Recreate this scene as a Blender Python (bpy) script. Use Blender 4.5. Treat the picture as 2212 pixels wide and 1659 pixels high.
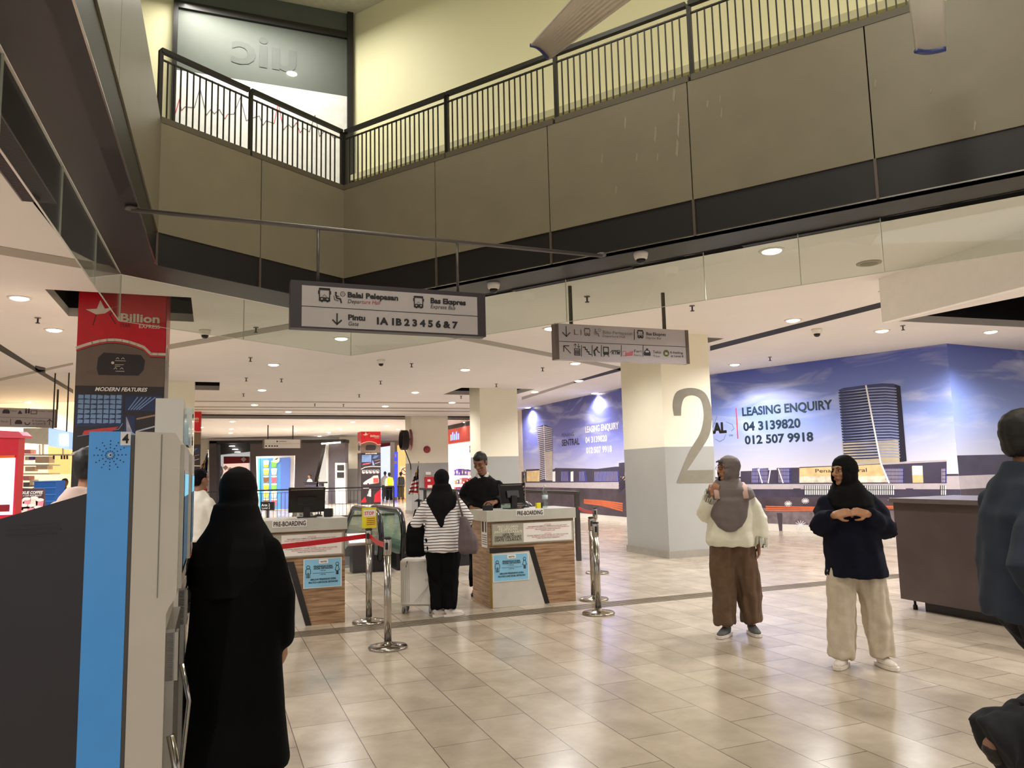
import bpy, math, random
from mathutils import Vector, Matrix, Euler, noise
from mathutils.geometry import tessellate_polygon
R = math.radians
random.seed(7)
for o in list(bpy.data.objects):
    bpy.data.objects.remove(o)
S = bpy.context.scene
C = S.collection

# ---------------------------------------------------------------- camera
FPX = 1640.0                      # focal length in pixels of the 2212x1659 frame
EYE = Vector((0, 0, 1.5))
cd = bpy.data.cameras.new('camera')
cam = bpy.data.objects.new('camera', cd)
C.objects.link(cam)
cd.sensor_width = 36
cd.lens = FPX / 2212 * 36
cd.clip_end = 300
RM = Matrix.Rotation(R(90 + 6.64), 4, 'X') @ Matrix.Rotation(R(-1.4), 4, 'Z')
cam.matrix_world = Matrix.Translation(EYE) @ RM
S.camera = cam

# ---------------------------------------------------------------- world, exposure
S.view_settings.view_transform = 'Standard'
S.view_settings.look = 'None'
S.view_settings.gamma = 1
S.view_settings.exposure = 0.5
S.view_settings.use_curve_mapping = False
w = bpy.data.worlds.new('world')
S.world = w
w.use_nodes = True
w.node_tree.nodes['Background'].inputs[0].default_value = (1.0, .97, .95, 1)
w.node_tree.nodes['Background'].inputs[1].default_value = .62


def lamp(name, loc, size, power, color=(1, .9, .76), sizey=None, rot=(0, 0, 0), spread=180):
    l = bpy.data.lights.new(name, 'AREA')
    l.energy = power
    l.color = color
    l.size = size
    l.spread = R(spread)
    if sizey:
        l.shape = 'RECTANGLE'
        l.size_y = sizey
    else:
        l.shape = 'DISK'
    o = bpy.data.objects.new(name, l)
    C.objects.link(o)
    o.location = loc
    o.rotation_euler = rot
    return o


# unseen lamps added high over the void to light the gallery and concourse
UPPER = [(-1.5, 6.5, 9.3), (2.5, 4.5, 9.3), (0.5, 1.0, 9.3), (-2.0, -2.0, 9.3), (3.5, -1.5, 9.3)]
for p in UPPER:
    lamp('added_gallery_light', p, 1.2, 84, (1, .93, .76), sizey=1.2)
lamp('added_gallery_light', (-3.9, 11.2, 9.2), 2.5, 80, (1, .97, .9), sizey=.6)
lamp('added_gallery_light', (3.2, 10.6, 9.2), 5.0, 95, (1, .94, .68), sizey=.6, rot=(0, 0, R(-33)))


def ray(px, py):
    return (RM.to_3x3() @ Vector(((px - 1106) / FPX, -(py - 829.5) / FPX, -1)))


def onz(px, py, z=0.0):                       # the point of the horizontal plane z seen at a pixel
    d = ray(px, py)
    return EYE + d * ((z - EYE.z) / d.z)


def ony(px, py, Y):                           # ... of the vertical plane y = Y
    d = ray(px, py)
    return EYE + d * (Y / d.y)


def onpl(px, py, o, n):
    d = ray(px, py)
    return EYE + d * ((o - EYE).dot(n) / d.dot(n))


AX = Vector((-.368, .930, 0)).normalized()    # building axis running away from us
BX = Vector((.930, .368, 0)).normalized()     # building axis running to the right
UP = Vector((0, 0, 1))
CEIL = 3.85


# ---------------------------------------------------------------- materials
def lin(c):
    return tuple(((x / 255) / 12.92 if x / 255 <= .04045 else ((x / 255 + .055) / 1.055) ** 2.4) for x in c) + (1,)


MATS = {}


def mat(name, col, rough=.6, metal=0, var=.06, scale=8, bump=0, emit=0, spec=.5, coat=0):
    if name in MATS:
        return MATS[name]
    m = bpy.data.materials.new(name)
    m.use_nodes = True
    nt = m.node_tree
    b = nt.nodes['Principled BSDF']
    c = lin(col)
    b.inputs['Roughness'].default_value = rough
    b.inputs['Metallic'].default_value = metal
    b.inputs['Specular IOR Level'].default_value = spec
    b.inputs['Coat Weight'].default_value = coat
    if emit:
        b.inputs['Base Color'].default_value = c
        b.inputs['Emission Color'].default_value = c
        b.inputs['Emission Strength'].default_value = emit
    else:
        tc = nt.nodes.new('ShaderNodeTexCoord')
        ns = nt.nodes.new('ShaderNodeTexNoise')
        ns.inputs['Scale'].default_value = scale
        ns.inputs['Detail'].default_value = 3
        nt.links.new(tc.outputs['Object'], ns.inputs['Vector'])
        rp = nt.nodes.new('ShaderNodeValToRGB')
        rp.color_ramp.elements[0].position = .3
        rp.color_ramp.elements[1].position = .7
        rp.color_ramp.elements[0].color = tuple(x * (1 - var) for x in c[:3]) + (1,)
        rp.color_ramp.elements[1].color = tuple(min(1, x * (1 + var)) for x in c[:3]) + (1,)
        nt.links.new(ns.outputs['Fac'], rp.inputs['Fac'])
        nt.links.new(rp.outputs['Color'], b.inputs['Base Color'])
        if bump:
            bp = nt.nodes.new('ShaderNodeBump')
            bp.inputs['Strength'].default_value = bump
            bp.inputs['Distance'].default_value = .01
            n2 = nt.nodes.new('ShaderNodeTexNoise')
            n2.inputs['Scale'].default_value = scale * 5
            nt.links.new(tc.outputs['Object'], n2.inputs['Vector'])
            nt.links.new(n2.outputs['Fac'], bp.inputs['Height'])
            nt.links.new(bp.outputs['Normal'], b.inputs['Normal'])
    MATS[name] = m
    return m


def glass(name, tint=(244, 248, 244), alpha=.12, rough=.02):
    if name in MATS:
        return MATS[name]
    m = bpy.data.materials.new(name)
    m.use_nodes = True
    nt = m.node_tree
    nt.nodes.remove(nt.nodes['Principled BSDF'])
    out = nt.nodes['Material Output']
    tr = nt.nodes.new('ShaderNodeBsdfTransparent')
    gl = nt.nodes.new('ShaderNodeBsdfGlossy')
    gl.inputs['Roughness'].default_value = rough
    tr.inputs[0].default_value = lin(tint)
    fr = nt.nodes.new('ShaderNodeFresnel')
    ge = nt.nodes.new('ShaderNodeNewGeometry')
    io = nt.nodes.new('ShaderNodeMapRange')
    io.inputs[3].default_value = 1.4
    io.inputs[4].default_value = 1 / 1.4
    nt.links.new(ge.outputs['Backfacing'], io.inputs[0])
    nt.links.new(io.outputs[0], fr.inputs[0])
    ad = nt.nodes.new('ShaderNodeMath')
    ad.operation = 'ADD'
    ad.inputs[1].default_value = alpha
    nt.links.new(fr.outputs[0], ad.inputs[0])
    mx = nt.nodes.new('ShaderNodeMixShader')
    nt.links.new(ad.outputs[0], mx.inputs[0])
    nt.links.new(tr.outputs[0], mx.inputs[1])
    nt.links.new(gl.outputs[0], mx.inputs[2])
    nt.links.new(mx.outputs[0], out.inputs[0])
    MATS[name] = m
    return m


def wood(name, c1, c2, scale=1.0):
    if name in MATS:
        return MATS[name]
    m = mat(name, c1, .45)
    nt = m.node_tree
    b = nt.nodes['Principled BSDF']
    tc = nt.nodes.new('ShaderNodeTexCoord')
    mp = nt.nodes.new('ShaderNodeMapping')
    mp.inputs['Scale'].default_value = (1.2 * scale, 1.2 * scale, 16 * scale)
    n = nt.nodes.new('ShaderNodeTexNoise')
    n.inputs['Scale'].default_value = 2.6
    n.inputs['Detail'].default_value = 6
    n.inputs['Distortion'].default_value = .5
    rp = nt.nodes.new('ShaderNodeValToRGB')
    rp.color_ramp.elements[0].color = lin(c2)
    rp.color_ramp.elements[1].color = lin(c1)
    rp.color_ramp.elements[0].position = .35
    rp.color_ramp.elements[1].position = .62
    nt.links.new(tc.outputs['Object'], mp.inputs['Vector'])
    nt.links.new(mp.outputs[0], n.inputs['Vector'])
    nt.links.new(n.outputs['Fac'], rp.inputs['Fac'])
    nt.links.new(rp.outputs['Color'], b.inputs['Base Color'])
    return m


# ---------------------------------------------------------------- mesh builder
WM = {}                                        # world matrix of each root / part's root


def glyphs(s, bold, _c={}):
    k = (s, bold)
    if k in _c:
        return _c[k]
    cu = bpy.data.curves.new('t', 'FONT')
    cu.body = s
    cu.offset = bold
    cu.resolution_u = 3
    ob = bpy.data.objects.new('t', cu)
    C.objects.link(ob)
    dg = bpy.context.evaluated_depsgraph_get()
    dg.update()
    me = bpy.data.meshes.new_from_object(ob.evaluated_get(dg))
    vs = [(v.co.x, v.co.y) for v in me.vertices]
    fs = [tuple(p.vertices) for p in me.polygons]
    bpy.data.objects.remove(ob)
    bpy.data.curves.remove(cu)
    bpy.data.meshes.remove(me)
    x0 = min(v[0] for v in vs)
    x1 = max(v[0] for v in vs)
    _c[k] = ([((x - x0), y) for x, y in vs], fs, x1 - x0)
    return _c[k]


class Pl:
    """a flat face to draw on: origin, right, up; n points at the viewer"""
    def __init__(s, o, u, v=UP):
        s.o, s.u, s.v = o.copy(), u.normalized(), v.normalized()
        s.n = s.u.cross(s.v).normalized()

    def pt(s, a, b, off=0.0):
        return s.o + s.u * a + s.v * b + s.n * off

    def uv(s, px, py):
        p = onpl(px, py, s.o, s.n) - s.o
        return p.dot(s.u), p.dot(s.v)


class MB:
    def __init__(s):
        s.v, s.f, s.m, s.sm, s.mats = [], [], [], [], []

    def mi(s, m):
        if m not in s.mats:
            s.mats.append(m)
        return s.mats.index(m)

    def add(s, vs, fs, m, smooth=False):
        k = len(s.v)
        s.v += [Vector(v) for v in vs]
        i = s.mi(m)
        for f in fs:
            s.f.append([k + a for a in f])
            s.m.append(i)
            s.sm.append(smooth)
        return s

    def obox(s, o, u, v, w_, m):               # box from a corner and three edge vectors
        o, u, v, w_ = Vector(o), Vector(u), Vector(v), Vector(w_)
        if u.cross(v).dot(w_) < 0:
            u, v = v, u
        p = [o, o + u, o + u + v, o + v]
        return s.add(p + [a + w_ for a in p], [(3, 2, 1, 0), (4, 5, 6, 7), (0, 1, 5, 4), (1, 2, 6, 5), (2, 3, 7, 6), (3, 0, 4, 7)], m)

    def box(s, c, sz, m, rz=0, bev=0):
        c = Vector(c)
        r = Matrix.Rotation(rz, 3, 'Z')
        u, v, w_ = r @ Vector((sz[0], 0, 0)), r @ Vector((0, sz[1], 0)), Vector((0, 0, sz[2]))
        if bev:
            return s.rbox(c, sz, m, bev, r)
        return s.obox(c - u / 2 - v / 2 - w_ / 2, u, v, w_, m)

    def rbox(s, c, sz, m, bev, r=None):        # box with rounded vertical edges and chamfered top and bottom
        r = r or Matrix.Identity(3)
        hx, hy, hz = sz[0] / 2, sz[1] / 2, sz[2] / 2
        n = 4
        rings = []
        for z, ins in ((-hz, bev * .5), (-hz + bev * .5, 0), (hz - bev * .5, 0), (hz, bev * .5)):
            ring = []
            for qx, qy, a0 in ((1, 1, 0), (-1, 1, 90), (-1, -1, 180), (1, -1, 270)):
                for k in range(n + 1):
                    a = R(a0 + 90 * k / n)
                    ring.append(Vector((qx * (hx - bev) + math.cos(a) * (bev - ins), qy * (hy - bev) + math.sin(a) * (bev - ins), z)))
            rings.append(ring)
        N = len(rings[0])
        vs = [c + r @ p for ring in rings for p in ring]
        fs = [(i * N + j, i * N + (j + 1) % N, (i + 1) * N + (j + 1) % N, (i + 1) * N + j) for i in range(3) for j in range(N)]
        fs += [tuple(reversed(range(N))), tuple(range(3 * N, 4 * N))]
        return s.add(vs, fs, m)

    def prism(s, pts, d, m):                   # polygon extruded by a vector
        pts = [Vector(p) for p in pts]
        d = Vector(d)
        n = len(pts)
        nrm = Vector((0, 0, 0))
        for i in range(n):
            nrm += (pts[i] - pts[0]).cross(pts[(i + 1) % n] - pts[0])
        if nrm.dot(d) < 0:
            pts.reverse()
        top = [p + d for p in pts]
        fs = [tuple(reversed(range(n))), tuple(range(n, 2 * n))]
        fs += [(i, (i + 1) % n, n + (i + 1) % n, n + i) for i in range(n)]
        return s.add(pts + top, fs, m)

    def poly(s, pts, m):
        return s.add(pts, [tuple(range(len(pts)))], m)

    def tube(s, pts, r, m, n=10, closed=False, cap=True, smooth=True, flat=None):
        pts = [Vector(p) for p in pts]
        k = len(pts)
        rr = r if isinstance(r, (list, tuple)) else [r] * k
        vs, fs = [], []
        prev = None
        for i, p in enumerate(pts):
            if closed:
                t = (pts[(i + 1) % k] - pts[i - 1]).normalized()
            else:
                t = (pts[min(i + 1, k - 1)] - pts[max(i - 1, 0)]).normalized()
            if prev is None:
                ref = Vector((0, 0, 1)) if abs(t.z) < .9 else Vector((0, 1, 0))
                x = t.cross(ref).normalized()
            else:
                x = (prev - t * prev.dot(t)).normalized()
            prev = x
            y = t.cross(x)
            q = rr[i]
            rx, ry = q if isinstance(q, tuple) else (q, q)
            for j in range(n):
                a = 2 * math.pi * j / n
                vs.append(p + x * math.cos(a) * rx + y * math.sin(a) * ry)
        m_ = k if closed else k - 1
        for i in range(m_):
            for j in range(n):
                a, b = i * n + j, i * n + (j + 1) % n
                c, d = ((i + 1) % k) * n + (j + 1) % n, ((i + 1) % k) * n + j
                fs.append((a, b, c, d))
        if cap and not closed:
            fs += [tuple(reversed(range(n))), tuple(range((k - 1) * n, k * n))]
        return s.add(vs, fs, m, smooth)

    def lathe(s, c, prof, m, n=24, axis=UP):   # (r, h) profile round an axis
        c = Vector(c)
        axis = Vector(axis).normalized()
        x = axis.cross(Vector((0, 0, 1)) if abs(axis.z) < .9 else Vector((1, 0, 0))).normalized()
        y = axis.cross(x)
        vs = [c + axis * h + (x * math.cos(2 * math.pi * j / n) + y * math.sin(2 * math.pi * j / n)) * max(r, 1e-4) for r, h in prof for j in range(n)]
        fs = [(i * n + j, i * n + (j + 1) % n, (i + 1) * n + (j + 1) % n, (i + 1) * n + j) for i in range(len(prof) - 1) for j in range(n)]
        fs += [tuple(reversed(range(n))), tuple(range((len(prof) - 1) * n, len(prof) * n))]
        return s.add(vs, fs, m, True)

    def ball(s, c, r, m, n=12, rot=None):
        c = Vector(c)
        r = (r, r, r) if not isinstance(r, (tuple, list)) else r
        vs, fs = [], []
        h = n // 2
        for i in range(1, h):
            th = math.pi * i / h
            for j in range(n):
                a = 2 * math.pi * j / n
                vs.append(Vector((r[0] * math.sin(th) * math.cos(a), r[1] * math.sin(th) * math.sin(a), r[2] * math.cos(th))))
        t, b = len(vs), len(vs) + 1
        vs += [Vector((0, 0, r[2])), Vector((0, 0, -r[2]))]
        for i in range(h - 2):
            for j in range(n):
                fs.append((i * n + j, (i + 1) * n + j, (i + 1) * n + (j + 1) % n, i * n + (j + 1) % n))
        for j in range(n):
            fs.append((t, j, (j + 1) % n))
            fs.append((b, (h - 2) * n + (j + 1) % n, (h - 2) * n + j))
        if rot:
            vs = [rot @ v for v in vs]
        return s.add([c + v for v in vs], fs, m, True)

    # ---- drawing on a plane (all on the thing itself, a few mm proud of it)
    def rect(s, P, a0, b0, a1, b1, m, off=.002):
        return s.add([P.pt(a0, b0, off), P.pt(a1, b0, off), P.pt(a1, b1, off), P.pt(a0, b1, off)], [(0, 1, 2, 3)], m)

    def shape(s, P, pts, m, off=.002):
        tri = tessellate_polygon([[Vector((a, b, 0)) for a, b in pts]])
        fs = []
        for t in tri:
            (x0, y0), (x1, y1), (x2, y2) = pts[t[0]], pts[t[1]], pts[t[2]]
            fs.append(tuple(t) if (x1 - x0) * (y2 - y0) - (x2 - x0) * (y1 - y0) > 0 else tuple(reversed(t)))
        return s.add([P.pt(a, b, off) for a, b in pts], fs, m)

    def line(s, P, pts, wd, m, off=.003, closed=False):
        q = list(pts) + ([pts[0]] if closed else [])
        for (a0, b0), (a1, b1) in zip(q, q[1:]):
            L = math.hypot(a1 - a0, b1 - b0) or 1e-6
            e = wd / 2
            dx, dy = (a1 - a0) / L, (b1 - b0) / L
            nx, ny = -dy * e, dx * e
            s.add([P.pt(a0 - nx - dx * e * .5, b0 - ny - dy * e * .5, off), P.pt(a1 - nx + dx * e * .5, b1 - ny + dy * e * .5, off),
                   P.pt(a1 + nx + dx * e * .5, b1 + ny + dy * e * .5, off), P.pt(a0 + nx - dx * e * .5, b0 + ny - dy * e * .5, off)], [(0, 1, 2, 3)], m)
        return s

    def disc(s, P, a, b, r, m, off=.003, n=20, ry=None):
        ry = ry or r
        return s.add([P.pt(a + r * math.cos(2 * math.pi * i / n), b + ry * math.sin(2 * math.pi * i / n), off) for i in range(n)], [tuple(range(n))], m)

    def ring(s, P, a, b, r, wd, m, off=.003, n=20, a0=0, a1=360):
        k = [(a + r * math.cos(R(a0 + (a1 - a0) * i / n)), b + r * math.sin(R(a0 + (a1 - a0) * i / n))) for i in range(n + 1)]
        return s.line(P, k, wd, m, off)

    def text(s, P, t, a, b, h, m, width=None, bold=.0, shear=0, off=.003, align=0, flip=False):
        vs, fs, W = glyphs(t, bold)
        sc = h / .70
        sx = (width / W) if width else sc
        tot = W * sx
        a = a - tot * align
        out = []
        for x, y in vs:
            X = x * sx + y * sc * shear
            out.append(P.pt(a + (tot - X if flip else X), b + y * sc, off))
        if flip:
            fs = [tuple(reversed(f)) for f in fs]
        return s.add(out, fs, m)

    def ptext(s, P, t, p0, p1, hpx, m, bold=.0, shear=0, off=.003, flip=False):   # baseline ends in pixels
        a0, b0 = P.uv(*p0)
        a1, b1 = P.uv(*p1)
        _, bt = P.uv(p0[0], p0[1] - hpx)
        return s.text(P, t, a0, (b0 + b1) / 2, bt - b0, m, width=a1 - a0, bold=bold, shear=shear, off=off, flip=flip)

    def pshape(s, P, pts, m, off=.002):
        return s.shape(P, [P.uv(*p) for p in pts], m, off)

    def pline(s, P, pts, wd, m, off=.003, closed=False):
        return s.line(P, [P.uv(*p) for p in pts], wd, m, off, closed)

    def build(s, name, parent=None):
        me = bpy.data.meshes.new(name)
        inv = WM[parent].inverted() if parent is not None else None
        vs = [inv @ v for v in s.v] if inv else s.v
        me.from_pydata([tuple(v) for v in vs], [], s.f)
        for m in s.mats:
            me.materials.append(m)
        me.polygons.foreach_set('material_index', s.m)
        me.polygons.foreach_set('use_smooth', s.sm)
        me.update()
        o = bpy.data.objects.new(name, me)
        C.objects.link(o)
        if parent is not None:
            o.parent = parent
            WM[o] = WM[parent]
        else:
            WM[o] = Matrix.Identity(4)
        return o


def tag(o, label=None, cat=None, group=None, kind=None):
    for k, v in (('label', label), ('category', cat), ('group', group), ('kind', kind)):
        if v:
            o[k] = v
    return o


def thing(name, label, cat, loc=(0, 0, 0), rz=0, group=None):
    o = bpy.data.objects.new(name, None)
    C.objects.link(o)
    o.empty_display_size = .1
    o.location = loc
    o.rotation_euler = (0, 0, rz)
    WM[o] = Matrix.Translation(Vector(loc)) @ Matrix.Rotation(rz, 4, 'Z')
    return tag(o, label, cat, group)


def struct(name, mb):
    return tag(mb.build(name), kind='structure')


def part(mb, name, parent, label=None):
    o = mb.build(name, parent)
    if label:
        o['label'] = label
    return o


def dup(root, loc, rz=0, label=None, group=None):
    r = root.copy()
    C.objects.link(r)
    r.location = loc
    r.rotation_euler = (0, 0, rz)
    WM[r] = Matrix.Translation(Vector(loc)) @ Matrix.Rotation(rz, 4, 'Z')
    if label:
        r['label'] = label
    if group:
        r['group'] = group
    for ch in list(root.children):
        c = ch.copy()
        C.objects.link(c)
        c.parent = r
        WM[c] = WM[r]
        for g in list(ch.children):
            d = g.copy()
            C.objects.link(d)
            d.parent = c
            WM[d] = WM[r]
    return r


# ---------------------------------------------------------------- palette
WHITE = mat('white_paint', (226, 220, 208), .55, var=.02, scale=2)
CEILM = mat('ceiling_paint', (232, 226, 220), .75, var=.02, scale=1)
CREAM = mat('cream_pillar_paint', (236, 230, 206), .45, var=.02, scale=2)
GREYP = mat('grey_pillar_paint', (164, 164, 158), .28, var=.03, scale=2)
TAN = mat('tan_panel', (120, 112, 92), .38, var=.05, scale=3)
BLACKP = mat('black_paint', (21, 16, 17), .45, var=.1)
BLACKG = mat('black_gloss', (12, 11, 12), .18, var=.1)
DGREY = mat('dark_grey', (52, 48, 50), .4, var=.08)
GREY = mat('mid_grey', (128, 126, 122), .5, var=.05)
LGREY = mat('light_grey', (188, 186, 180), .5, var=.04)
STEEL = mat('brushed_steel', (178, 172, 162), .16, 1, var=.05, scale=20)
STRIP = mat('ceiling_strip', (158, 150, 136), .6, var=.03)
RED = mat('red_gloss', (190, 22, 34), .35, var=.05)
DRED = mat('dark_red', (140, 16, 28), .4, var=.05)
INK = mat('sign_ink', (18, 14, 16), .5, var=.02)
PAPER = mat('white_paper', (236, 230, 222), .5, var=.02)
PBLUE = mat('poster_blue', (138, 196, 226), .4, var=.03)
KBLUE = mat('kiosk_blue', (80, 166, 246), .22, var=.02)
NAVY = mat('navy_cloth', (14, 16, 32), .9, var=.15, scale=30, spec=.2)
BLKCL = mat('black_cloth', (7, 6, 7), .9, var=.2, scale=25, spec=.15)
YEL = mat('yellow_card', (228, 214, 30), .5, var=.03)
BRASS = mat('gold_edge', (150, 124, 60), .3, .7)
SIGNF = mat('sign_face', (176, 168, 166), .45, var=.02)
LITE = mat('lamp_glow', (255, 244, 226), emit=9)
GLASS = glass('clear_glass', alpha=.03)
ESCGL = glass('escalator_glass', (214, 236, 222), alpha=.08)

# ================================================================ SETTING
def floor_mat():
    m = bpy.data.materials.new('floor_tiles')
    m.use_nodes = True
    nt = m.node_tree
    b = nt.nodes['Principled BSDF']
    tc = nt.nodes.new('ShaderNodeTexCoord')
    mp = nt.nodes.new('ShaderNodeMapping')
    mp.inputs['Rotation'].default_value = (0, 0, -math.atan2(AX.y, AX.x))
    mp.inputs['Location'].default_value = (.22, .13, 0)
    nt.links.new(tc.outputs['Object'], mp.inputs['Vector'])
    # rotate so that texture x runs along the building axis AX
    br = nt.nodes.new('ShaderNodeTexBrick')
    br.offset = .5
    br.inputs['Color1'].default_value = lin((186, 174, 156))
    br.inputs['Color2'].default_value = lin((168, 155, 137))
    br.inputs['Mortar'].default_value = lin((86, 72, 60))
    br.inputs['Scale'].default_value = 1
    br.inputs['Mortar Size'].default_value = .0028
    br.inputs['Mortar Smooth'].default_value = .1
    br.inputs['Bias'].default_value = .0
    br.inputs['Brick Width'].default_value = .69
    br.inputs['Row Height'].default_value = .345
    nt.links.new(mp.outputs[0], br.inputs['Vector'])
    n1 = nt.nodes.new('ShaderNodeTexNoise')
    n1.inputs['Scale'].default_value = 3.0
    n1.inputs['Detail'].default_value = 6
    n1.inputs['Roughness'].default_value = .62
    n1.inputs['Distortion'].default_value = .15
    nt.links.new(mp.outputs[0], n1.inputs['Vector'])
    rp = nt.nodes.new('ShaderNodeValToRGB')
    rp.color_ramp.elements[0].position = .32
    rp.color_ramp.elements[0].color = (.78, .76, .74, 1)
    rp.color_ramp.elements[1].position = .72
    rp.color_ramp.elements[1].color = (1.10, 1.09, 1.08, 1)
    nt.links.new(n1.outputs['Fac'], rp.inputs['Fac'])
    mx = nt.nodes.new('ShaderNodeMix')
    mx.data_type = 'RGBA'
    mx.blend_type = 'MULTIPLY'
    mx.inputs[0].default_value = 1
    nt.links.new(br.outputs['Color'], mx.inputs[6])
    nt.links.new(rp.outputs['Color'], mx.inputs[7])
    nt.links.new(mx.outputs[2], b.inputs['Base Color'])
    rr = nt.nodes.new('ShaderNodeMapRange')
    rr.inputs[3].default_value = .16
    rr.inputs[4].default_value = .24
    nt.links.new(n1.outputs['Fac'], rr.inputs[0])
    nt.links.new(rr.outputs[0], b.inputs['Roughness'])
    b.inputs['Specular IOR Level'].default_value = .75
    bp = nt.nodes.new('ShaderNodeBump')
    bp.inputs['Strength'].default_value = .02
    bp.inputs['Distance'].default_value = .01
    nt.links.new(n1.outputs['Fac'], bp.inputs['Height'])
    nt.links.new(bp.outputs['Normal'], b.inputs['Normal'])
    return m


def slab(mb, outer, holes, z, m, down=True):
    loops = [[Vector((p[0], p[1], 0)) for p in outer]] + [[Vector((p[0], p[1], 0)) for p in h] for h in holes]
    tri = tessellate_polygon(loops)
    flat = [p for l in loops for p in l]
    fs = []
    for t in tri:
        a, b, c = (flat[i] for i in t)
        up = (b - a).cross(c - a).z > 0
        fs.append(tuple(t) if up != down else tuple(reversed(t)))
    mb.add([(p.x, p.y, z) for p in flat], fs, m)


# escalator well
EN = onz(823, 1236, 0)
EN = Vector((EN.x, EN.y, 0))


def esc(a, b, z=0):                    # along AX from the newel, along BX to the right
    return EN + AX * a + BX * b + UP * z


WELL = [esc(2.6, -1.25), esc(2.6, 1.6), esc(16.6, 1.6), esc(16.6, -1.25)]
mb = MB()
slab(mb, [(-30, -8), (34, -8), (34, 75), (-30, 75)], [WELL], 0, floor_mat(), down=False)
for i in range(4):
    a, b = WELL[i], WELL[(i + 1) % 4]
    mb.add([a, b, b - UP * 3, a - UP * 3], [(0, 1, 2, 3), (3, 2, 1, 0)], LGREY)
mb.add([p - UP * 3 for p in WELL], [(0, 1, 2, 3)], GREY)
struct('floor', mb)
for k in range(3):
    lamp('added_well_light', tuple(esc(4.5 + 4 * k, .2, -.35)), .8, 60, (1, .97, .92))  # unseen lamps added to brighten the escalator well

# grooved drain strip let into the floor, along BX
mb = MB()
s0 = onz(838, 1352, 0)
for k in range(6):
    p = s0 + AX * (.05 * k - .12)
    mb.obox(p - BX * 6 - AX * .012, BX * 15, AX * .018, UP * .004, mat('groove_metal', (112, 100, 84), .3, .5))
struct('trim_1', mb)

# ---- ceiling with the atrium opening and the square pockets round the pillars
def linemeet(p, q, r, s):
    d1, d2 = q - p, s - r
    t = ((r.x - p.x) * d2.y - (r.y - p.y) * d2.x) / (d1.x * d2.y - d1.y * d2.x)
    return Vector((p.x + d1.x * t, p.y + d1.y * t, p.z))


# outer edge (glass) of the dark soffit and its inner edge (face of the void)
G1, G0, G2, G3 = onz(262, 592, CEIL), onz(60, 208, CEIL), onz(757, 692, CEIL), onz(1905, 468, CEIL)
D1, D0, D2, D3 = onz(336, 574, CEIL), onz(187, 101, CEIL), onz(742, 660, CEIL), onz(1899, 431, CEIL)
gl_dir = (G0 - G1).normalized()
dl_dir = (D0 - D1).normalized()
gr_dir = (G3 - G2).normalized()
dr_dir = (D3 - D2).normalized()
G0e, G3e = G1 + gl_dir * 12, G2 + gr_dir * 13
D0e, D3e = D1 + dl_dir * 11.2, D2 + dr_dir * 12
G4, D4 = Vector((G3e.x - 4, -7.2, CEIL)), Vector((D3e.x - 4, -6.6, CEIL))
VOIDG = [G0e, G1, G2, G3e, G4]
VOIDD = [D0e, D1, D2, D3e, D4]


def pocket(cx, cy, hx, hy):
    c = Vector((cx, cy, CEIL))
    return [c - AX * hy - BX * hx, c - AX * hy + BX * hx, c + AX * hy + BX * hx, c + AX * hy - BX * hx]


# pillars: centre from the front corners seen in the photograph
def pillar_frame(pl, pr, width, depth, z=CEIL):
    """pl, pr: ceiling points of the front face ends"""
    return (pl + pr) / 2 + AX * depth / 2


PB_L, PB_R = onz(163, 626, CEIL), onz(352, 641, CEIL)
PB_W = 1.02
PB_C = (PB_L + PB_R) / 2 + AX * (.45 + .38)
P2_C0 = onz(1447, 1207, 0)           # front corner of the pillar marked 2
P2_L, P2_R = onz(1379, 1190, 0), onz(1552, 1199, 0)
PC = onz(1078, 839, CEIL) + AX * .9
PD = onz(928, 896, CEIL) + AX * 1.0
PE = onz(383, 824, CEIL) + AX * .9
PF = Vector(ony(801, 932, 40.6)); PF.z = CEIL
PG = Vector(ony(757, 944, 45.5)); PG.z = CEIL
holes = [VOIDG, pocket(PB_C.x, PB_C.y, .82, .82), pocket(PC.x, PC.y, 1.1, .9), pocket(PE.x, PE.y, .95, .9)]
P2C = (P2_L + P2_R) / 2 + AX * .4
holes.append(pocket(P2C.x, P2C.y, .95, .85))
# second opening beyond, and the dark recess on the right
R1 = [onz(1940, 694, CEIL), onz(2212, 640, CEIL), onz(2480, 590, CEIL), onz(2420, 712, CEIL), onz(2212, 707, CEIL)]
holes.append(R1)
F0, F1 = onz(410, 891, CEIL), onz(1010, 896, CEIL)
fd = (F1 - F0).normalized()
far_slot = [F0 - fd * 3, F1 + fd * 1.5, F1 + fd * 1.5 + AX * 2.8, F0 - fd * 3 + AX * 2.8]
holes.append(far_slot)
mb = MB()
slab(mb, [(-30, -8), (34, -8), (34, 75), (-30, 75)], holes, CEIL, CEILM, down=True)
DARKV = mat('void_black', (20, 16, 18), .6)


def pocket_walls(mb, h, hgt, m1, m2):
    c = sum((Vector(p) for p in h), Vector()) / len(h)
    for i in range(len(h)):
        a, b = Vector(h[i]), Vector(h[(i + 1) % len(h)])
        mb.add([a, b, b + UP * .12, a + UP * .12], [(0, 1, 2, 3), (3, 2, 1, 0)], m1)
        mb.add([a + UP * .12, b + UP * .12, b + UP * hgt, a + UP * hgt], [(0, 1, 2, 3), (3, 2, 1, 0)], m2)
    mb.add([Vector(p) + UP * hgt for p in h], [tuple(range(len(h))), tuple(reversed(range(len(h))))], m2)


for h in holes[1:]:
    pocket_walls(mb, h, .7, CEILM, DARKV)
struct('ceiling', mb)

# dark soffit ring between void face and glass, z just under the ceiling edge
SOF = mat('soffit_black', (36, 29, 31), .42, var=.06)
mb = MB()
slab(mb, VOIDG, [VOIDD], CEIL, SOF, down=True)
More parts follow.
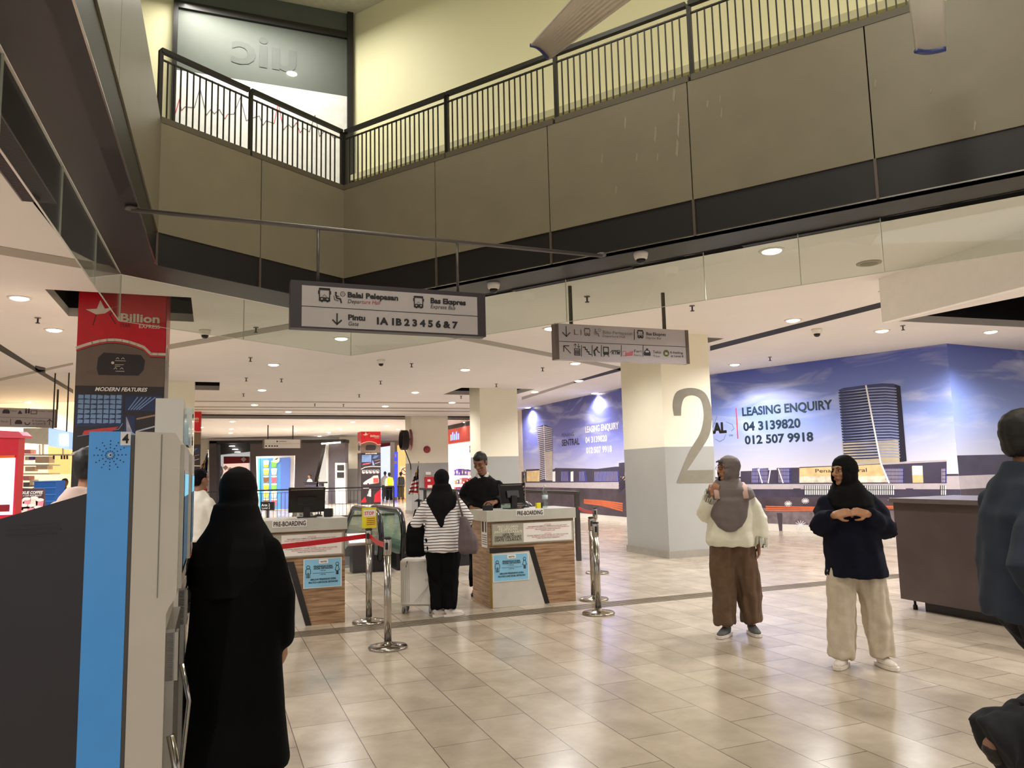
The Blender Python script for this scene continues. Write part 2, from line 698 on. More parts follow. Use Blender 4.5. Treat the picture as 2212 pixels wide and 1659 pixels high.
# outer strip of the soffit beyond the glass on the left, with a linear grille
lo = Vector((-gl_dir.y, gl_dir.x, 0))
if lo.dot(BX) > 0:
    lo = -lo
mb.add([G1 + lo * .02 - UP * .004, G0e + lo * .02 - UP * .004, G0e + lo * .62 - UP * .004, G1 + lo * .36 + gl_dir * .9 - UP * .004],
       [(0, 1, 2, 3), (3, 2, 1, 0)], SOF)
ro = Vector((-gr_dir.y, gr_dir.x, 0))
if ro.dot(AX) < 0:
    ro = -ro
mb.add([G2 + gr_dir * .3 + ro * .0 - UP * .004, G3e - UP * .004, G3e + ro * .22 - UP * .004, G2 + gr_dir * .3 + ro * .10 - UP * .004],
       [(0, 1, 2, 3), (3, 2, 1, 0)], mat('soffit_grey', (120, 112, 110), .5))
struct('trim_2', mb)


def grille(label, o, u, v, L, W, n, cat='vent'):
    g = thing('air_grille', label, cat, o)
    b = MB()
    b.obox(o - UP * .012, u * L, v * W, UP * .006, BLACKP)
    part(b, 'backing', g)
    b = MB()
    for e in (0, W - .012):
        b.obox(o + v * e - UP * .02, u * L, v * .012, UP * .012, DGREY)
    for i in range(n):
        b.obox(o + u * (L * i / n) - UP * .018, u * .008, v * W, UP * .008, DGREY)
    part(b, 'slats', g)
    return g


def on_ceil(px, py):
    return onz(px, py, CEIL)


grille('long dark slatted air grille on the black soffit left of the void', G1 + gl_dir * 2.35 + lo * .2, gl_dir, lo, 3.4, .26, 150)
grille('slatted air grille strip under the right edge of the void, beside the glass', G2 + gr_dir * 6.0 + ro * .01, gr_dir, ro, 1.35, .09, 80)
grille('slatted air grille strip under the void edge beside the dome camera', G2 + gr_dir * 3.0 + ro * .01, gr_dir, ro, 1.7, .09, 80)

# ---- the void's faces: dark band, tan panels, curb, upper floor edge
ZB, ZT = 4.23, 5.5
RX = (D3 - D2).normalized()
LX = (D2 - D1).normalized()


def seam_pts(o, d, pxs, z):
    n = Vector((-d.y, d.x, 0))
    out = []
    for px, py in pxs:
        p = onpl(px, py, o, n)
        out.append((p - o).dot(d))
    return out


sideL = Vector((-gl_dir.y, gl_dir.x, 0))
mb = MB()
for o, d, L in ((D1, LX, (D2 - D1).length), (D2, RX, 12), (D1, dl_dir, 11.2)):
    n = Vector((-d.y, d.x, 0))
    cen = Vector((0, 0, 0))
    inw = n if (Vector((0.5, 4, 0)) - o).dot(n) > 0 else -n
    mb.obox(o - inw * .12, d * L, inw * .12, UP * (ZB - CEIL), BLACKP)
struct('wall_void_base', mb)
# upper floor deck beyond the void: dark slab seen edge-on
mb = MB()
deck = [(-30, -8), (34, -8), (34, 40), (-30, 40)]
slab(mb, deck, [VOIDD], ZT, GREY, down=False)
slab(mb, deck, [VOIDD], CEIL + .75, BLACKP, down=True)
struct('floor_upper', mb)


def panels(label_run, o, d, stops, inw, group):
    for a, b, lab in stops:
        t = MB()
        q0, q1 = o + d * (a + .006), o + d * (b - .006)
        t.obox(q0 - inw * .06 + UP * (ZB - CEIL), q1 - q0, inw * .075, UP * (ZT - ZB), TAN)
        tag(t.build('cladding_panel'), lab, 'panel', group)


inR = Vector((-RX.y, RX.x, 0))
inR = inR if (Vector((0, 3, 0)) - D2).dot(inR) > 0 else -inR
inL = Vector((-LX.y, LX.x, 0))
inL = inL if (Vector((0, 3, 0)) - D1).dot(inL) > 0 else -inL
inS = Vector((-dl_dir.y, dl_dir.x, 0))
inS = inS if (Vector((0, 3, 0)) - D1).dot(inS) > 0 else -inS
sr = seam_pts(D2, RX, [(942, 450), (1187, 400), (1491, 300), (1878, 200)], 0)
sl = seam_pts(D1, LX, [(562, 470)], 0)
panels('r', D2, RX, [(0, sr[0], 'tan cladding panel right of the inner corner of the void'),
                     (sr[0], sr[1], 'second tan cladding panel right of the void corner'),
                     (sr[1], sr[2], 'tan cladding panel with faint pale scuffs, above the two dome cameras'),
                     (sr[2], sr[3], 'tan cladding panel with two pale smudges under the railing'),
                     (sr[3], sr[3] + 2.9, 'tan cladding panel at the top right edge of the picture')], inR, 'cladding panels round the void')
panels('l', D1, LX, [(0, sl[0], 'tan cladding panel between left soffit and the seam, behind the hanging pipe'),
                     (sl[0], (D2 - D1).length, 'narrower tan cladding panel left of the inner corner of the void')], inL, 'cladding panels round the void')
panels('s', D1, dl_dir, [(0, 3.4, 'greenish tan cladding panel seen steeply at the left side of the void'),
                         (3.4, 9, 'cladding panel above us at the far upper left')], inS, 'cladding panels round the void')
# mullions on the dark band + small rivets
mb = MB()
for o, d, inw, ss in ((D2, RX, inR, [0.0] + sr), (D1, LX, inL, [0.0] + sl)):
    for s_ in ss:
        mb.obox(o + d * (s_ - .012) + inw * .0, d * .024, inw * .02, UP * (ZB - CEIL), mat('mullion_brown', (84, 72, 62), .4))
mb.obox(D2 + inR * .0 - UP * .0, RX * 12, inR * .012, UP * .010, STEEL)
mb.obox(D1 + inL * .0, LX * (D2 - D1).length, inL * .012, UP * .008, DGREY)
mb.obox(D1 + inS * .0, dl_dir * 11, inS * .012, UP * .010, STEEL)
struct('trim_3', mb)
# pale scuffs on the panels (dirt marks of their own)
SCUFF = mat('scuff', (140, 130, 110), .5, var=.1)
PR = Pl(D2 + inR * .016, RX if RX.cross(UP).dot(inR) > 0 else -RX)
mb = MB()
random.seed(4)
for (px, py, w_, h_) in [(1455, 190, 5, 30), (1465, 240, 4, 60), (1462, 300, 5, 40), (1415, 270, 4, 40), (1350, 250, 3, 30), (1300, 330, 3, 25), (1528, 215, 3, 18), (1558, 230, 3, 26),
                         (1555, 205, 2, 18), (1375, 330, 3, 20), (2105, 260, 4, 24), (1890, 170, 4, 20), (1420, 330, 3, 20), (1330, 400, 3, 20), (2010, 190, 3, 12)]:
    mb.pshape(PR, [(px, py), (px + w_, py + h_ * .2), (px + w_ * .4, py + h_), (px - w_ * .6, py + h_ * .8)], SCUFF)
tag(mb.build('scuff_marks'), 'pale vertical scuff marks on the tan cladding', 'marks', kind='stuff')

# ---- upper railings: curb, bars, handrail; one thing per run between posts
BAR = mat('railing_black', (30, 27, 22), .4)


def railing(label, o, d, L, inw, z0=ZT, h=.9, sp=.08, group='railings round the void', post_end=True, bar=None):
    bar = bar or BAR
    g = thing('railing', label, 'railing', o + UP * (z0 - o.z), group=group)
    o = Vector((o.x, o.y, z0)) - inw * .03 + d * .004
    L = L - .03 if not post_end else L - .012
    b = MB()
    b.obox(o - inw * .05, d * L, inw * .1, UP * .07, mat('curb', (84, 76, 60), .5))
    part(b, 'curb', g)
    b = MB()
    b.obox(o - inw * .03 + UP * (h - .05), d * L, inw * .06, UP * .05, bar)
    b.obox(o - inw * .012 + UP * (h - .14), d * L, inw * .024, UP * .015, bar)
    part(b, 'handrail', g)
    for s_ in ((0.0, L) if post_end else (0.0,)):
        b = MB()
        b.obox(o + d * (s_ - .022) - inw * .02, d * .044, inw * .04, UP * (h - .03), bar)
        part(b, 'post', g)
    n = int(L / sp)
    b0 = MB()
    b0.obox(o + d * sp - inw * .008, d * .013, inw * .016, UP * (h - .12), bar)
    first = part(b0, 'baluster', g)
    for i in range(2, n):
        c = first.copy()
        C.objects.link(c)
        c.parent = g
        c.location = d * (sp * (i - 1))
        WM[c] = WM[g]
    return g


ps = seam_pts(D2, RX, [(962, 240), (1197, 170), (1488, 80), (1960, 0)], 0)
pl_ = seam_pts(D1, LX, [(544, 240)], 0)
LL = (D2 - D1).length
railing('black barred railing left of the void corner, before the bright hoarding', D1 + LX * pl_[0], LX, LL - pl_[0], inL)
railing('black barred railing at the upper left end, beside the cream wall', D1, LX, pl_[0], inL, post_end=False)
railing('short black barred railing right of the void corner', D2, RX, ps[0], inR)
railing('black barred railing crossed by the end of the hanging banner', D2 + RX * ps[0], RX, ps[1] - ps[0], inR, post_end=False)
railing('black barred railing right of the hanging banner tip', D2 + RX * ps[1], RX, ps[2] - ps[1], inR, post_end=False)
railing('black barred railing at the top edge of the picture', D2 + RX * ps[2], RX, ps[3] - ps[2] + .1, inR)

# ---- smoke glass hanging from the soffit edge
mb_list = []
GH = .54


def glass_pane(label, o, d, L, inw, top=CEIL, h=GH, group='glass smoke curtains under the void', name='smoke_curtain', m=None):
    g = thing(name, label, 'glass panel', o, group=group)
    b = MB()
    b.obox(Vector((o.x, o.y, top - h)) + d * .004, d * (L - .008), inw * .012, UP * (h - .01), m or GLASS)
    part(b, 'pane', g)
    b = MB()
    e = mat('glass_edge', (206, 208, 190), .2)
    q = Vector((o.x, o.y, top - h))
    b.obox(q, d * .006, inw * .013, UP * (h - .01), e)
    b.obox(q - UP * .004, d * L, inw * .013, UP * .005, e)
    part(b, 'edge', g)
    return g


gs = seam_pts(G2, gr_dir, [(1222, 640), (1521, 600), (1725, 545), (1905, 530)], 0)
seg = [0] + gs + [gs[-1] + 1.6]
labs = ['glass smoke curtain pane behind the large hanging sign', 'glass smoke curtain pane above the smaller direction sign', 'glass smoke curtain pane left of the brightest downlight',
        'glass smoke curtain pane over the round speaker grille', 'glass smoke curtain pane in front of the white bulkhead']
for a, b_, lab in zip(seg, seg[1:], labs):
    glass_pane(lab, G2 + gr_dir * a, gr_dir, b_ - a, ro)
gl2 = (G2 - G1).normalized()
lo2 = Vector((-gl2.y, gl2.x, 0))
lo2 = lo2 if lo2.dot(AX) > 0 else -lo2
g2s = seam_pts(G1, gl2, [(527, 690)], 0)
glass_pane('glass smoke curtain pane in front of the red pillar top', G1, gl2, g2s[0], lo2)
glass_pane('glass smoke curtain pane behind the left end of the large sign', G1 + gl2 * g2s[0], gl2, (G2 - G1).length - g2s[0], lo2)
g1s = seam_pts(G1, gl_dir, [(208, 560), (135, 430), (5, 200)], 0)
glass_pane('glass smoke curtain pane at the left soffit corner', G1, gl_dir, g1s[0], lo)
glass_pane('glass smoke curtain pane in the middle of the left soffit', G1 + gl_dir * g1s[0], gl_dir, g1s[1] - g1s[0], lo)
glass_pane('glass smoke curtain pane over the dark slatted grille', G1 + gl_dir * g1s[1], gl_dir, g1s[2] - g1s[1], lo)
glass_pane('glass smoke curtain pane at the left edge of the picture', G1 + gl_dir * g1s[2], gl_dir, 1.6, lo)

# ---- upper gallery walls
UCREAM = mat('gallery_cream', (236, 230, 184), .6, var=.02, scale=1)
BXL = -BX
UH = 9.6
U0 = ony(757, 250, 12.6); U0.z = ZT
mb = MB()
mb.obox(U0 - BX * 9, BX * 9, AX * .1, UP * (UH - ZT), UCREAM)
struct('wall_gallery_left', mb)
ur = (RX * .985 + inR * -.16).normalized()
ur = RX
unr = -inR
W0 = U0 + BX * .02
mb = MB()
mb.obox(W0, ur * 14, unr * .1, UP * (UH - ZT), UCREAM)
# ledges along the gallery wall
for z0, hh in ((.25, .07), (.62, .10), (1.02, .10)):
    mb.obox(W0 + UP * z0 + inR * .0, ur * 14, inR * .10, UP * hh, mat('ledge', (196, 190, 150), .6))
struct('wall_gallery_right', mb)
mb = MB()
slab(mb, deck, [], UH, mat('gallery_ceiling', (214, 210, 190), .8), down=True)
struct('ceiling_upper', mb)

# glazed shopfront with white hoarding on the upper floor
PU = Pl(U0 - AX * .03, BX)
sf = thing('upper_shopfront', 'upper floor glazed shopfront with black frame above a white hoarding', 'shopfront', U0)
wl = PU.uv(379, 100)[0]
a0, bt0 = PU.uv(381, 142)
_, bt1 = PU.uv(749, 219)
HB = (bt0 + bt1) / 2
_, m1 = PU.uv(381, 8)
_, m2 = PU.uv(750, 97)
MBAR = (m1 + m2) / 2
b = MB()
b.obox(PU.pt(wl, 0, .0), BX * (-wl), AX * -.02, UP * HB, mat('white_hoarding', (250, 248, 240), .5))
hd = part(b, 'hoarding', sf, 'bright white hoarding printed with a thin zigzag line')
b = MB()
KL = mat('pulse_grey', (120, 112, 112), .6)
KR = mat('pulse_red', (226, 60, 80), .6)
pulse = [(378, 250), (388, 215), (392, 240), (400, 232), (420, 234), (432, 192), (446, 250), (455, 238), (463, 247), (474, 238), (486, 258), (492, 248), (505, 248), (519, 212), (532, 262),
         (545, 256), (560, 252), (568, 272), (575, 262), (592, 268), (601, 224), (612, 282), (622, 270), (632, 278), (640, 266), (648, 288), (656, 278), (668, 286), (680, 250), (690, 296), (700, 284),
         (712, 290), (722, 300), (736, 296), (744, 302), (748, 290)]
for i, (p, q) in enumerate(zip(pulse, pulse[1:])):
    red = i in (0, 1, 10, 19, 20, 34, 24)
    b.pline(PU, [p, q], .012, KR if red else KL, off=.024)
part(b, 'pulse_line', sf, 'thin grey and pink heartbeat zigzag')
b = MB()
fr = MATS['railing_black']
b.obox(PU.pt(-.07, 0, .0), BX * .1, AX * -.09, UP * (UH - ZT), fr)
b.obox(PU.pt(wl - .04, 0, .0), BX * .07, AX * -.07, UP * (UH - ZT), fr)
b.obox(PU.pt(wl, MBAR, .0), BX * (-wl), AX * -.07, UP * .12, fr)
part(b, 'frame', sf)
GRN = mat('frosted_glazing', (88, 94, 84), .5, var=.03)
b = MB()
b.obox(PU.pt(wl, HB, .0), BX * (-wl), AX * -.015, UP * (MBAR - HB), GRN)
part(b, 'glazing', sf, 'grey green frosted pane with faint reversed letters')
b = MB()
FL = mat('frosted_letter', (78, 84, 75), .5)
P3 = Pl(PU.pt(0, 0, .022), BX)
a_, b_ = P3.uv(640, 140)
b.text(P3, 'uic', P3.uv(500, 115)[0], P3.uv(500, 120)[1] - .1, .55, FL, width=a_ - P3.uv(500, 115)[0], bold=.02, flip=True, off=.002)
part(b, 'lettering', sf)
b = MB()
b.obox(PU.pt(wl, MBAR + .12, .0), BX * (-wl), AX * -.015, UP * (UH - ZT - MBAR - .12), GRN)
part(b, 'glazing', sf)
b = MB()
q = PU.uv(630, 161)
b.disc(PU, q[0], q[1], .085, mat('pane_glow_disc', (255, 250, 220), emit=6), off=.03, ry=.045)  # shine of a downlight put on the pane as a glowing disc
part(b, 'lamp', sf, 'glowing disc drawn on the pane where a downlight shows')

# ---- hanging banners in the void
BAN = mat('banner_cloth', (196, 188, 170), .8, var=.04)
BLU = mat('banner_tube', (52, 62, 120), .4)


def ribbon(label, tl, tr, bl, br):
    t = thing('hanging_banner', label, 'banner', bl)
    b = MB()
    n = 10
    nrm = (tr - tl).cross(bl - tl).normalized()
    vs, fs = [], []
    for side in (0, .02):
        for i in range(n + 1):
            for (p0, p1) in ((tl, tr), (bl, br)):
                s_ = i / n
                vs.append(p0.lerp(p1, s_) + nrm * (side + .03 * math.sin(math.pi * s_)))
    m2 = 2 * (n + 1)
    for i in range(n):
        a = 2 * i
        fs += [(a, a + 2, a + 3, a + 1), (m2 + a + 1, m2 + a + 3, m2 + a + 2, m2 + a)]
        fs += [(a + 1, a + 3, m2 + a + 3, m2 + a + 1), (a, m2 + a, m2 + a + 2, a + 2)]
    fs += [(0, 1, m2 + 1, m2), (2 * n, m2 + 2 * n, m2 + 2 * n + 1, 2 * n + 1)]
    b.add(vs, fs, BAN, True)
    part(b, 'cloth', t)
    b = MB()
    pts = [bl.lerp(br, i / 10) + nrm * (.01 + .03 * math.sin(math.pi * i / 10)) for i in range(11)]
    b.tube(pts, .018, BLU, 8)
    part(b, 'bottom_tube', t, 'curved blue tube at the lower hem')


ribbon('grey cloth banner hanging slantwise in front of the upper railing', ony(1330, -100, 4.3), ony(1500, -100, 4.5), ony(1146, 100, 6.0), ony(1186, 130, 6.0))
ribbon('grey cloth banner hanging straight down at the upper right, blue curved hem', ony(1945, -160, 5.0), ony(2035, -160, 5.0), ony(1980, 108, 5.0), ony(2045, 104, 5.0))

# ---- ceiling strips, the grey ones standing for shade in shallow grooves
mb = MB()


def cstrip(pts, m, z=CEIL - .006, th=.012):
    q = [onz(p[0], p[1], z) for p in pts]
    mb.prism(q, UP * th, m)


cstrip([(-60, 522), (236, 573), (262, 592), (177, 580), (-60, 540)], STRIP)
cstrip([(358, 746), (760, 676), (760, 688), (358, 756)], STRIP)
cstrip([(900, 706), (1348, 794), (1346, 801), (900, 716)], STRIP)
cstrip([(-40, 826), (158, 784), (158, 788), (-40, 832)], STRIP)
BS = mat('slot_black', (14, 10, 10), .7)
cstrip([(-40, 718), (77, 794), (158, 842), (158, 850), (77, 803), (-40, 735)], BS)
cstrip([(76, 790), (98, 795), (98, 805), (76, 803)], BS)
cstrip([(1534, 748), (1910, 652), (1910, 663), (1534, 758)], BS)
cstrip([(1240, 824), (1348, 792), (1362, 793), (1346, 800), (1240, 828)], BS)
cstrip([(1127, 858), (1240, 824), (1240, 828), (1127, 864)], STRIP)
for y in (868, 880, 886):
    cstrip([(408, y - 2), (1034, y + 2), (1034, y + 4), (408, y)], STRIP)
struct('trim_4', mb)
# drop beams in front of the far opening
mb = MB()
q = F0 - fd * 3 - AX * .1
mb.obox(q, fd * ((F1 - F0).length + 5), AX * .1, UP * -.06, CEILM)
struct('trim_5', mb)
# white bulkhead hung from the ceiling at the right
K0, K1 = onz(1910, 603, CEIL), onz(2212, 505, CEIL)
kd = (K1 - K0).normalized()
kn = Vector((-kd.y, kd.x, 0))
kn = kn if kn.dot(AX) > 0 else -kn
b = MB()
b.obox(K0 - UP * .57, kd * 6, kn * .09, UP * .57, mat('bulkhead_white', (244, 240, 232), .5, var=.02))
tag(b.build('bulkhead_panel'), 'white bulkhead board hanging below the ceiling at the right edge', 'bulkhead')

# ---- pillars
def pillar(name, label, c, wx, wy, zsplit=1.35, body=True, top=CEIL + .69, upper=CREAM, lower=GREYP, rz=None):
    t = thing(name, label, 'pillar', Vector((c.x, c.y, 0)), group=None)
    u, v = BX, AX
    if rz is not None:
        u = Vector((math.cos(rz), math.sin(rz), 0))
        v = Vector((-math.sin(rz), math.cos(rz), 0))
    o = Vector((c.x, c.y, 0)) - u * wx / 2 - v * wy / 2
    b = MB()
    b.obox(o + UP * zsplit, u * wx, v * wy, UP * (top - zsplit), upper)
    part(b, 'upper_shaft', t)
    b = MB()
    b.obox(o, u * wx, v * wy, UP * zsplit, lower)
    part(b, 'lower_shaft', t)
    b = MB()
    b.obox(o - u * .02 - v * .02, u * (wx + .04), v * (wy + .04), UP * .12, mat('pillar_skirting', (150, 144, 132), .4))
    part(b, 'skirting', t)
    return t, u, v, o


# pillar 2: faces found from its three floor corners
u2 = (P2_R - P2_C0).normalized()
w2r = 1.02
v2 = Vector((-u2.y, u2.x, 0))
ang2 = math.atan2(u2.y, u2.x)
v2l = .95
c2 = P2_C0 + u2 * w2r / 2 + v2 * v2l / 2
print('pillar2', P2_C0, (P2_R - P2_C0).length, (P2_L - P2_C0).length, math.degrees(ang2), math.degrees(math.atan2((P2_L - P2_C0).y, (P2_L - P2_C0).x)))

# pillar 2
t, pu, pv, po = pillar('pillar', 'wide cream and grey pillar bearing a large grey numeral 2', P2_C0 + BX * .5 + AX * .69, 1.0, 1.38, 1.87)
P2F = Pl(P2_C0 - AX * .0, BX)
b = MB()
N2 = mat('numeral_grey', (128, 122, 106), .5)
outer, inner = [], []


def catmull(p, n=4):
    q = [p[0]] + list(p) + [p[-1]]
    out = []
    for i in range(1, len(q) - 2):
        for j in range(n):
            t_ = j / n
            out.append(tuple(.5 * (2 * b_ + (c_ - a_) * t_ + (2 * a_ - 5 * b_ + 4 * c_ - d_) * t_ ** 2 + (3 * b_ - a_ - 3 * c_ + d_) * t_ ** 3) for a_, b_, c_, d_ in zip(q[i - 1], q[i], q[i + 1], q[i + 2])))
    return out + [p[-1]]


ctl = [(1456, 898, 1471, 898), (1453, 872, 1472, 878), (1462, 846, 1478, 860), (1493, 838, 1494, 854), (1522, 848, 1512, 861), (1536, 880, 1519, 884), (1537, 915, 1519, 908), (1530, 945, 1511, 938), (1506, 983, 1488, 977), (1484, 1016, 1462, 1040), ]
ctl = catmull(ctl)
for ox, oy, ix, iy in ctl:
    outer.append((ox, oy))
    inner.append((ix, iy))
lft = [P2F.uv(*p) for p in outer]
rgt = [P2F.uv(*p) for p in inner]
for i in range(len(ctl) - 1):
    for tri in ((lft[i], lft[i + 1], rgt[i + 1]), (lft[i], rgt[i + 1], rgt[i])):
        (x0, y0), (x1, y1), (x2, y2) = tri
        tr = tri if (x1 - x0) * (y2 - y0) - (x2 - x0) * (y1 - y0) > 0 else tuple(reversed(tri))
        b.add([P2F.pt(x, y, .004) for x, y in tr], [(0, 1, 2)], N2)
b.pshape(P2F, [(1484, 1016), (1541, 1015), (1541, 1043), (1462, 1044), (1462, 1040)], N2, .004)
part(b, 'numeral', t, 'large dark grey numeral 2')

pillar('pillar', 'cream and grey pillar behind the standing clerk, nearest the mural', PC + BX * -.02 - AX * .45, 1.12, .9, 1.95)
pd_, du, dv, do = pillar('pillar', 'cream and grey pillar with hose reel and red fire box', PD - AX * .5, 1.5, 1.0, 1.95)
pillar('pillar', 'plain cream pillar just behind the red bus poster pillar', PE - AX * .45 - BX * .12, 1.0, .9, 1.95)
pillar('pillar', 'plain cream and grey pillar far off, left of the distant red poster pillar', PG + AX * .4, 1.3, .8, 1.95)


# ---- bus company poster pillars
def bus_pillar(label, c, wx, wy, detail=2, side=1):
    t = thing('poster_pillar', label, 'pillar', Vector((c.x, c.y, 0)))
    o = Vector((c.x, c.y, 0)) - BX * wx / 2 - AX * wy / 2
    b = MB()
    b.obox(o + AX * .01 + BX * .01, BX * (wx - .02), AX * (wy - .02), UP * (CEIL + .69), CREAM)
    part(b, 'shaft', t)
    RB, BK = mat('poster_red', (196, 16, 34), .3), mat('poster_black', (40, 32, 34), .3)
    BR, WH = mat('poster_brown', (108, 92, 78), .35), mat('poster_white', (214, 200, 182), .4)
    CY, DB = mat('collage_blue', (120, 150, 190), .3), mat('collage_navy', (34, 46, 84), .3)
    PK = mat('collage_red', (196, 60, 52), .4)
    faces = [Pl(o, BX)]
    if side:
        faces.append(Pl(o + BX * wx, AX) if side > 0 else Pl(o + AX * wy, -AX))
    for k, P in enumerate(faces):
        w_ = wx if k == 0 else wy
        b = MB()
        b.rect(P, 0, 0, w_, CEIL + .69, BK, .004)
        zc = 3.28                                        # where the curve ends the red
        crv = [(w_ * i / 12, zc - .06 + .12 * math.sin(math.pi * min(1, i / 10)) ** 1.0 - (.05 if i > 9 else 0)) for i in range(13)]
        b.shape(P, crv + [(w_, CEIL + .69), (0, CEIL + .69)], RB, .006)
        b.shape(P, [(0, 2.72)] + [(w_, 2.72)] + [(a, z - .07) for a, z in reversed(crv)], BR, .005)
        b.line(P, [(a, z - .02) for a, z in crv], .035, WH, .008)
        b.line(P, [(a, z - .052) for a, z in crv], .018, PK, .0085)
        # dark rounded screen
        r_ = [(w_ * .25, 2.86), (w_ * .70, 2.86), (w_ * .76, 2.94), (w_ * .77, 3.06), (w_ * .72, 3.13), (w_ * .30, 3.15), (w_ * .24, 3.08), (w_ * .23, 2.94)]
        b.shape(P, r_, BK, .009)
        if k == 0:
            g = lambda a: a * w_
            st = [(.08, 3.70), (.205, 3.715), (.24, 3.83), (.295, 3.72), (.40, 3.745), (.30, 3.66), (.20, 3.64)]
            b.shape(P, [(g(x), z) for x, z in st], WH, .010)
            b.line(P, [(g(.20), 3.64), (g(.17), 3.50)], .012, mat('poster_deep', (90, 10, 20), .4), .010)
            b.line(P, [(g(.42), 3.70), (g(.35), 3.65), (g(.42), 3.53)], .012, MATS['poster_deep'], .010)
            b.line(P, [(g(.40), 3.745), (g(.47), 3.77)], .008, WH, .010)
            b.text(P, 'Billion', g(.475), 3.565, .105, WH, width=g(.45), bold=.03, off=.011)
            b.text(P, 'STAR', g(.47), 3.49, .045, MATS['poster_deep'], width=g(.12), bold=.01, off=.011)
            b.text(P, 'EXPRESS', g(.69), 3.488, .05, WH, width=g(.24), bold=.01, off=.011)
            if detail > 1:
                for z, a0, a1 in ((3.045, .43, .55), (2.995, .43, .53), (2.975, .43, .49), (2.91, .44, .54)):
                    b.rect(P, g(a0), z, g(a1), z + .006, WH, .011)
                b.disc(P, g(.405), 3.02, .018, WH, .011)
                for z, a0 in ((3.07, .44), (3.07, .50), (2.94, .42), (2.94, .49)):
                    b.line(P, [(g(a0), z), (g(a0 + .02), z + .02), (g(a0 + .035), z)], .006, WH, .011)
            b.text(P, 'MODERN FEATURES', g(.22), 2.655, .048, mat('poster_bright', (240, 232, 222), .4), width=g(.58), bold=.03, shear=.25, off=.011)
            # photo collage: seats, wheel, legroom
            b.rect(P, g(.02), 2.2, g(.54), 2.60, DB, .008)
            nx = 7
            for i in range(nx):
                for j in range(6):
                    a0, z0 = g(.04 + .07 * i), 2.555 - .062 * j
                    dz = .006 * math.sin(i * 1.3 + j)
                    b.shape(P, [(a0, z0 + dz), (a0 + g(.058), z0 - dz), (a0 + g(.06), z0 + .046 + dz), (a0 + .004, z0 + .05)], CY, .010)
            b.rect(P, g(.56), 2.40, g(.98), 2.60, DB, .008)
            for i in range(5):
                b.line(P, [(g(.60 + .03 * i), 2.42), (g(.70 + .05 * i), 2.58)], .012, CY, .010)
            b.shape(P, [(g(.10), 2.10), (g(.40), 2.12), (g(.50), 2.20), (g(.30), 2.18), (g(.12), 2.15)], PK, .010)
            b.line(P, [(g(.05), 2.08), (g(.5), 2.17), (g(.54), 2.24)], .008, CY, .010)
            b.rect(P, g(.56), 2.02, g(.68), 2.34, DB, .009)
            for i in range(4):
                b.line(P, [(g(.58), 2.32), (g(.60 + .025 * i), 2.05)], .010, mat('collage_pale', (180, 180, 200), .4), .011)
            b.line(P, [(g(.70), 2.30), (g(.96), 2.36)], .022, mat('collage_tan', (150, 120, 96), .4), .010)
            b.line(P, [(g(.70), 2.14), (g(.96), 2.22)], .018, MATS['collage_pale'], .010)
            b.line(P, [(0, 1.86), (g(.2), 1.96), (g(.5), 2.00), (w_, 1.98)], .03, WH, .010)
            for i in range(5):
                a0 = g(.06 + .18 * i)
                b.line(P, [(a0, 1.66), (a0 + g(.13), 1.66), (a0 + g(.13), 1.80), (a0, 1.80)], .010, MATS['poster_bright'], .010, closed=True)
                b.shape(P, [(a0 + g(.02), 1.70), (a0 + g(.05), 1.675), (a0 + g(.11), 1.70), (a0 + g(.08), 1.72), (a0 + g(.04), 1.765)], MATS['poster_bright'], .010)
                b.rect(P, a0 + g(.01), 1.63, a0 + g(.11), 1.645, WH, .010)
            # bus picture, contact lines and the coloured foot
            b.shape(P, [(g(.1), 1.12), (g(.2), 1.22), (g(.62), 1.50), (g(.86), 1.52), (g(.9), 1.30), (g(.9), 1.12), (g(.4), 1.06), (g(.12), 1.06)], mat('bus_silver', (170, 158, 156), .3), .010)
            b.line(P, [(g(.14), 1.22), (g(.6), 1.46)], .02, BK, .012)
            b.rect(P, g(.62), 1.12, g(.88), 1.38, PK, .012)
            b.disc(P, g(.35), 1.09, .04, BK, .012)
            for i in range(3):
                b.rect(P, g(.1), .92 - .035 * i, g(.6 - .1 * i), .94 - .035 * i, WH, .010)
            b.shape(P, [(0, .18), (g(.2), .42), (g(.26), .2), (g(.24), .12), (0, .12)], RB, .010)
            b.shape(P, [(g(.65), .12), (g(.68), .5), (w_, .8), (w_, .12)], RB, .010)
            b.shape(P, [(g(.3), .45), (g(.42), .8), (g(.5), .8), (g(.5), .4)], WH, .010)
        part(b, 'poster' if k == 0 else 'side_poster', t)
    return t


bus_pillar('poster pillar with white star on red, largest and nearest, behind the kiosk', PB_C, PB_W, .9)
bus_pillar('poster pillar with red top, far off beyond the escalators', PF + AX * .5, 1.05, 1.0, 1, side=-1)
q = ony(400, 893, 26.4)
bus_pillar('poster pillar half hidden behind the plain cream pillar at the left', Vector((q.x, q.y, 0)), 1.05, .9, 1)

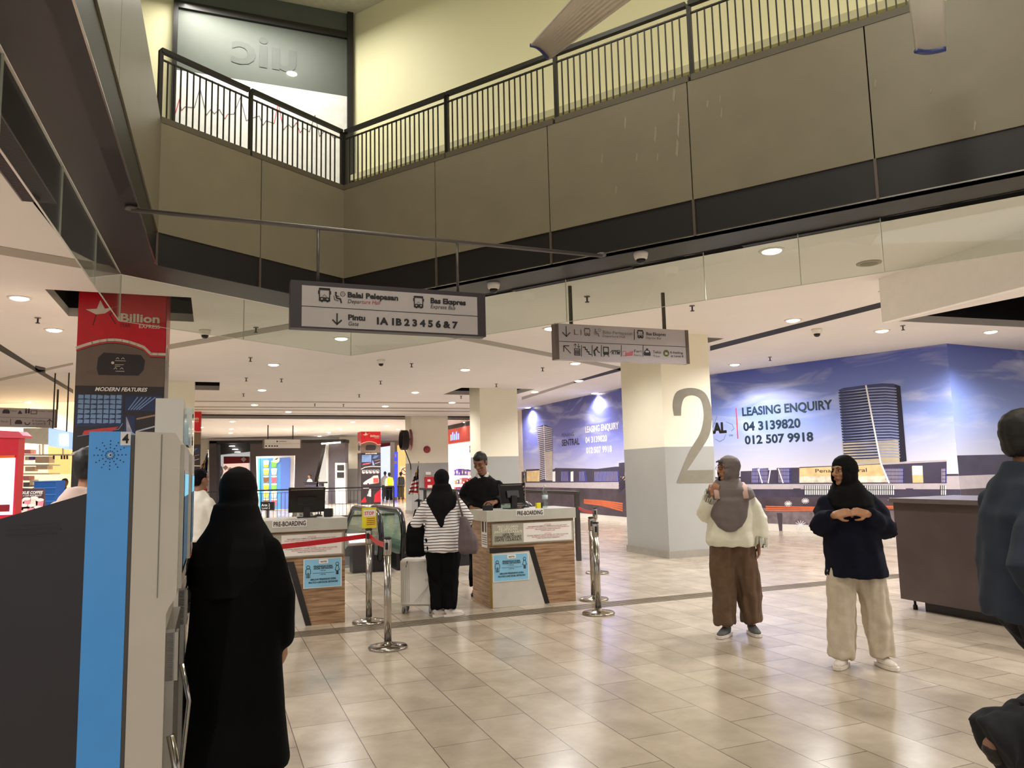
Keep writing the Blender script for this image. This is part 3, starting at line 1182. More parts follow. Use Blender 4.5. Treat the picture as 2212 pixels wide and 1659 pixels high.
# ---- downlights, sprinklers, dome cameras, speaker
def downlight(p, label, power=30, group='downlights in the concourse ceiling', wide=False, proto=[None]):
    if proto[0] is None:
        t = thing('downlight', label, 'light', p, group=group)
        b = MB()
        b.lathe(p - UP * .012, [(.105, 0), (.135, .002), (.14, .012), (.105, .012)], WHITE, 20)
        part(b, 'trim_ring', t)
        b = MB()
        b.lathe(p - UP * .036, [(.02, 0), (.07, .006), (.10, .018), (.112, .034)], LITE, 20)
        part(b, 'lens', t, 'glowing lens')
        proto[0] = t
    else:
        t = dup(proto[0], p, 0, label, group)
    l = bpy.data.lights.new('downlight_beam', 'SPOT')
    l.energy = power * 4.0
    l.color = (1, .975, .985)
    l.spot_size = R(174 if wide else 152)
    l.spot_blend = .35 if wide else .6
    l.shadow_soft_size = .09
    l = bpy.data.objects.new('downlight_beam', l)
    C.objects.link(l)
    l.location = (0, 0, -.06)
    l.parent = t
    return t


DL = [((42, 643), 'left edge, above the shop'), ((117, 712), 'left, beside the red pillar'), ((591, 787), 'middle left below the large sign'), ((566, 842), 'middle left, before the beams'),
      ((1005, 798), 'middle right below the large sign'), ((897, 847), 'middle right, before the beams'), ((1667, 541), 'behind the glass, largest of the ceiling'), ((1713, 691), 'above the black slot on the right'),
      ((1905, 714), 'above the mural near the tower picture'), ((2140, 716), 'right edge, above the mural corner'), ((1587, 787), 'above the mural beside pillar two'), ((1250, 822), 'right of the slot above the first mural'),
      ((1190, 709), 'left of the small direction sign'), ((1285, 849), 'close to the mural, above the phone numbers'), ((1140, 880), 'close to the mural, above the tower'), ((62, 868), 'above the left direction sign'),
      ((550, 874), 'between the ceiling beams, left'), ((832, 877), 'between the ceiling beams, right'), ((1155, 846), 'right of the middle pillar')]
for (px, py), w_ in DL:
    downlight(on_ceil(px, py), 'round recessed downlight, ' + w_, 34)
for k, (px, py) in enumerate([(502, 910), (500, 926), (498, 935), (762, 911), (735, 926), (710, 934), (690, 942), (860, 927), (640, 930), (1005, 912), (960, 930)]):
    downlight(on_ceil(px, py), 'small far off round downlight beyond the far opening', 150, 'downlights beyond the far opening')
# the same fittings, unseen ones added to light foreground and far hall
for x, y in [(-4.6, 3.2), (-5.2, 5.9), (-7.5, 2.0), (-8.2, 6.4), (-4.4, 0.2), (7.2, 4.2), (8.6, 7.0), (10.5, 9.5), (7.4, 1.4), (10.4, 4.2), (5.2, 10.2), (-2.9, 12.8), (-6.6, 13.0), (-9.8, 10.5), (13.2, 12.0), (1.4, 16.5), (-12, 15), (-2, 25), (-8, 27), (-14, 34), (-6, 36)]:
    p = Vector((x, y, CEIL))
    downlight(p, 'round downlight added to light the concourse', 34, 'added downlights')


downlight(K0 + kd * 3 - kn * .8, 'unseen round downlight added to brighten the white bulkhead', 55, 'added downlights', wide=True)  # unseen lamp added out of frame to brighten the bulkhead


def sprinkler(p, label, proto=[None]):
    if proto[0] is None:
        t = thing('sprinkler', label, 'sprinkler', p, group='ceiling sprinklers')
        b = MB()
        b.lathe(p - UP * .012, [(.04, 0), (.042, .012)], GREY, 12)
        b.lathe(p - UP * .07, [(.012, 0), (.012, .06)], DGREY, 8)
        b.lathe(p - UP * .085, [(.03, 0), (.032, .006), (.004, .02)], DGREY, 12)
        part(b, 'head', t)
        proto[0] = t
        return t
    return dup(proto[0], p, 0, label, 'ceiling sprinklers')


for (px, py) in [(82, 686), (553, 707), (541, 772), (532, 816), (526, 850), (889, 785), (822, 823), (776, 852), (1072, 829), (996, 855), (1268, 640), (1495, 660), (1172, 794), (1950, 703), (1663, 771), (680, 872), (742, 873), (608, 818)]:
    sprinkler(on_ceil(px, py), 'small ceiling sprinkler head')


def domecam(px, py, label, s=1.0, z=CEIL):
    p = onz(px, py, z)
    t = thing('dome_camera', label, 'camera', p, group='dome cameras')
    b = MB()
    b.lathe(p - UP * .075 * s, [(.055 * s, 0), (.07 * s, .01 * s), (.078 * s, .05 * s), (.082 * s, .075 * s)], WHITE, 24)
    part(b, 'housing', t)
    b = MB()
    b.lathe(p - UP * .125 * s, [(.004, 0), (.025 * s, .004 * s), (.045 * s, .02 * s), (.052 * s, .05 * s)], BLACKG, 20)
    part(b, 'dome', t)


domecam(1384, 546, 'white dome camera under the dark soffit, nearest of four', 1.0)
domecam(1066, 612, 'white dome camera just right of the large hanging sign', 1.0)
domecam(443, 713, 'white dome camera on the ceiling right of the red pillar', 1.1)
domecam(1764, 711, 'white dome camera near the mural, right of the black slot', 1.1)
domecam(823, 778, 'small dome camera below the large hanging sign', 1.0)
p = onz(1877, 568, CEIL)
b = MB()
b.lathe(p - UP * .014, [(.12, 0), (.14, .006), (.14, .014)], mat('speaker_grille', (170, 162, 144), .6), 28)
b.lathe(p - UP * .018, [(.09, 0), (.1, .005)], mat('speaker_mesh', (140, 132, 116), .7), 28)
tag(b.build('ceiling_speaker'), 'round flat ceiling speaker behind the glass curtain', 'speaker')

# ================================================================ hanging signs
def icon_bus(b, P, a, z, s, m, solid=False):
    b.line(P, [(a, z), (a + .8 * s, z), (a + .8 * s, z + s), (a, z + s)], .09 * s, m, closed=True)
    b.rect(P, a, z, a + .8 * s, z + .28 * s, m, .003)
    b.rect(P, a, z + .86 * s, a + .8 * s, z + s, m, .003)
    for x in (.12, .56):
        b.rect(P, a + x * s, z + .08 * s, a + (x + .13) * s, z + .18 * s, SIGNF, .0045)
        b.rect(P, a + x * s, z - .12 * s, a + (x + .15) * s, z, m, .003)
    b.line(P, [(a - .08 * s, z + .55 * s), (a - .08 * s, z + .8 * s)], .07 * s, m)
    b.line(P, [(a + .88 * s, z + .55 * s), (a + .88 * s, z + .8 * s)], .07 * s, m)
    b.line(P, [(a + .2 * s, z + .3 * s), (a + .4 * s, z + .5 * s), (a + .6 * s, z + .3 * s)], .03 * s, m)


def icon_sit(b, P, a, z, s, m):
    b.disc(P, a + .22 * s, z + .86 * s, .1 * s, m)
    b.line(P, [(a + .2 * s, z + .72 * s), (a + .3 * s, z + .38 * s), (a + .6 * s, z + .34 * s), (a + .7 * s, z)], .13 * s, m)
    b.line(P, [(a + .24 * s, z + .62 * s), (a + .5 * s, z + .54 * s)], .07 * s, m)
    b.line(P, [(a + .04 * s, z + .6 * s), (a + .12 * s, z + .22 * s), (a + .45 * s, z + .16 * s)], .05 * s, m)
    b.ring(P, a + .82 * s, z + .8 * s, .2 * s, .04 * s, m)
    b.line(P, [(a + .72 * s, z + .84 * s), (a + .82 * s, z + .78 * s), (a + .92 * s, z + .84 * s)], .03 * s, m)


def arrow(b, P, a, z, s, ang, m, w_=.1):
    c, d = math.cos(R(ang)), math.sin(R(ang))
    f = lambda x, y: (a + (x * c - y * d) * s, z + (x * d + y * c) * s)
    b.line(P, [f(-.5, 0), f(.5, 0)], w_ * s, m)
    b.line(P, [f(.1, .4), f(.5, 0), f(.1, -.4)], w_ * s, m)


# pipe spanning the void corner and the large sign hung from it
H0, H1 = onz(283, 453, CEIL - .03), onz(1300, 553, CEIL - .03)
hd_ = (H1 - H0).normalized()
t = thing('suspension_pipe', 'grey steel pipe spanning between the two soffits above the large sign', 'pipe', H0)
b = MB()
b.tube([H0, H1], .02, mat('pipe_grey', (92, 86, 82), .35, .4), 10)
part(b, 'pipe', t)
b = MB()
b.lathe(H0 + UP * .0, [(.05, 0), (.05, .03)], MATS['pipe_grey'], 12)
part(b, 'bracket', t)
b = MB()
b.lathe(H1 + UP * .0, [(.05, 0), (.05, .03)], MATS['pipe_grey'], 12)
part(b, 'bracket', t)
hn = Vector((-hd_.y, hd_.x, 0))
PS = Pl(Vector((H0.x, H0.y, 0)) - hn * .06, hd_)
sl0, sz1 = PS.uv(628, 604)
sr0, _ = PS.uv(1048, 634)
_, sz0 = PS.uv(628, 707)
t = thing('hanging_sign', 'large hanging gate sign reading Balai Pelepasan and Pintu 1A to 7', 'sign', PS.pt((sl0 + sr0) / 2, sz0, 0))
b = MB()
b.obox(PS.pt(sl0, sz0, 0), hd_ * (sr0 - sl0), hn * .12, UP * (sz1 - sz0), mat('sign_frame', (52, 44, 48), .4))
part(b, 'frame', t)
b = MB()
fl, fz1 = PS.uv(652, 616)
fr_, _ = PS.uv(1030, 640)
_, fz0 = PS.uv(652, 707)
b.obox(PS.pt(fl, fz0 + .01, .006), hd_ * (fr_ - fl), hn * .005, UP * (fz1 - fz0 - .01), SIGNF)
b.obox(PS.pt(fl, fz0 + (fz1 - fz0) * .495, .0075), hd_ * (fr_ - fl), hn * .003, UP * .006, INK)
part(b, 'face', t)
b = MB()
Q = Pl(PS.pt(0, 0, .007), hd_)
icon_bus(b, Q, Q.uv(690, 650)[0], Q.uv(690, 649)[1], .115, INK)
icon_sit(b, Q, Q.uv(720, 650)[0], Q.uv(720, 653)[1], .105, INK)
icon_bus(b, Q, Q.uv(895, 660)[0], Q.uv(895, 663)[1], .105, INK)
b.ptext(Q, 'Balai Pelepasan', (751, 643), (860, 648), 11, INK, bold=.045)
b.ptext(Q, 'Depar', (751, 655), (780, 656), 8.5, INK, shear=.2)
b.ptext(Q, 'ture Hall', (781, 656), (820, 658), 8.5, mat('sign_red_ink', (160, 20, 40), .5), shear=.2)
b.ptext(Q, 'Bas Ekspres', (930, 655), (1006, 659), 11, INK, bold=.045)
b.ptext(Q, 'Express Bus', (930, 666), (983, 669), 8.5, INK, shear=.2)
b.ptext(Q, 'Pintu', (752, 691), (789, 692), 11, INK, bold=.045)
b.ptext(Q, 'Gate', (752, 703), (774, 704), 8.5, INK, shear=.2)
b.ptext(Q, '1A 1B 2 3 4 5 6 & 7', (814, 700), (989, 709), 14, INK, bold=.05)
aa, zz = Q.uv(728, 689)
arrow(b, Q, aa, zz, .1, -90, INK, .13)
part(b, 'lettering', t)
for px in (689, 992):
    a_, _ = PS.uv(px, 560)
    b = MB()
    b.tube([PS.pt(a_, sz1, -.06), PS.pt(a_, CEIL - .03, -.06)], .014, MATS['pipe_grey'], 8)
    part(b, 'hanger', t)


def dir_sign(label, pA, pB, z0, z1, hang, th=.1, face=SIGNF, caps=True):
    d = (pB - pA)
    d.z = 0
    L = d.length
    d.normalize()
    n_ = Vector((-d.y, d.x, 0))
    P = Pl(Vector((pA.x, pA.y, 0)), d)
    t = thing('direction_sign', label, 'sign', P.pt(L / 2, z0, 0))
    for e in (0, L - .05):
        b = MB()
        b.obox(P.pt(e, z0, .005), d * .05, n_ * (th + .01), UP * (z1 - z0), mat('sign_cap', (96, 84, 72), .35))
        part(b, 'end_cap', t)
    b = MB()
    b.obox(P.pt(.05, z0, 0), d * (L - .1), n_ * th, UP * (z1 - z0), face)
    b.obox(P.pt(.05, (z0 + z1) / 2 - .003, .002), d * (L - .1), n_ * .003, UP * .006, INK)
    part(b, 'face', t)
    for h in hang:
        b = MB()
        b.obox(P.pt(h - .02, z1, -th / 2 - .015), d * .04, n_ * .03, UP * (CEIL - z1), mat('hanger_dark', (58, 50, 34), .4))
        part(b, 'hanger', t)
    return t, P


sA = onz(1238, 617, CEIL)
sB = onz(1440, 632, CEIL)
sd = (sB - sA).normalized()
P0 = Pl(Vector((sA.x, sA.y, 0)) - Vector((-sd.y, sd.x, 0)) * .05, sd)
aL, zT_ = P0.uv(1198, 698)
aR, _ = P0.uv(1486, 712)
_, zB_ = P0.uv(1200, 776)
t, P = dir_sign('hanging direction sign with lift, stairs, train and taxi symbols', P0.pt(aL, 0), P0.pt(aR, 0), zB_, zT_, [P0.uv(1238, 650)[0] - aL, P0.uv(1440, 660)[0] - aL])
b = MB()
Q = Pl(P.pt(0, 0, .002), P.u)
FAD = mat('faded_ink', (112, 104, 98), .5)
u_ = lambda x, y: Q.uv(x, y)
a_, z_ = u_(1223, 716)
arrow(b, Q, a_, z_, .13, -90, INK, .08)
b.ptext(Q, 'L1', (1240, 723), (1256, 724), 12, FAD)
icon_bus(b, Q, *u_(1263, 724), .09, FAD)
icon_sit(b, Q, *u_(1283, 726), .1, FAD)
b.ptext(Q, 'Balai Perlepasan', (1302, 721), (1366, 724), 7, FAD)
b.ptext(Q, 'Departure Hall', (1302, 728), (1350, 730), 5, FAD)
b.pline(Q, [(1370, 712), (1370, 734)], .01, INK)
icon_bus(b, Q, *u_(1378, 729), .095, INK)
b.ptext(Q, 'Bas Ekspres', (1396, 724), (1438, 726), 6.5, INK, bold=.01)
b.ptext(Q, 'Express Bus', (1396, 732), (1428, 733), 4.5, FAD)
a_, z_ = u_(1225, 755)
arrow(b, Q, a_, z_, .13, 135, INK, .08)
for x in (1256, 1279, 1299, 1342, 1389):
    b.pline(Q, [(x, 746), (x, 770)], .008, INK)
a_, z_ = u_(1241, 767)
b.line(Q, [(a_, z_), (a_ + .075, z_), (a_ + .075, z_ + .08), (a_, z_ + .08)], .01, INK, closed=True)
for k in range(3):
    b.rect(Q, a_ + .012 + .02 * k, z_ + .01, a_ + .024 + .02 * k, z_ + .065, INK, .003)
arrow(b, Q, a_ + .015, z_ + .12, .045, 90, INK, .15)
arrow(b, Q, a_ + .06, z_ + .12, .045, -90, INK, .15)
b.pline(Q, [(1259, 750), (1264, 750), (1264, 755), (1268, 755), (1268, 760), (1272, 760), (1272, 765), (1277, 766)], .012, INK)
a_, z_ = u_(1283, 768)
b.disc(Q, a_ + .05, z_ + .105, .012, INK)
b.line(Q, [(a_ + .04, z_ + .09), (a_ + .005, z_ + .06), (a_ + .015, z_)], .02, INK)
b.line(Q, [(a_ + .04, z_ + .09), (a_ + .06, z_ + .05), (a_ + .085, z_ + .04)], .012, INK)
a_, z_ = u_(1304, 765)
b.line(Q, [(a_, z_), (a_ + .07, z_), (a_ + .07, z_ + .09), (a_, z_ + .09)], .012, INK, closed=True)
b.rect(Q, a_, z_, a_ + .07, z_ + .03, INK, .003)
b.line(Q, [(a_ - .005, z_ - .03), (a_ + .02, z_)], .01, INK)
b.line(Q, [(a_ + .075, z_ - .03), (a_ + .05, z_)], .01, INK)
b.ptext(Q, 'KTM', (1321, 765), (1338, 766), 7, INK, bold=.03, shear=.3)
b.pline(Q, [(1318, 762), (1322, 757), (1339, 757)], .008, INK)
b.pline(Q, [(1345, 759), (1352, 759), (1352, 769), (1345, 769)], .006, mat('faint_red', (190, 90, 100), .5), closed=True)
b.pshape(Q, [(1351, 763), (1368, 758), (1366, 768), (1351, 769)], MATS['faint_red'], .003)
b.ptext(Q, 'Feri', (1370, 761), (1385, 762), 6, INK)
b.ptext(Q, 'Ferry', (1370, 769), (1386, 770), 4.5, FAD)
a_, z_ = u_(1391, 768)
b.shape(Q, [(a_, z_), (a_ + .10, z_), (a_ + .10, z_ + .04), (a_ + .08, z_ + .075), (a_ + .02, z_ + .075), (a_, z_ + .04)], INK, .003)
b.rect(Q, a_ + .035, z_ + .075, a_ + .065, z_ + .095, INK, .003)
b.rect(Q, a_ + .025, z_ + .042, a_ + .075, z_ + .065, SIGNF, .004)
b.ptext(Q, 'Teksi', (1410, 763), (1428, 764), 6, INK)
b.ptext(Q, 'Taxi', (1411, 771), (1425, 772), 4.5, FAD)
a_, z_ = u_(1439, 763)
b.disc(Q, a_, z_, .045, mat('badge_green', (84, 92, 20), .5))
b.rect(Q, a_ - .02, z_ - .02, a_ + .02, z_ + .01, SIGNF, .004)
b.ptext(Q, 'E-hailing', (1448, 763), (1475, 765), 4.5, INK, bold=.01)
b.ptext(Q, 'at Level 8', (1449, 771), (1476, 772), 4.5, INK, bold=.01)
part(b, 'lettering', t)

# left far direction sign
q0, q1 = ony(-70, 880, 17.6), ony(125, 882, 18.9)
_z1 = ony(60, 881, 18.3).z
_z0 = ony(60, 922, 18.3).z
t, P = dir_sign('hanging direction sign at the left edge with taxi and toilet symbols', q0, q1, _z0, _z1, [1.86])
Q = Pl(P.pt(0, 0, .002), P.u)
b = MB()
INK2 = mat('sign_ink_soft', (60, 46, 48), .5)
for px, py in ((5, 893), (32, 916)):
    a_, z_ = Q.uv(px, py)
    b.shape(Q, [(a_, z_), (a_ + .15, z_), (a_ + .15, z_ + .05), (a_ + .12, z_ + .1), (a_ + .03, z_ + .1), (a_, z_ + .05)], INK2, .004)
for px in (54, 60):
    a_, z_ = Q.uv(px, 893)
    b.rect(Q, a_, z_, a_ + .04, z_ + .09, INK2, .004)
    b.disc(Q, a_ + .02, z_ + .11, .016, INK2)
b.pshape(Q, [(38, 894), (48, 894), (46, 890), (43, 886), (40, 890)], INK2, .004)
b.pline(Q, [(67, 887), (79, 887), (79, 894), (67, 894)], .015, INK2, closed=True)
b.ptext(Q, 'Taksi', (20, 889), (36, 889), 3.5, INK2)
b.ptext(Q, 'Locker / Surau', (81, 890), (116, 890), 3.5, INK2)
b.ptext(Q, 'Basuki', (2, 912), (18, 912), 3.5, INK2)
b.pline(Q, [(23, 905), (23, 918)], .012, INK2)
b.ptext(Q, 'E-hailing', (70, 911), (98, 911), 4, INK2)
b.ptext(Q, 'at Level 8', (70, 917), (98, 917), 4, INK2)
b.ring(Q, *Q.uv(59, 913), .05, .02, INK2, a0=180, a1=360)
a_, z_ = Q.uv(107, 912)
arrow(b, Q, a_, z_, .14, 90, INK2, .12)
part(b, 'lettering', t)

# far direction sign over the escalators
q0, q1 = ony(569, 948, 33.5), ony(651, 947, 34.5)
t, P = dir_sign('small pale direction sign far off above the escalator well', q0, q1, ony(569, 968, 33.5).z, ony(569, 949, 33.5).z, [.22, 1.35], face=LGREY)
Q = Pl(P.pt(0, 0, .002), P.u)
b = MB()
for k, px in enumerate((573, 580, 586, 592, 597)):
    a_, z_ = Q.uv(px, 965)
    b.rect(Q, a_, z_, a_ + .07, z_ + .06, INK, .004)
a_, z_ = Q.uv(597, 955)
b.rect(Q, a_, z_, a_ + .07, z_ + .06, INK, .004)
b.rect(Q, a_ + .12, z_ + .02, a_ + .45, z_ + .04, INK, .004)
part(b, 'lettering', t)

# ================================================================ leasing murals
def mural_mat(name, top, mid, low):
    m = bpy.data.materials.new(name)
    m.use_nodes = True
    nt = m.node_tree
    b = nt.nodes['Principled BSDF']
    b.inputs['Roughness'].default_value = .32
    tc = nt.nodes.new('ShaderNodeTexCoord')
    mp = nt.nodes.new('ShaderNodeMapping')
    mp.inputs['Scale'].default_value = (.35, .35, 1.6)
    mp.inputs['Rotation'].default_value = (0, R(8), 0)
    n = nt.nodes.new('ShaderNodeTexNoise')
    n.inputs['Scale'].default_value = 1.6
    n.inputs['Detail'].default_value = 7
    n.inputs['Distortion'].default_value = .7
    nt.links.new(tc.outputs['Object'], mp.inputs[0])
    nt.links.new(mp.outputs[0], n.inputs['Vector'])
    sp = nt.nodes.new('ShaderNodeSeparateXYZ')
    nt.links.new(tc.outputs['Object'], sp.inputs[0])
    mr = nt.nodes.new('ShaderNodeMapRange')
    mr.inputs[1].default_value = 1.4
    mr.inputs[2].default_value = 3.85
    nt.links.new(sp.outputs[2], mr.inputs[0])
    rp = nt.nodes.new('ShaderNodeValToRGB')
    e = rp.color_ramp.elements
    e[0].color, e[1].color = lin(low), lin(top)
    k = e.new(.42)
    k.color = lin(mid)
    nt.links.new(mr.outputs[0], rp.inputs[0])
    cl = nt.nodes.new('ShaderNodeValToRGB')
    cl.color_ramp.elements[0].position = .5
    cl.color_ramp.elements[0].color = (0, 0, 0, 1)
    cl.color_ramp.elements[1].position = .74
    cl.color_ramp.elements[1].color = (.55, .55, .55, 1)
    nt.links.new(n.outputs['Fac'], cl.inputs[0])
    mx = nt.nodes.new('ShaderNodeMix')
    mx.data_type = 'RGBA'
    nt.links.new(cl.outputs[0], mx.inputs[0])
    nt.links.new(rp.outputs[0], mx.inputs[6])
    mx.inputs[7].default_value = lin((226, 228, 246))
    nt.links.new(mx.outputs[2], b.inputs['Base Color'])
    return m


L0, L1, L2, L3 = (onz(1127, 885, CEIL), onz(1385, 829, CEIL), onz(2045, 742, CEIL), onz(2212, 757, CEIL))
for p in (L0, L1, L2, L3):
    p.z = 0
L3e = L2 + (L3 - L2).normalized() * 9
SKY1 = mural_mat('mural_sky_left', (70, 76, 150), (140, 146, 232), (206, 206, 232))
SKY2 = mural_mat('mural_sky_right', (74, 88, 172), (150, 172, 238), (224, 222, 232))
MDK = mat('mural_dark', (70, 64, 84), .4, var=.2, scale=3)
MPU = mat('mural_glass', (72, 76, 150), .3, var=.2, scale=9)
MRD = mat('mural_road', (78, 66, 74), .35, var=.35, scale=2)
MPA = mat('mural_parapet', (196, 186, 190), .4)
MOR = mat('mural_orange', (214, 110, 70), .4)
MGO = mat('mural_gold', (236, 206, 150), .4, var=.15, scale=5)
MWH = mat('mural_white', (252, 250, 250), .4)
MTX = mat('mural_text', (22, 48, 66), .5)
MTW = mat('tower_slab', (64, 74, 118), .3, var=.2, scale=2)
MTL = mat('tower_low', (200, 186, 160), .3, var=.2, scale=2)


def mural(label, A, B, sky):
    d = (B - A)
    L = d.length
    d.normalize()
    P = Pl(A, d)
    t = thing('mural_wall', label, 'mural', A)
    b = MB()
    b.obox(P.pt(0, .16, 0), d * L, P.n * -.08, UP * (CEIL - .16), sky)
    part(b, 'printed_panel', t)
    b = MB()
    b.obox(P.pt(0, 0, .0), d * L, P.n * -.06, UP * .16, WHITE)
    part(b, 'base_board', t)
    return t, P, L


m1, PM1, LM1 = mural('blue leasing mural receding left of pillar two, white phone numbers', L0 + (L0 - L1).normalized() * .0, L1, SKY1)
m2, PM2, LM2 = mural('large blue leasing mural right of pillar two, dark phone numbers and tower', L1, L2, SKY2)
m3, PM3, LM3 = mural('plain sky end of the blue mural turning the corner at the far right', L2, L3e, SKY2)


def strip_rows(b, P, x0, x1, rows):
    for (z0, z1, m) in rows:
        b.rect(P, x0, z0, x1, z1, m, .003)


# left mural picture
b = MB()
strip_rows(b, PM1, 0, LM1, [(.16, .95, MRD), (.95, 1.18, MPA), (1.18, 1.22, MDK)])
sk = [(1127, 1019), (1136, 1019), (1136, 1014), (1160, 1013), (1196, 1014), (1200, 1011), (1262, 1012), (1290, 1013), (1330, 1008), (1337, 1008), (1337, 1000), (1372, 997), (1374, 1030), (1374, 1041), (1127, 1043)]
b.pshape(PM1, sk, MDK, .004)
b.pshape(PM1, [(1138, 1018), (1166, 1016), (1166, 1040), (1138, 1040)], MGO, .006)
for x0, x1 in ((1213, 1228), (1252, 1266), (1285, 1336)):
    b.pshape(PM1, [(x0, 1019), (x1, 1017), (x1 + 3, 1040), (x0 - 2, 1040)], MPU, .006)
    for k in range(int((x1 - x0) / 3)):
        b.pline(PM1, [(x0 + 3 * k, 1019), (x0 + 3 * k + 1, 1039)], .02, MPA, .008)
for x in (1197, 1236):
    b.pshape(PM1, [(x - 3, 1019), (x + 3, 1018), (x + 3, 1040), (x - 3, 1040)], MWH, .007)
b.pshape(PM1, [(1350, 1018), (1371, 1016), (1371, 1028), (1350, 1028)], MWH, .007)
b.pshape(PM1, [(1338, 1030), (1374, 1028), (1375, 1066), (1338, 1063)], MGO, .008)
for k in range(6):
    b.pline(PM1, [(1338, 1030 + 6 * k), (1338 + 36 - 5 * k, 1066)], .06, MDK, .010)
    b.pline(PM1, [(1338 + 7 * k, 1030), (1338, 1030 + 6 * k + 3)], .06, MDK, .010)
for k in range(4):
    b.pline(PM1, [(1262, 1080 + 2 * k), (1300, 1082 + 3 * k), (1345, 1088 + 5 * k)], .05, MOR, .006)
part(b, 'skyline_print', m1)
b = MB()
b.pshape(PM1, [(1159, 923), (1177, 917), (1193, 924), (1194, 1038), (1169, 1038), (1166, 970)], MTW, .005)
b.pshape(PM1, [(1178, 975), (1194, 976), (1194, 1038), (1179, 1038)], MTL, .006)
for k in range(28):
    y = 925 + 4.1 * k
    b.pline(PM1, [(1160 + k * .28, y), (1176, y - 3), (1193, y + .5)], .035, MPA, .008)
b.pline(PM1, [(1175, 918), (1179, 1036)], .03, MWH, .009)
part(b, 'tower_print', m1)
b = MB()
b.ptext(PM1, 'LEASING ENQUIRY', (1264.5, 934.5), (1337, 926), 13, MWH, bold=.03)
b.ptext(PM1, '04 3139820', (1265, 957), (1311.6, 952.5), 12.5, MWH, bold=.03)
b.ptext(PM1, '012 507 9918', (1266.5, 979), (1322, 976), 12.5, MWH, bold=.03)
b.ptext(PM1, 'SENTRAL', (1214, 963), (1252, 960), 13, mat('mural_ink', (44, 42, 70), .5), bold=.03)
b.ptext(PM1, 'PENANG', (1214, 945), (1240, 941), 8, mat('mural_faint', (74, 74, 120), .5))
part(b, 'lettering', m1)

# right mural picture
b = MB()
strip_rows(b, PM2, 0, LM2, [(.16, .52, mat('mural_wet_road', (120, 108, 112), .25, var=.35, scale=6)), (.52, .78, MRD), (.78, .96, MDK), (.96, 1.22, MPA), (1.22, 1.26, MDK)])
strip_rows(b, PM3, 0, LM3, [(.16, .96, MRD), (.96, 1.22, MPA), (1.22, 1.62, MDK)])
b.pshape(PM2, [(1600, 1018), (1678, 1015), (1678, 1011), (1727, 1010), (1727, 1009), (1906, 1002), (2045, 995), (2045, 1044), (1600, 1046)], MDK, .004)
b.pshape(PM2, [(1906, 1000), (2045, 993), (2045, 997), (1906, 1004)], MPA, .007)
b.pshape(PM2, [(1727, 1011), (1906, 1003), (1920, 1042), (1727, 1043)], MGO, .006)
b.pshape(PM2, [(1727, 1029), (1914, 1028), (1920, 1042), (1727, 1043)], mat('mural_pale', (236, 224, 204), .4, var=.3, scale=6), .008)
for x0, x1 in ((1625, 1640), (1642, 1660), (1683, 1708), (1913, 1953), (2045 - 10, 2045)):
    b.pshape(PM2, [(x0, 1012), (x1, 1011), (x1, 1043), (x0, 1043)], MPU, .007)
    for k in range(int((x1 - x0) / 3)):
        b.pline(PM2, [(x0 + 3 * k, 1013), (x0 + 3 * k, 1042)], .012, MPA, .009)
    for y in (1019, 1027, 1035):
        b.pline(PM2, [(x0, y), (x1, y)], .01, INK, .0095)
b.pline(PM2, [(1638, 1013), (1647, 1043)], .03, MWH, .010)
b.pline(PM2, [(1665, 1012), (1660, 1043)], .03, MWH, .010)
b.pline(PM2, [(1682, 1013), (1692, 1043)], .03, MWH, .010)
b.pshape(PM2, [(1970, 1007), (1993, 1006), (1995, 1043), (1972, 1043)], MGO, .008)
b.pshape(PM2, [(1971, 1006), (1993, 1006), (1993, 1026), (1971, 1026)], MWH, .009)
for x0, x1 in ((1738, 1800), (1860, 1935), (2032, 2044)):
    for k in range(int((x1 - x0) / 4)):
        b.pline(PM2, [(x0 + 4 * k, 1049), (x0 + 4 * k, 1069)], .018, DGREY, .008)
        b.pline(PM2, [(x0 + 4 * k + 2, 1050), (x0 + 4 * k + 2, 1068)], .03, MWH, .007)
    b.pline(PM2, [(x0, 1058), (x1, 1058)], .012, DGREY, .009)
for x in (1714, 1957):
    for y in (1055, 1066):
        b.pshape(PM2, [(x, y), (x + 16, y), (x + 16, y + 4), (x, y + 4)], MDK, .008)
for k in range(3):
    b.pline(PM2, [(1655, 1094 + 4 * k), (1700, 1095 + 4 * k), (1770, 1096 + 3 * k)], .03, MOR, .008)
    b.pline(PM2, [(1880, 1094 + 2 * k), (1930, 1094 + 2 * k)], .03, MOR, .008)
b.pshape(PM2, [(1678, 1108), (1690, 1108), (1690, 1150), (1684, 1150)], MRD, .008)
for sx, sy, s_ in ((1703, 1088, 8), (1740, 1082, 8), (1730, 1134, 12), (1925, 1080, 6)):
    for k in range(6):
        a_ = math.pi * k / 6
        b.pline(PM2, [(sx - s_ * math.cos(a_), sy - s_ * .8 * math.sin(a_)), (sx + s_ * math.cos(a_), sy + s_ * .8 * math.sin(a_))], .012, MWH, .010)
part(b, 'skyline_print', m2)
b = MB()
pl = [(1811, 843), (1822, 838), (1868, 832), (1905, 828), (1930, 829), (1945, 834), (1959, 996), (1905, 1002), (1824, 1000)]
b.pshape(PM2, pl, MTW, .005)
b.pshape(PM2, [(1818, 955), (1955, 950), (1959, 996), (1905, 1002), (1824, 1000)], MTL, .006)
b.pshape(PM2, [(1933, 830), (1945, 834), (1959, 996), (1944, 998)], mat('tower_dark_side', (40, 40, 58), .3), .008)  # dark strip printed down the tower's right side
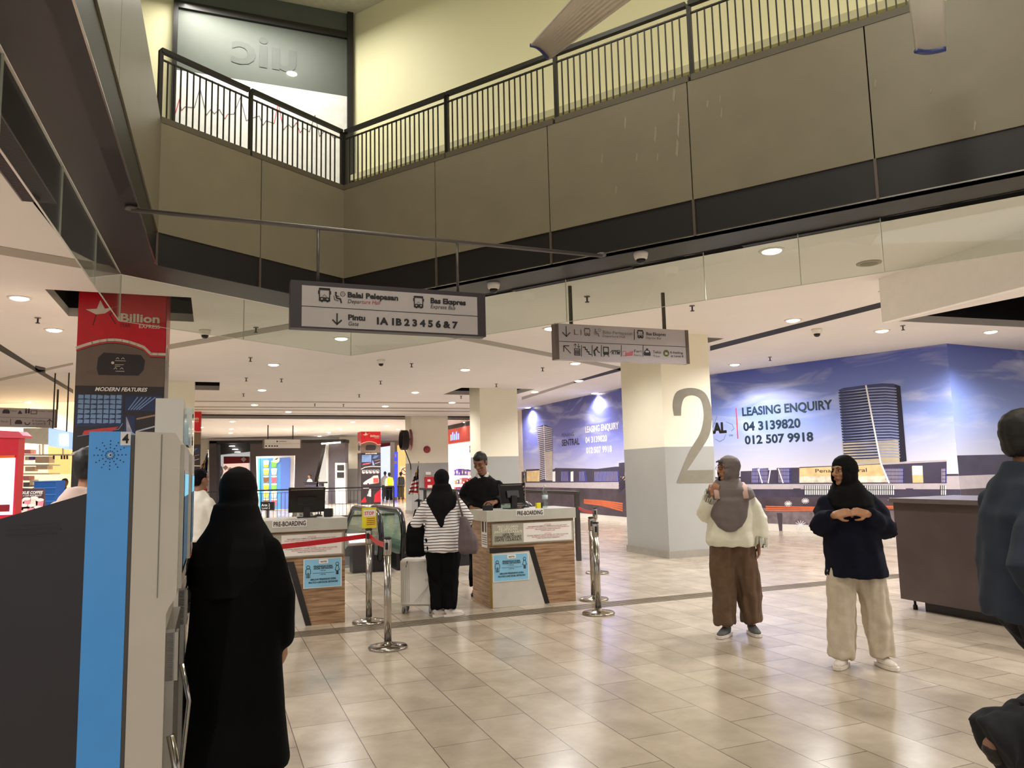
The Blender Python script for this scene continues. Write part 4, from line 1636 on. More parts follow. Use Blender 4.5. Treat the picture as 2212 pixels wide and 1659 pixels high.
for k in range(25):
    f = k / 25
    y = 845 + 150 * f
    xl = 1811 + 13 * f
    b.pline(PM2, [(xl, y), (xl + 4, y + 2.5), (1874 + 28 * f, y - 6 + 3 * f), (1912 + 20 * f, y - 8 + 5 * f), (1936 + 9 * f, y - 6 + 5 * f)], .022, mat('tower_floor_line', (158, 168, 204), .3), .009)
    b.pline(PM2, [(xl + 1, y + 3), (1874 + 28 * f, y - 3 + 3 * f)], .022, mat('tower_dark_line', (34, 36, 60), .3), .0095)
b.pline(PM2, [(1871, 833), (1903, 1000), (1921, 1043)], .035, MWH, .011)
part(b, 'tower_print', m2)
b = MB()
b.ptext(PM2, 'LEASING ENQUIRY', (1603.6, 898.6), (1799, 882.5), 17.5, MTX, bold=.035)
b.ptext(PM2, '04 3139820', (1606, 930), (1730, 923.4), 18, MTX, bold=.035)
b.ptext(PM2, '012 507 9918', (1609.4, 959), (1757.5, 952.4), 17.5, MTX, bold=.035)
b.ptext(PM2, 'SENTRAL', (1478, 938), (1570, 935), 20, INK, bold=.06)
b.ptext(PM2, 'PENANG', (1478, 912), (1539, 911), 11, INK)
b.ptext(PM2, 'TM', (1575, 943), (1583, 943), 4, INK)
b.pline(PM2, [(1590, 882), (1594, 947)], .03, mat('mural_red', (214, 60, 70), .5))
b.pline(PM2, [(1568, 911), (1582, 917), (1586, 926), (1580, 931)], .012, mat('mural_line', (96, 110, 150), .5))
b.pline(PM2, [(1545, 948), (1555, 954), (1564, 949), (1568, 938)], .012, MATS['mural_line'])
b.pline(PM2, [(1549, 899), (1543, 916)], .012, MATS['mural_line'])
b.ptext(PM2, 'Penang Sentral', (1762, 1022), (1873, 1018), 8, INK2, off=.009)
part(b, 'lettering', m2)

# ================================================================ boarding counters
CO1 = onz(1059, 1315, 0)
CO2 = onz(745, 1344, 0) - BX * 1.06
CW, CDP = 1.06, .6
PCR = Pl(CO1, BX)
PCL = Pl(CO2, BX)
CTOP = PCR.uv(1060, 1104)[1]
CFAS = PCR.uv(1060, 1127)[1]
FASC = mat('counter_top', (186, 184, 172), .35)
CWOOD = wood('counter_wood', (172, 138, 104), (120, 88, 60))
CWHITE = mat('counter_white', (196, 190, 178), .3)
CBLK = mat('counter_black', (30, 24, 20), .3)
PFR = mat('acrylic_frame', (140, 130, 110), .2)
PINK = mat('print_red', (206, 80, 96), .5)


def figures(b, P, f, woman=False):
    # outlined standing figure inside a unit square mapping f(x, y)
    k = .008
    cx, cy = f(.5, .86)
    b.ring(P, cx, cy, .016, .005, INK, off=.004, n=12)
    if woman:
        pts = [(.35, .72), (.65, .72), (.85, .35), (.66, .35), (.66, .02), (.54, .02), (.54, .3), (.46, .3), (.46, .02), (.34, .02), (.34, .35), (.15, .35)]
    else:
        pts = [(.25, .72), (.75, .72), (.88, .62), (.88, .32), (.76, .32), (.76, .02), (.54, .02), (.54, .38), (.46, .38), (.46, .02), (.24, .02), (.24, .32), (.12, .32), (.12, .62)]
    b.line(P, [f(*q) for q in pts], .005, INK, .004, closed=True)


def poster(P, c, parent, name='distancing_poster'):
    """c: bottom left and top right of the blue notice, in the face's metres"""
    (a0, z0), (a1, z1) = c
    w_, h_ = a1 - a0, z1 - z0
    X = lambda x: a0 + x * w_
    Y = lambda y: z0 + y * h_
    b = MB()
    b.obox(P.pt(a0, z0, .005), P.u * w_, P.n * .003, UP * h_, PAPER)
    b.rect(P, X(.02), Y(.02), X(.98), Y(.98), PBLUE, .0085)
    b.rect(P, X(.40), Y(.82), X(.64), Y(.96), PAPER, .0095)
    Q = Pl(P.pt(0, 0, .0085), P.u)
    b.text(Q, 'NOTIS', X(.44), Y(.86), .014, INK, width=.16 * w_, bold=.03)
    figures(b, Q, lambda x, y: (X(.04 + x * .16), Y(.36 + y * .42)))
    figures(b, Q, lambda x, y: (X(.80 + x * .16), Y(.42 + y * .42)), True)
    b.text(Q, 'PENJARAKAN SOSIAL', X(.26), Y(.70), .018, INK, width=.5 * w_, bold=.03, shear=.15)
    b.text(Q, 'SOCIAL DISTANCING', X(.26), Y(.63), .018, INK, width=.5 * w_, bold=.03, shear=.15)
    b.text(Q, '1 METER', X(.42), Y(.56), .011, INK, width=.16 * w_)
    b.line(Q, [(X(.24), Y(.50)), (X(.80), Y(.50))], .003, INK)
    b.text(Q, '1 METRE', X(.42), Y(.43), .011, INK, width=.16 * w_)
    b.text(Q, 'AMALKAN PENJARAKAN SOSIAL', X(.17), Y(.26), .018, INK, width=.68 * w_, bold=.03, shear=.15)
    b.text(Q, 'PRACTICE A SAFE SOCIAL DISTANCING', X(.13), Y(.16), .018, INK, width=.76 * w_, bold=.03, shear=.15)
    part(b, name, parent, 'pale blue social distancing notice with two outlined figures')


def counter(label, P, poster_c):
    o = P.o
    t = thing('boarding_counter', label, 'counter', o, group='pre-boarding counters')
    b = MB()
    b.obox(o, BX * CW, AX * CDP, UP * (CFAS + .02), CWOOD)
    part(b, 'body', t)
    b = MB()
    b.obox(P.pt(-.03, CFAS, .03), BX * (CW + .05), AX * (CDP + .03), UP * (CTOP - CFAS), FASC)
    part(b, 'counter_top', t)
    b = MB()
    g = lambda *p: PCR.uv(*p)
    b.shape(P, [g(1056.5, 1184), g(1152.6, 1180.5), g(1187, 1303), g(1177, 1304), g(1143, 1189), g(1058, 1196)], CBLK, .006)
    part(b, 'black_edging', t)
    b = MB()
    b.shape(P, [(0.0, g(1058, 1196)[1]), g(1143, 1189), g(1177, 1304), (.0, .003)], CWHITE, .003)
    part(b, 'white_panel', t)
    b = MB()
    b.obox(P.pt(-.002, 0.002, .009), BX * .03, AX * .004, UP * (g(1060, 1196)[1]), BRASS)
    part(b, 'gold_strip', t)
    b = MB()
    a0, z0 = g(1061.5, 1179)
    a1, z1 = g(1237.5, 1122)
    z0 = min(z0, g(1237, 1168)[1])
    b.obox(P.pt(a0, z0, .012), BX * (a1 - a0), AX * .010, UP * (z1 - z0), PFR)
    b.rect(P, a0 + .012, z0 + .012, a1 - .012, z1 - .012, mat('notice_grey', (172, 168, 150), .4), .0128)
    am = g(1130, 1150)[0]
    b.rect(P, am, z0 + .02, a1 - .03, z1 - .015, PAPER, .0135)
    Q = Pl(P.pt(0, 0, .0135), BX)
    GW = mat('notice_white', (236, 232, 214), .5)
    w1 = am - a0 - .05
    H = z1 - z0
    for i, (s_, m_, k) in enumerate((('PINTU KE LAMAN', GW, .72), ('PELEPASAN', GW, .66), ('(PINTU 1,2,3,4,5,6,7)', GW, 1.0), ('GATE TO', INK, .4), ('DEPARTURE COURT', INK, .95), ('(GATE 1,2,3,4,5,6,7)', INK, .95))):
        b.text(Q, s_, a0 + .03 + w1 * (1 - k) / 2, z1 - .055 - i * (H - .06) / 6.4, .026, m_, width=w1 * k, bold=.012)
    w2 = a1 - .06 - am
    for i, (s_, k) in enumerate((('NOTIS', .14), ('PENUMPANG DIMINTA MEMBAWA KELUAR TIKET', .86), ('TIKET PERLU DITUNJUKKAN DI KAUNTER SEBELUM MASUK', .96), ('KE LALUAN PERLEPASAN', .55), ('HARAP MAKLUM', .3), ('', 0), ('NOTICE', .14), ('PLEASE PRESENT YOUR TICKET AT THIS COUNTER', .9), ('BEFORE ENTERING THE DEPARTURE COURT', .7), ('THANK YOU FOR YOUR COOPERATION', .5))):
        if s_:
            b.text(Q, s_, am + .015 + w2 * (1 - k) / 2, z1 - .045 - i * (H - .06) / 11, .010, PINK if i % 2 == 0 else mat('print_brown', (96, 60, 60), .5), width=w2 * k, bold=.01)
    part(b, 'notice_frame', t, 'framed notice with small red and black print')
    b = MB()
    p0, p1 = PCR.uv(1115, 1113), PCR.uv(1170, 1110)
    zt = PCR.uv(1115, 1104)[1]
    hh = zt - p0[1]
    off = 0.03
    b.rect(P, p0[0] - .012, p0[1] - .012, p1[0] + .012, p0[1] + hh + .012, PAPER, off + .002)
    b.text(Pl(P.pt(0, 0, off + .002), BX), 'PRE-BOARDING', p0[0], p0[1], hh, INK, width=p1[0] - p0[0], bold=.02)
    part(b, 'title_sticker', t, 'white sticker reading PRE-BOARDING')
    poster(P, poster_c, t)
    return t


ctR = counter('pre-boarding counter at the right, clerk standing behind it', PCR, (PCR.uv(1065, 1258), PCR.uv(1141, 1193)))
ctL = counter('pre-boarding counter at the left, partly hidden by the woman in black', PCL, (PCL.uv(655, 1272), PCL.uv(738, 1203)))
# notice on the end of the right counter
PSD = Pl(CO1 + AX * CDP, -AX)
b = MB()
b.rect(PSD, .36, .66, .56, .98, PAPER, .003)
b.rect(PSD, .38, .83, .45, .96, INK, .004)
b.rect(PSD, .49, .83, .53, .96, INK, .004)
for k in range(5):
    b.rect(PSD, .38, .69 + .025 * k, .54, .702 + .025 * k, GREY, .004)
part(b, 'end_notice', ctR, 'white notice with black pictogram on the end face')


def monitor(label, base, rz, w_=.36, h_=.24, tilt=-12):
    t = thing('monitor', label, 'monitor', base, rz)
    M = WM[t]
    rt = Matrix.Translation((0, 0, .06)) @ Matrix.Rotation(R(tilt), 4, 'X')
    def add(b, c, sz, m, rot=True):
        X = M @ (rt if rot else Matrix.Identity(4))
        c = Vector(c)
        o = X @ (c - Vector(sz) / 2)
        r3 = X.to_3x3()
        b.obox(o, r3 @ Vector((sz[0], 0, 0)), r3 @ Vector((0, sz[1], 0)), r3 @ Vector((0, 0, sz[2])), m)
    b = MB()
    add(b, (0, 0, h_ / 2), (w_, .03, h_), BLACKG)
    add(b, (0, -.02, h_ * .45), (w_ * .5, .03, h_ * .35), BLACKP)
    part(b, 'housing', t)
    b = MB()
    add(b, (0, .0165, h_ / 2), (w_ * .92, .002, h_ * .86), mat('screen_glow', (60, 90, 130), emit=.6))
    part(b, 'screen', t)
    b = MB()
    add(b, (0, -.016, h_ - .02), (w_ * .9, .003, .006), STEEL)
    part(b, 'trim', t)
    b = MB()
    add(b, (0, 0, .006), (.2, .16, .012), BLACKP, False)
    add(b, (0, -.02, .08), (.07, .04, .15), BLACKP, False)
    part(b, 'stand', t)
    return t


AB = math.atan2(BX.y, BX.x)
mL = PCL.pt(PCL.uv(664, 1110)[0] + .03, CTOP, 0) + AX * .34
monitor('black monitor seen from behind on the left counter', mL, AB - R(3), .38, .27, 14)
mR = PCR.pt(PCR.uv(1120, 1095)[0] + .06, CTOP, 0) + AX * .32
monitor('black monitor with small white label on the right counter', mR, AB + R(8), .32, .24, -14)
b = MB()
p = PCL.pt(PCL.uv(712, 1117)[0] + .03, CTOP, 0) + AX * .3
b.rbox(p + UP * .045, (.09, .08, .09), BLACKP, .015)
tag(b.build('card_reader'), 'small black box device beside the monitor on the left counter', 'device')
p = PCR.pt(.06, CTOP, 0) + AX * .18
b = MB()
b.rbox(p + UP * .03, (.12, .08, .06), BLACKP, .012)
b.tube([p + Vector((-.03, 0, .06)), p + Vector((-.01, 0, .085)), p + Vector((.03, 0, .085)), p + Vector((.05, 0, .06))], .007, DGREY, 8)
tag(b.build('ticket_scanner'), 'small black scanner on the right counter by the clerk', 'device')
p = PCR.pt(PCR.uv(1189, 1095)[0] + .03, CTOP, 0) + AX * .22
t = thing('water_bottle', 'clear plastic water bottle on the right counter', 'bottle', p)
b = MB()
PET = glass('pet_plastic', (230, 240, 240), alpha=.14, rough=.1)
b.lathe(p, [(.030, 0), (.034, .01), (.034, .05), (.031, .08), (.035, .11), (.035, .16), (.030, .20), (.014, .235), (.013, .25)], PET, 20)
part(b, 'bottle_body', t)
b = MB()
b.lathe(p + UP * .25, [(.016, 0), (.016, .02)], WHITE, 14)
part(b, 'cap', t)
b = MB()
b.lathe(p + UP * .10, [(.0355, 0), (.0355, .05)], mat('bottle_label', (190, 205, 210), .4), 20)
part(b, 'label', t)
p = p - BX * .09
b = MB()
b.box(p + UP * .03, (.05, .05, .06), YEL, AB)
b.box(p + UP * .03 + BX * .035, (.02, .05, .06), BLACKP, AB)
tag(b.build('sticker_box'), 'tiny yellow and black box at the foot of the bottle', 'box')

# ================================================================ belt barriers
def stanchion(label, p, group='belt barrier posts', proto=[None]):
    if proto[0] is None:
        t = thing('barrier_post', label, 'barrier', p, group=group)
        b = MB()
        b.lathe(p, [(.17, 0), (.172, .012), (.165, .022), (.10, .034), (.04, .045), (.034, .06)], STEEL, 32)
        part(b, 'base', t)
        b = MB()
        b.lathe(p + UP * .03, [(.032, 0), (.032, .80)], STEEL, 20)
        part(b, 'post', t)
        b = MB()
        b.lathe(p + UP * .80, [(.034, 0), (.036, .01), (.036, .13), (.034, .14)], STEEL, 20)
        part(b, 'head', t)
        b = MB()
        b.lathe(p + UP * .94, [(.037, 0), (.037, .012), (.02, .02)], BLACKP, 20)
        for s_ in (1, -1):
            b.obox(p + Vector((-.012, .034 * s_ - (.012 if s_ < 0 else 0), .85)), (.024, 0, 0), (0, .012, 0), (0, 0, .06), BLACKP)
        part(b, 'cap', t)
        proto[0] = t
        return t
    return dup(proto[0], p, 0, label, group)


S1, S2 = onz(797, 1345, 0), onz(838, 1400, 0)
S3, S4, S5 = onz(1293, 1326, 0), onz(1283, 1296, 0), onz(1290, 1238, 0)
for p in (S1, S2, S3, S4, S5):
    p.z = 0
stanchion('steel belt barrier post with the yellow card fixed on top', S1)
stanchion('steel belt barrier post nearest to us, left of the suitcase', S2)
stanchion('steel belt barrier post right of the counter, nearest of three', S3)
stanchion('steel belt barrier post right of the counter, middle of three', S4)
stanchion('steel belt barrier post right of the counter, farthest of three', S5)
S0 = Vector((-2.95, 6.35, 0))
stanchion('steel belt barrier post hidden behind the woman in black', S0)


def belt(label, a, b_, z=.88, col=None, e=.04):
    d = (b_ - a).normalized()
    n = Vector((-d.y, d.x, 0)) * .002
    m = MB()
    p, q = a + d * e, b_ - d * e
    k = 8
    top, bot = [], []
    for i in range(k + 1):
        f = i / k
        s_ = -.02 * math.sin(math.pi * f)
        c = p.lerp(q, f)
        top.append(c + UP * (z + .024 + s_))
        bot.append(c + UP * (z - .024 + s_))
    for i in range(k):
        m.prism([bot[i], bot[i + 1], top[i + 1], top[i]], n * 2, col or RED)
    return tag(m.build('barrier_belt'), label, 'belt')


belt('red barrier belt stretched left in front of the left counter', S0, S1)
belt('short red barrier belt between the two posts left of the suitcase', S1, S2)
belt('red barrier belt from the farthest post to the dark frame', onz(1252, 1212, 0).xyz * 1.0, S5, e=.06)
p = S1 + UP * .96
PY = Pl(p - BX * .075 + UP * .0 - AX * .006, BX)
b = MB()
b.obox(PY.pt(.005, 0, 0), BX * .15, AX * .006, UP * .21, YEL)
b.rect(PY, .02, .12, .145, .19, PAPER, .002)
b.rect(PY, .045, .02, .15, .12, mat('card_orange', (236, 190, 40), .5), .0015)
b.text(PY, 'STOP', .03, .135, .035, PINK, width=.10, bold=.03)
for k in range(4):
    b.line(PY, [(.055, .035 + .02 * k), (.14, .04 + .02 * k)], .005, INK, .004)
tag(b.build('warning_card'), 'yellow warning card standing on top of the left barrier post', 'sign')

# ================================================================ escalators
HR = mat('handrail_rubber', (20, 18, 22), .25)
ALU = mat('escalator_alu', (176, 176, 180), .22, .8)


def balustrade(label, e, nose=0.0):
    t = thing('escalator_balustrade', label, 'escalator', e)
    prof = [(.35, .10), (.12, .16), (.02, .34), (-.02, .55), (.03, .74), (.14, .87), (.32, .93), (2.2, .93), (2.5, .90), (3.2, .58), (7.5, -1.9)]
    pts = []
    for (a0, z0), (a1, z1) in zip(prof, prof[1:]):
        for k in range(3):
            pts.append((a0 + (a1 - a0) * k / 3, z0 + (z1 - z0) * k / 3))
    pts.append(prof[-1])
    W3 = lambda a, z, s=0: e + AX * a + UP * z + BX * s
    b = MB()
    b.tube([W3(a, z) for a, z in pts], (.045), HR, 10)
    part(b, 'handrail', t)
    b = MB()
    b.tube([W3(a + (.04 if a < .3 else 0), z - .045) for a, z in pts[4:]], .014, ALU, 8)
    part(b, 'rail_guide', t)
    b = MB()
    poly = [(.12, .22), (.06, .36), (.03, .55), (.07, .72), (.17, .83), (.33, .88), (2.2, .88), (2.5, .85), (3.2, .53), (7.5, -1.95), (7.5, -2.6), (2.9, .10), (2.4, .22)]
    q = [W3(a, z, -.006) for a, z in poly]
    b.prism(q, BX * .012, ESCGL)
    part(b, 'glass_panel', t)
    b = MB()
    b.prism([W3(a, z, -.09) for a, z in [(.08, .001), (.08, .26), (2.4, .26), (2.9, .12), (7.5, -2.5), (7.5, -2.9), (2.75, .001)]], BX * .18, BLACKP)
    part(b, 'skirt', t)
    return t


balustrade('escalator balustrade with rounded black handrail, left of the middle pair', EN)
balustrade('escalator balustrade with rounded black handrail, right of the middle pair', EN + BX * .36)
balustrade('escalator balustrade with metal edge farther left, behind the left monitor', EN - BX * 1.05)
balustrade('escalator balustrade hidden behind the woman in stripes', EN + BX * 1.4)
for nm, s0_ in (('metal escalator steps of the left flight', -.98), ('metal escalator steps of the right flight', .43)):
    t = thing('escalator_steps', nm, 'escalator', EN + BX * s0_)
    b = MB()
    o = EN + BX * s0_
    b.obox(o + AX * .9, BX * .9, AX * 1.7, UP * .012, ALU)
    for k in range(30):
        b.obox(o + AX * 1.2 + BX * (.03 * k + .01) + UP * .012, BX * .008, AX * 1.3, UP * .004, DGREY)
    part(b, 'landing_plate', t)
    for k in range(9):
        b = MB()
        b.obox(o + AX * (2.65 + .4 * k) - UP * (.05 + .22 * k), BX * .9, AX * .4, UP * -.22, DGREY)
        part(b, 'step', t)
# ticket box on a slanted plinth at the newel
q = EN + AX * .1 - BX * .42
t = thing('floor_display_box', 'dark slanted box with white notice beside the escalator newel', 'display', q)
b = MB()
PX = Pl(q, BX)
b.prism([q + UP * .0, q + BX * .34, q + BX * .34 + AX * .3, q + AX * .3], UP * .42, DGREY)
b.prism([q + UP * .42 - BX * .08, q + UP * .42 + BX * .34, q + UP * .42 + BX * .34 + AX * .3 + UP * .16, q + UP * .42 - BX * .08 + AX * .3 + UP * .16], UP * .02, STEEL)
part(b, 'box', t)
b = MB()
sl_ = (AX * .3 + UP * .16)
b.prism([q + UP * .442 - BX * .05 + sl_ * .1, q + UP * .442 + BX * .3 + sl_ * .1, q + UP * .442 + BX * .3 + sl_ * .9, q + UP * .442 - BX * .05 + sl_ * .9], UP * .004, PAPER)
part(b, 'notice', t, 'white printed notice on the slope')
# far railing round the well
rA = onz(430, 1063.5, 1.1)
rB = onz(1003, 1041, 1.1)
o = EN + AX * 16.9 - BX * 7
o = Vector((o.x, o.y, 0))
FB = mat('well_railing', (36, 32, 36), .4)
for k, lab in enumerate(('dark railing beyond the escalator well, in front of the drinks standee', 'dark railing beyond the escalator well, left of the far poster pillar', 'dark railing beyond the escalator well, before the two backpack walkers', 'dark railing beyond the escalator well, in front of the hose reel pillar')):
    railing(lab, o + BX * (2.75 * k), BX, 2.75, AX, z0=0.0, h=1.1, sp=.135, group='railings round the escalator well', post_end=(k == 3), bar=FB)

# dark frame / handrail at the right side of the well
fA = onz(1253, 1212, 0)
fA.z = 0
t = thing('handrail_gantry', 'dark metal barrier frame with two top rails behind the right counter', 'barrier', fA)
DF = mat('frame_dark', (50, 44, 40), .4)
for s_, lab in ((0, 0), (1, 0)):
    b = MB()
    oo = fA - BX * (.62 * s_) + AX * (2.4 * s_)
    b.obox(oo - BX * .04 + UP * 1.10, BX * .09, AX * (5.5 if s_ == 0 else 6.0), UP * .055, DF)
    part(b, 'top_rail', t)
    for k in (0, 2.6, 5.2):
        b = MB()
        b.obox(oo + AX * (k + .02) - BX * .03, BX * .07, AX * .07, UP * 1.10, DF)
        part(b, 'leg', t)
balustrade('escalator balustrade behind the right counter, beside the dark frame', fA - BX * .42 + AX * .9)

# white standee panel behind the woman in stripes
q = onz(862, 1268, 0); q.z = 0
q = EN + BX * .62 - AX * .15
t = thing('standee_panel', 'white upright notice panel right of the escalator pair', 'sign', q)
b = MB()
b.obox(q + UP * .03, BX * .45, AX * .03, UP * .98, mat('panel_white', (206, 210, 214), .3))
part(b, 'panel', t)
b = MB()
Pq = Pl(q, BX)
b.text(Pq, 'SUBSCRIBE', .02, .89, .045, INK, width=.3, bold=.01)
b.shape(Pq, [(.12, .06), (.40, .06), (.40, .55)], mat('panel_blue', (52, 66, 150), .4), .003)
part(b, 'print', t)
for s_ in (.05, .36):
    b = MB()
    b.obox(q + BX * s_ - AX * .08, BX * .04, AX * .2, UP * .03, DGREY)
    part(b, 'foot', t)

# ================================================================ desk flags
FR_, FW_, FBL, FY = mat('flag_red', (206, 30, 50), .7), mat('flag_white', (240, 236, 230), .7), mat('flag_navy', (18, 20, 60), .7), mat('flag_yellow', (236, 206, 40), .7)


def flag(label, base, h, fw, pole_h, rz=0, drape=.35):
    """small national flag hanging in folds from a thin pole"""
    t = thing('flag', label, 'flag', base, rz, group='small flags on poles')
    M = WM[t]
    b = MB()
    b.tube([M @ Vector((0, 0, .01)), M @ Vector((0, 0, pole_h))], .006, STEEL, 8)
    b.ball(M @ Vector((0, 0, pole_h)), .01, BRASS, 8)
    part(b, 'pole', t)
    b = MB()
    b.lathe(M @ Vector((0, 0, 0)), [(.05, 0), (.05, .01), (.012, .025)], BLACKP, 16)
    part(b, 'base', t)
    b = MB()
    n, m = 14, 12
    def pos(i, j):
        f, g = j / m, i / n                # f: fly, g: from top down
        wdt = fw * (.12 + .88 * g ** .8)
        x = -wdt * f
        y = .03 * math.sin(f * 12) * (1 - g * .3)
        z = pole_h - .02 - h * (g * (1 - .25 * f)) - drape * f * h * .6
        return M @ Vector((x, y, z))
    for i in range(n):
        for j in range(m):
            if i < n // 2 and j < m // 2 + 3:
                c = FBL
                if 2 <= i <= 4 and 4 <= j <= 6:
                    c = FY
            else:
                c = FR_ if i % 2 == 0 else FW_
            a, b1, c1, d = pos(i, j), pos(i, j + 1), pos(i + 1, j + 1), pos(i + 1, j)
            b.add([a, b1, c1, d], [(0, 1, 2, 3), (3, 2, 1, 0)], c, True)
    part(b, 'cloth', t)
    return t


flag('small Malaysian flag behind the monitor on the left counter', mL + BX * .14 + AX * .14, .36, .16, .42)
flag('small Malaysian flag on the right counter beside the bottle', PCR.pt(.66, CTOP, 0) + AX * .5, .30, .09, .44)
q = onz(905, 1300, 0); q.z = 0
t = thing('flag_stand', 'thin black stand carrying a flag, left of the woman in stripes', 'stand', ony(905, 1085, 12.0).xy.to_3d())
fs = WM[t].to_translation()
b = MB()
b.lathe(fs, [(.14, 0), (.14, .015), (.02, .03), (.018, 1.08), (.07, 1.085), (.07, 1.10)], BLACKP, 20)
part(b, 'stand_post', t)
flag('small striped flag on a thin stand left of the woman in stripes', fs + UP * 1.10, .5, .17, .60)
kf = ony(447, 1100, 10.5)
t = thing('flag_stand', 'thin black stand carrying a flag, behind the man in white', 'stand', (kf.x, kf.y, 0))
b = MB()
b.lathe((kf.x, kf.y, 0), [(.14, 0), (.14, .015), (.02, .03), (.018, 1.08), (.07, 1.085), (.07, 1.10)], BLACKP, 20)
part(b, 'stand_post', t)
flag('small Malaysian flag hanging behind the man in white shirt', Vector((kf.x, kf.y, 1.10)), .60, .24, .82)

# ================================================================ cabinet at the right
c0 = onz(1946, 1293, .1)
c0.z = 0
PCB = Pl(c0, -AX)
cb = thing('cabinet', 'dark brown stone-look cabinet standing at the right behind the walking man', 'cabinet', c0)
ZC = ony(1925, 1076, c0.y).z
b = MB()
BRN = mat('cabinet_brown', (72, 60, 58), .35, var=.16, scale=2.5)
b.obox(c0 + UP * .10, -AX * 2.3, BX * .9, UP * (ZC - .10 - .045), BRN)
part(b, 'body', cb)
b = MB()
b.obox(c0 + UP * (ZC - .045) + AX * .03 - BX * .03, -AX * 2.36, BX * .96, UP * .045, mat('cabinet_top', (88, 78, 74), .3, var=.1))
part(b, 'top', cb)
b = MB()
b.obox(c0 - AX * .22 + BX * .08, -AX * 1.9, BX * .74, UP * .10, BLACKP)
part(b, 'plinth', cb)
b = MB()
b.lathe(c0 - AX * .10 + BX * .08, [(.022, 0), (.022, .04), (.012, .05), (.012, .10)], BLACKP, 12)
part(b, 'caster', cb)

# ================================================================ ticket kiosk
KZ = 1.65
K0_ = onz(283, 932, KZ)
PK_ = Pl(Vector((K0_.x, K0_.y, 0)), BX)
kt = thing('ticket_kiosk', 'tall ticket kiosk numbered 4 with blue side strip, nearest at the left', 'kiosk', Vector((K0_.x, K0_.y, 0)))
KB = mat('kiosk_black', (42, 38, 42), .38, var=.05)
KW = mat('kiosk_white', (206, 198, 184), .35, var=.02)
KD = .52


def kext(b, pts, d0, d1, m, uvp=None):
    q = [PK_.pt(*(PK_.uv(*p)), -d0) for p in pts]
    for v in q:
        v.z = max(v.z, .0)
    b.prism(q, AX * (d1 - d0), m)


b = MB()
kb = PK_.uv(190, 1066)
a_l = PK_.uv(-120, 1156)
xb = PK_.uv(193, 932)[0]
xr = 0.0
b.prism([PK_.pt(a_l[0], 0.02, -.004), PK_.pt(xb, 0.02, -.004), PK_.pt(xb, kb[1], -.004), PK_.pt(*a_l, -.004)], AX * (KD - .01), KB)
for y0, y1, x1 in ((1138, 1133, 125), (1147, 1143, 130), (1158, 1154, 122)):
    b.pline(PK_, [(14, y0), (60, y0 - 1), (x1, y1)], .0035, BLACKG, .0)
part(b, 'rear_housing', kt)
b = MB()
b.obox(PK_.pt(xb, 0.02, 0), BX * (-xb), AX * KD, UP * (KZ - .02), KBLUE)
part(b, 'side_strip', kt, 'blue strip with speaker holes')
b = MB()
ca, cz = PK_.uv(238, 983)
sc = PK_.uv(272, 983)[0] - ca
for k in range(12):
    for r_ in range(1, 5):
        an = R(30 * k)
        rr = sc * (.28 + .24 * (r_ - 1))
        b.disc(PK_, ca + rr * math.cos(an), cz + rr * math.sin(an), .0019, mat('hole_dark', (14, 40, 80), .5), .002, 10)
b.disc(PK_, ca, cz, .0055, STEEL, .002, 12)
b.disc(PK_, ca + .001, cz, .003, BLACKP, .0025, 10)
part(b, 'speaker_holes', kt)
b = MB()
n0, n1 = PK_.uv(260, 962), PK_.uv(283, 933)
b.rect(PK_, n0[0], n0[1], -.0, n1[1], PAPER, .002)
g0, g1 = PK_.uv(264, 957), PK_.uv(279, 938)
b.text(PK_, '4', g0[0], g0[1], g1[1] - g0[1], INK, width=g1[0] - g0[0], bold=.03)
part(b, 'number_label', kt, 'white label with a black 4')
b = MB()
b.obox(PK_.pt(.0, 0.02, -.012), BX * .012, AX * (KD - .02), UP * (KZ - .03), mat('kiosk_gap', (110, 100, 88), .4))
part(b, 'joint_strip', kt)
b = MB()
wr = PK_.uv(390, 945)[0]
wl_ = .012
zmid = PK_.uv(360, 1312)[1]
z2 = PK_.uv(392, 1288)[1]
cas = [(wl_, .02), (wr * .80, .02), (wr * .80, zmid - .02), (wr * .86, zmid + .0), (wr, z2), (wr, KZ - .03), (wr * .9, KZ - .005), (wl_, KZ)]
b.prism([PK_.pt(a, z, -.002) for a, z in cas], AX * (KD - .004), KW)
b.line(PK_, [(wr * .62, KZ - .01), (wr * .62, zmid + .03)], .003, GREY, .0)
part(b, 'casing', kt)
PF_ = Pl(PK_.pt(wr, 0, 0), AX)
b = MB()
b.obox(PF_.pt(.03, z2 + .02, .012), AX * (KD - .06), BX * -.012, UP * (KZ - .06 - z2), mat('screen_bezel', (190, 186, 176), .3))
b.rect(PF_, .055, z2 + .06, KD - .055, KZ - .12, BLACKG, .013)
part(b, 'bezel', kt)
b = MB()
b.rect(PF_, .065, z2 + .08, KD - .065, KZ - .20, mat('kiosk_screen', (52, 78, 100), emit=.5), .0145)
b.rect(PF_, .065, KZ - .20, KD - .065, KZ - .13, mat('kiosk_screen_top', (120, 190, 220), emit=.6), .0145)
part(b, 'screen', kt, 'dark teal touch screen')
b = MB()
fa = PK_.pt(wr * .80, 0, -.03)
b.obox(fa + UP * .35, BX * .025, AX * (KD - .08), UP * (zmid - .42), mat('kiosk_steel', (150, 146, 140), .25, .6))
b.obox(fa + UP * (zmid - .22), BX * .035, AX * .06, UP * .14, STEEL)
part(b, 'slot_plate', kt)
b = MB()
b.tube([fa + BX * .02 + UP * .75, fa + BX * .05 + UP * .6, fa + BX * .02 + UP * .25, fa + UP * .1], .012, STEEL, 8)
part(b, 'guard_rail', kt)
k2 = dup(kt, kt.location + AX * .95, 0, 'white ticket kiosk hidden behind the kiosk numbered 4')
bpy.data.objects.remove([c for c in k2.children if c.name.startswith('number_label')][0])
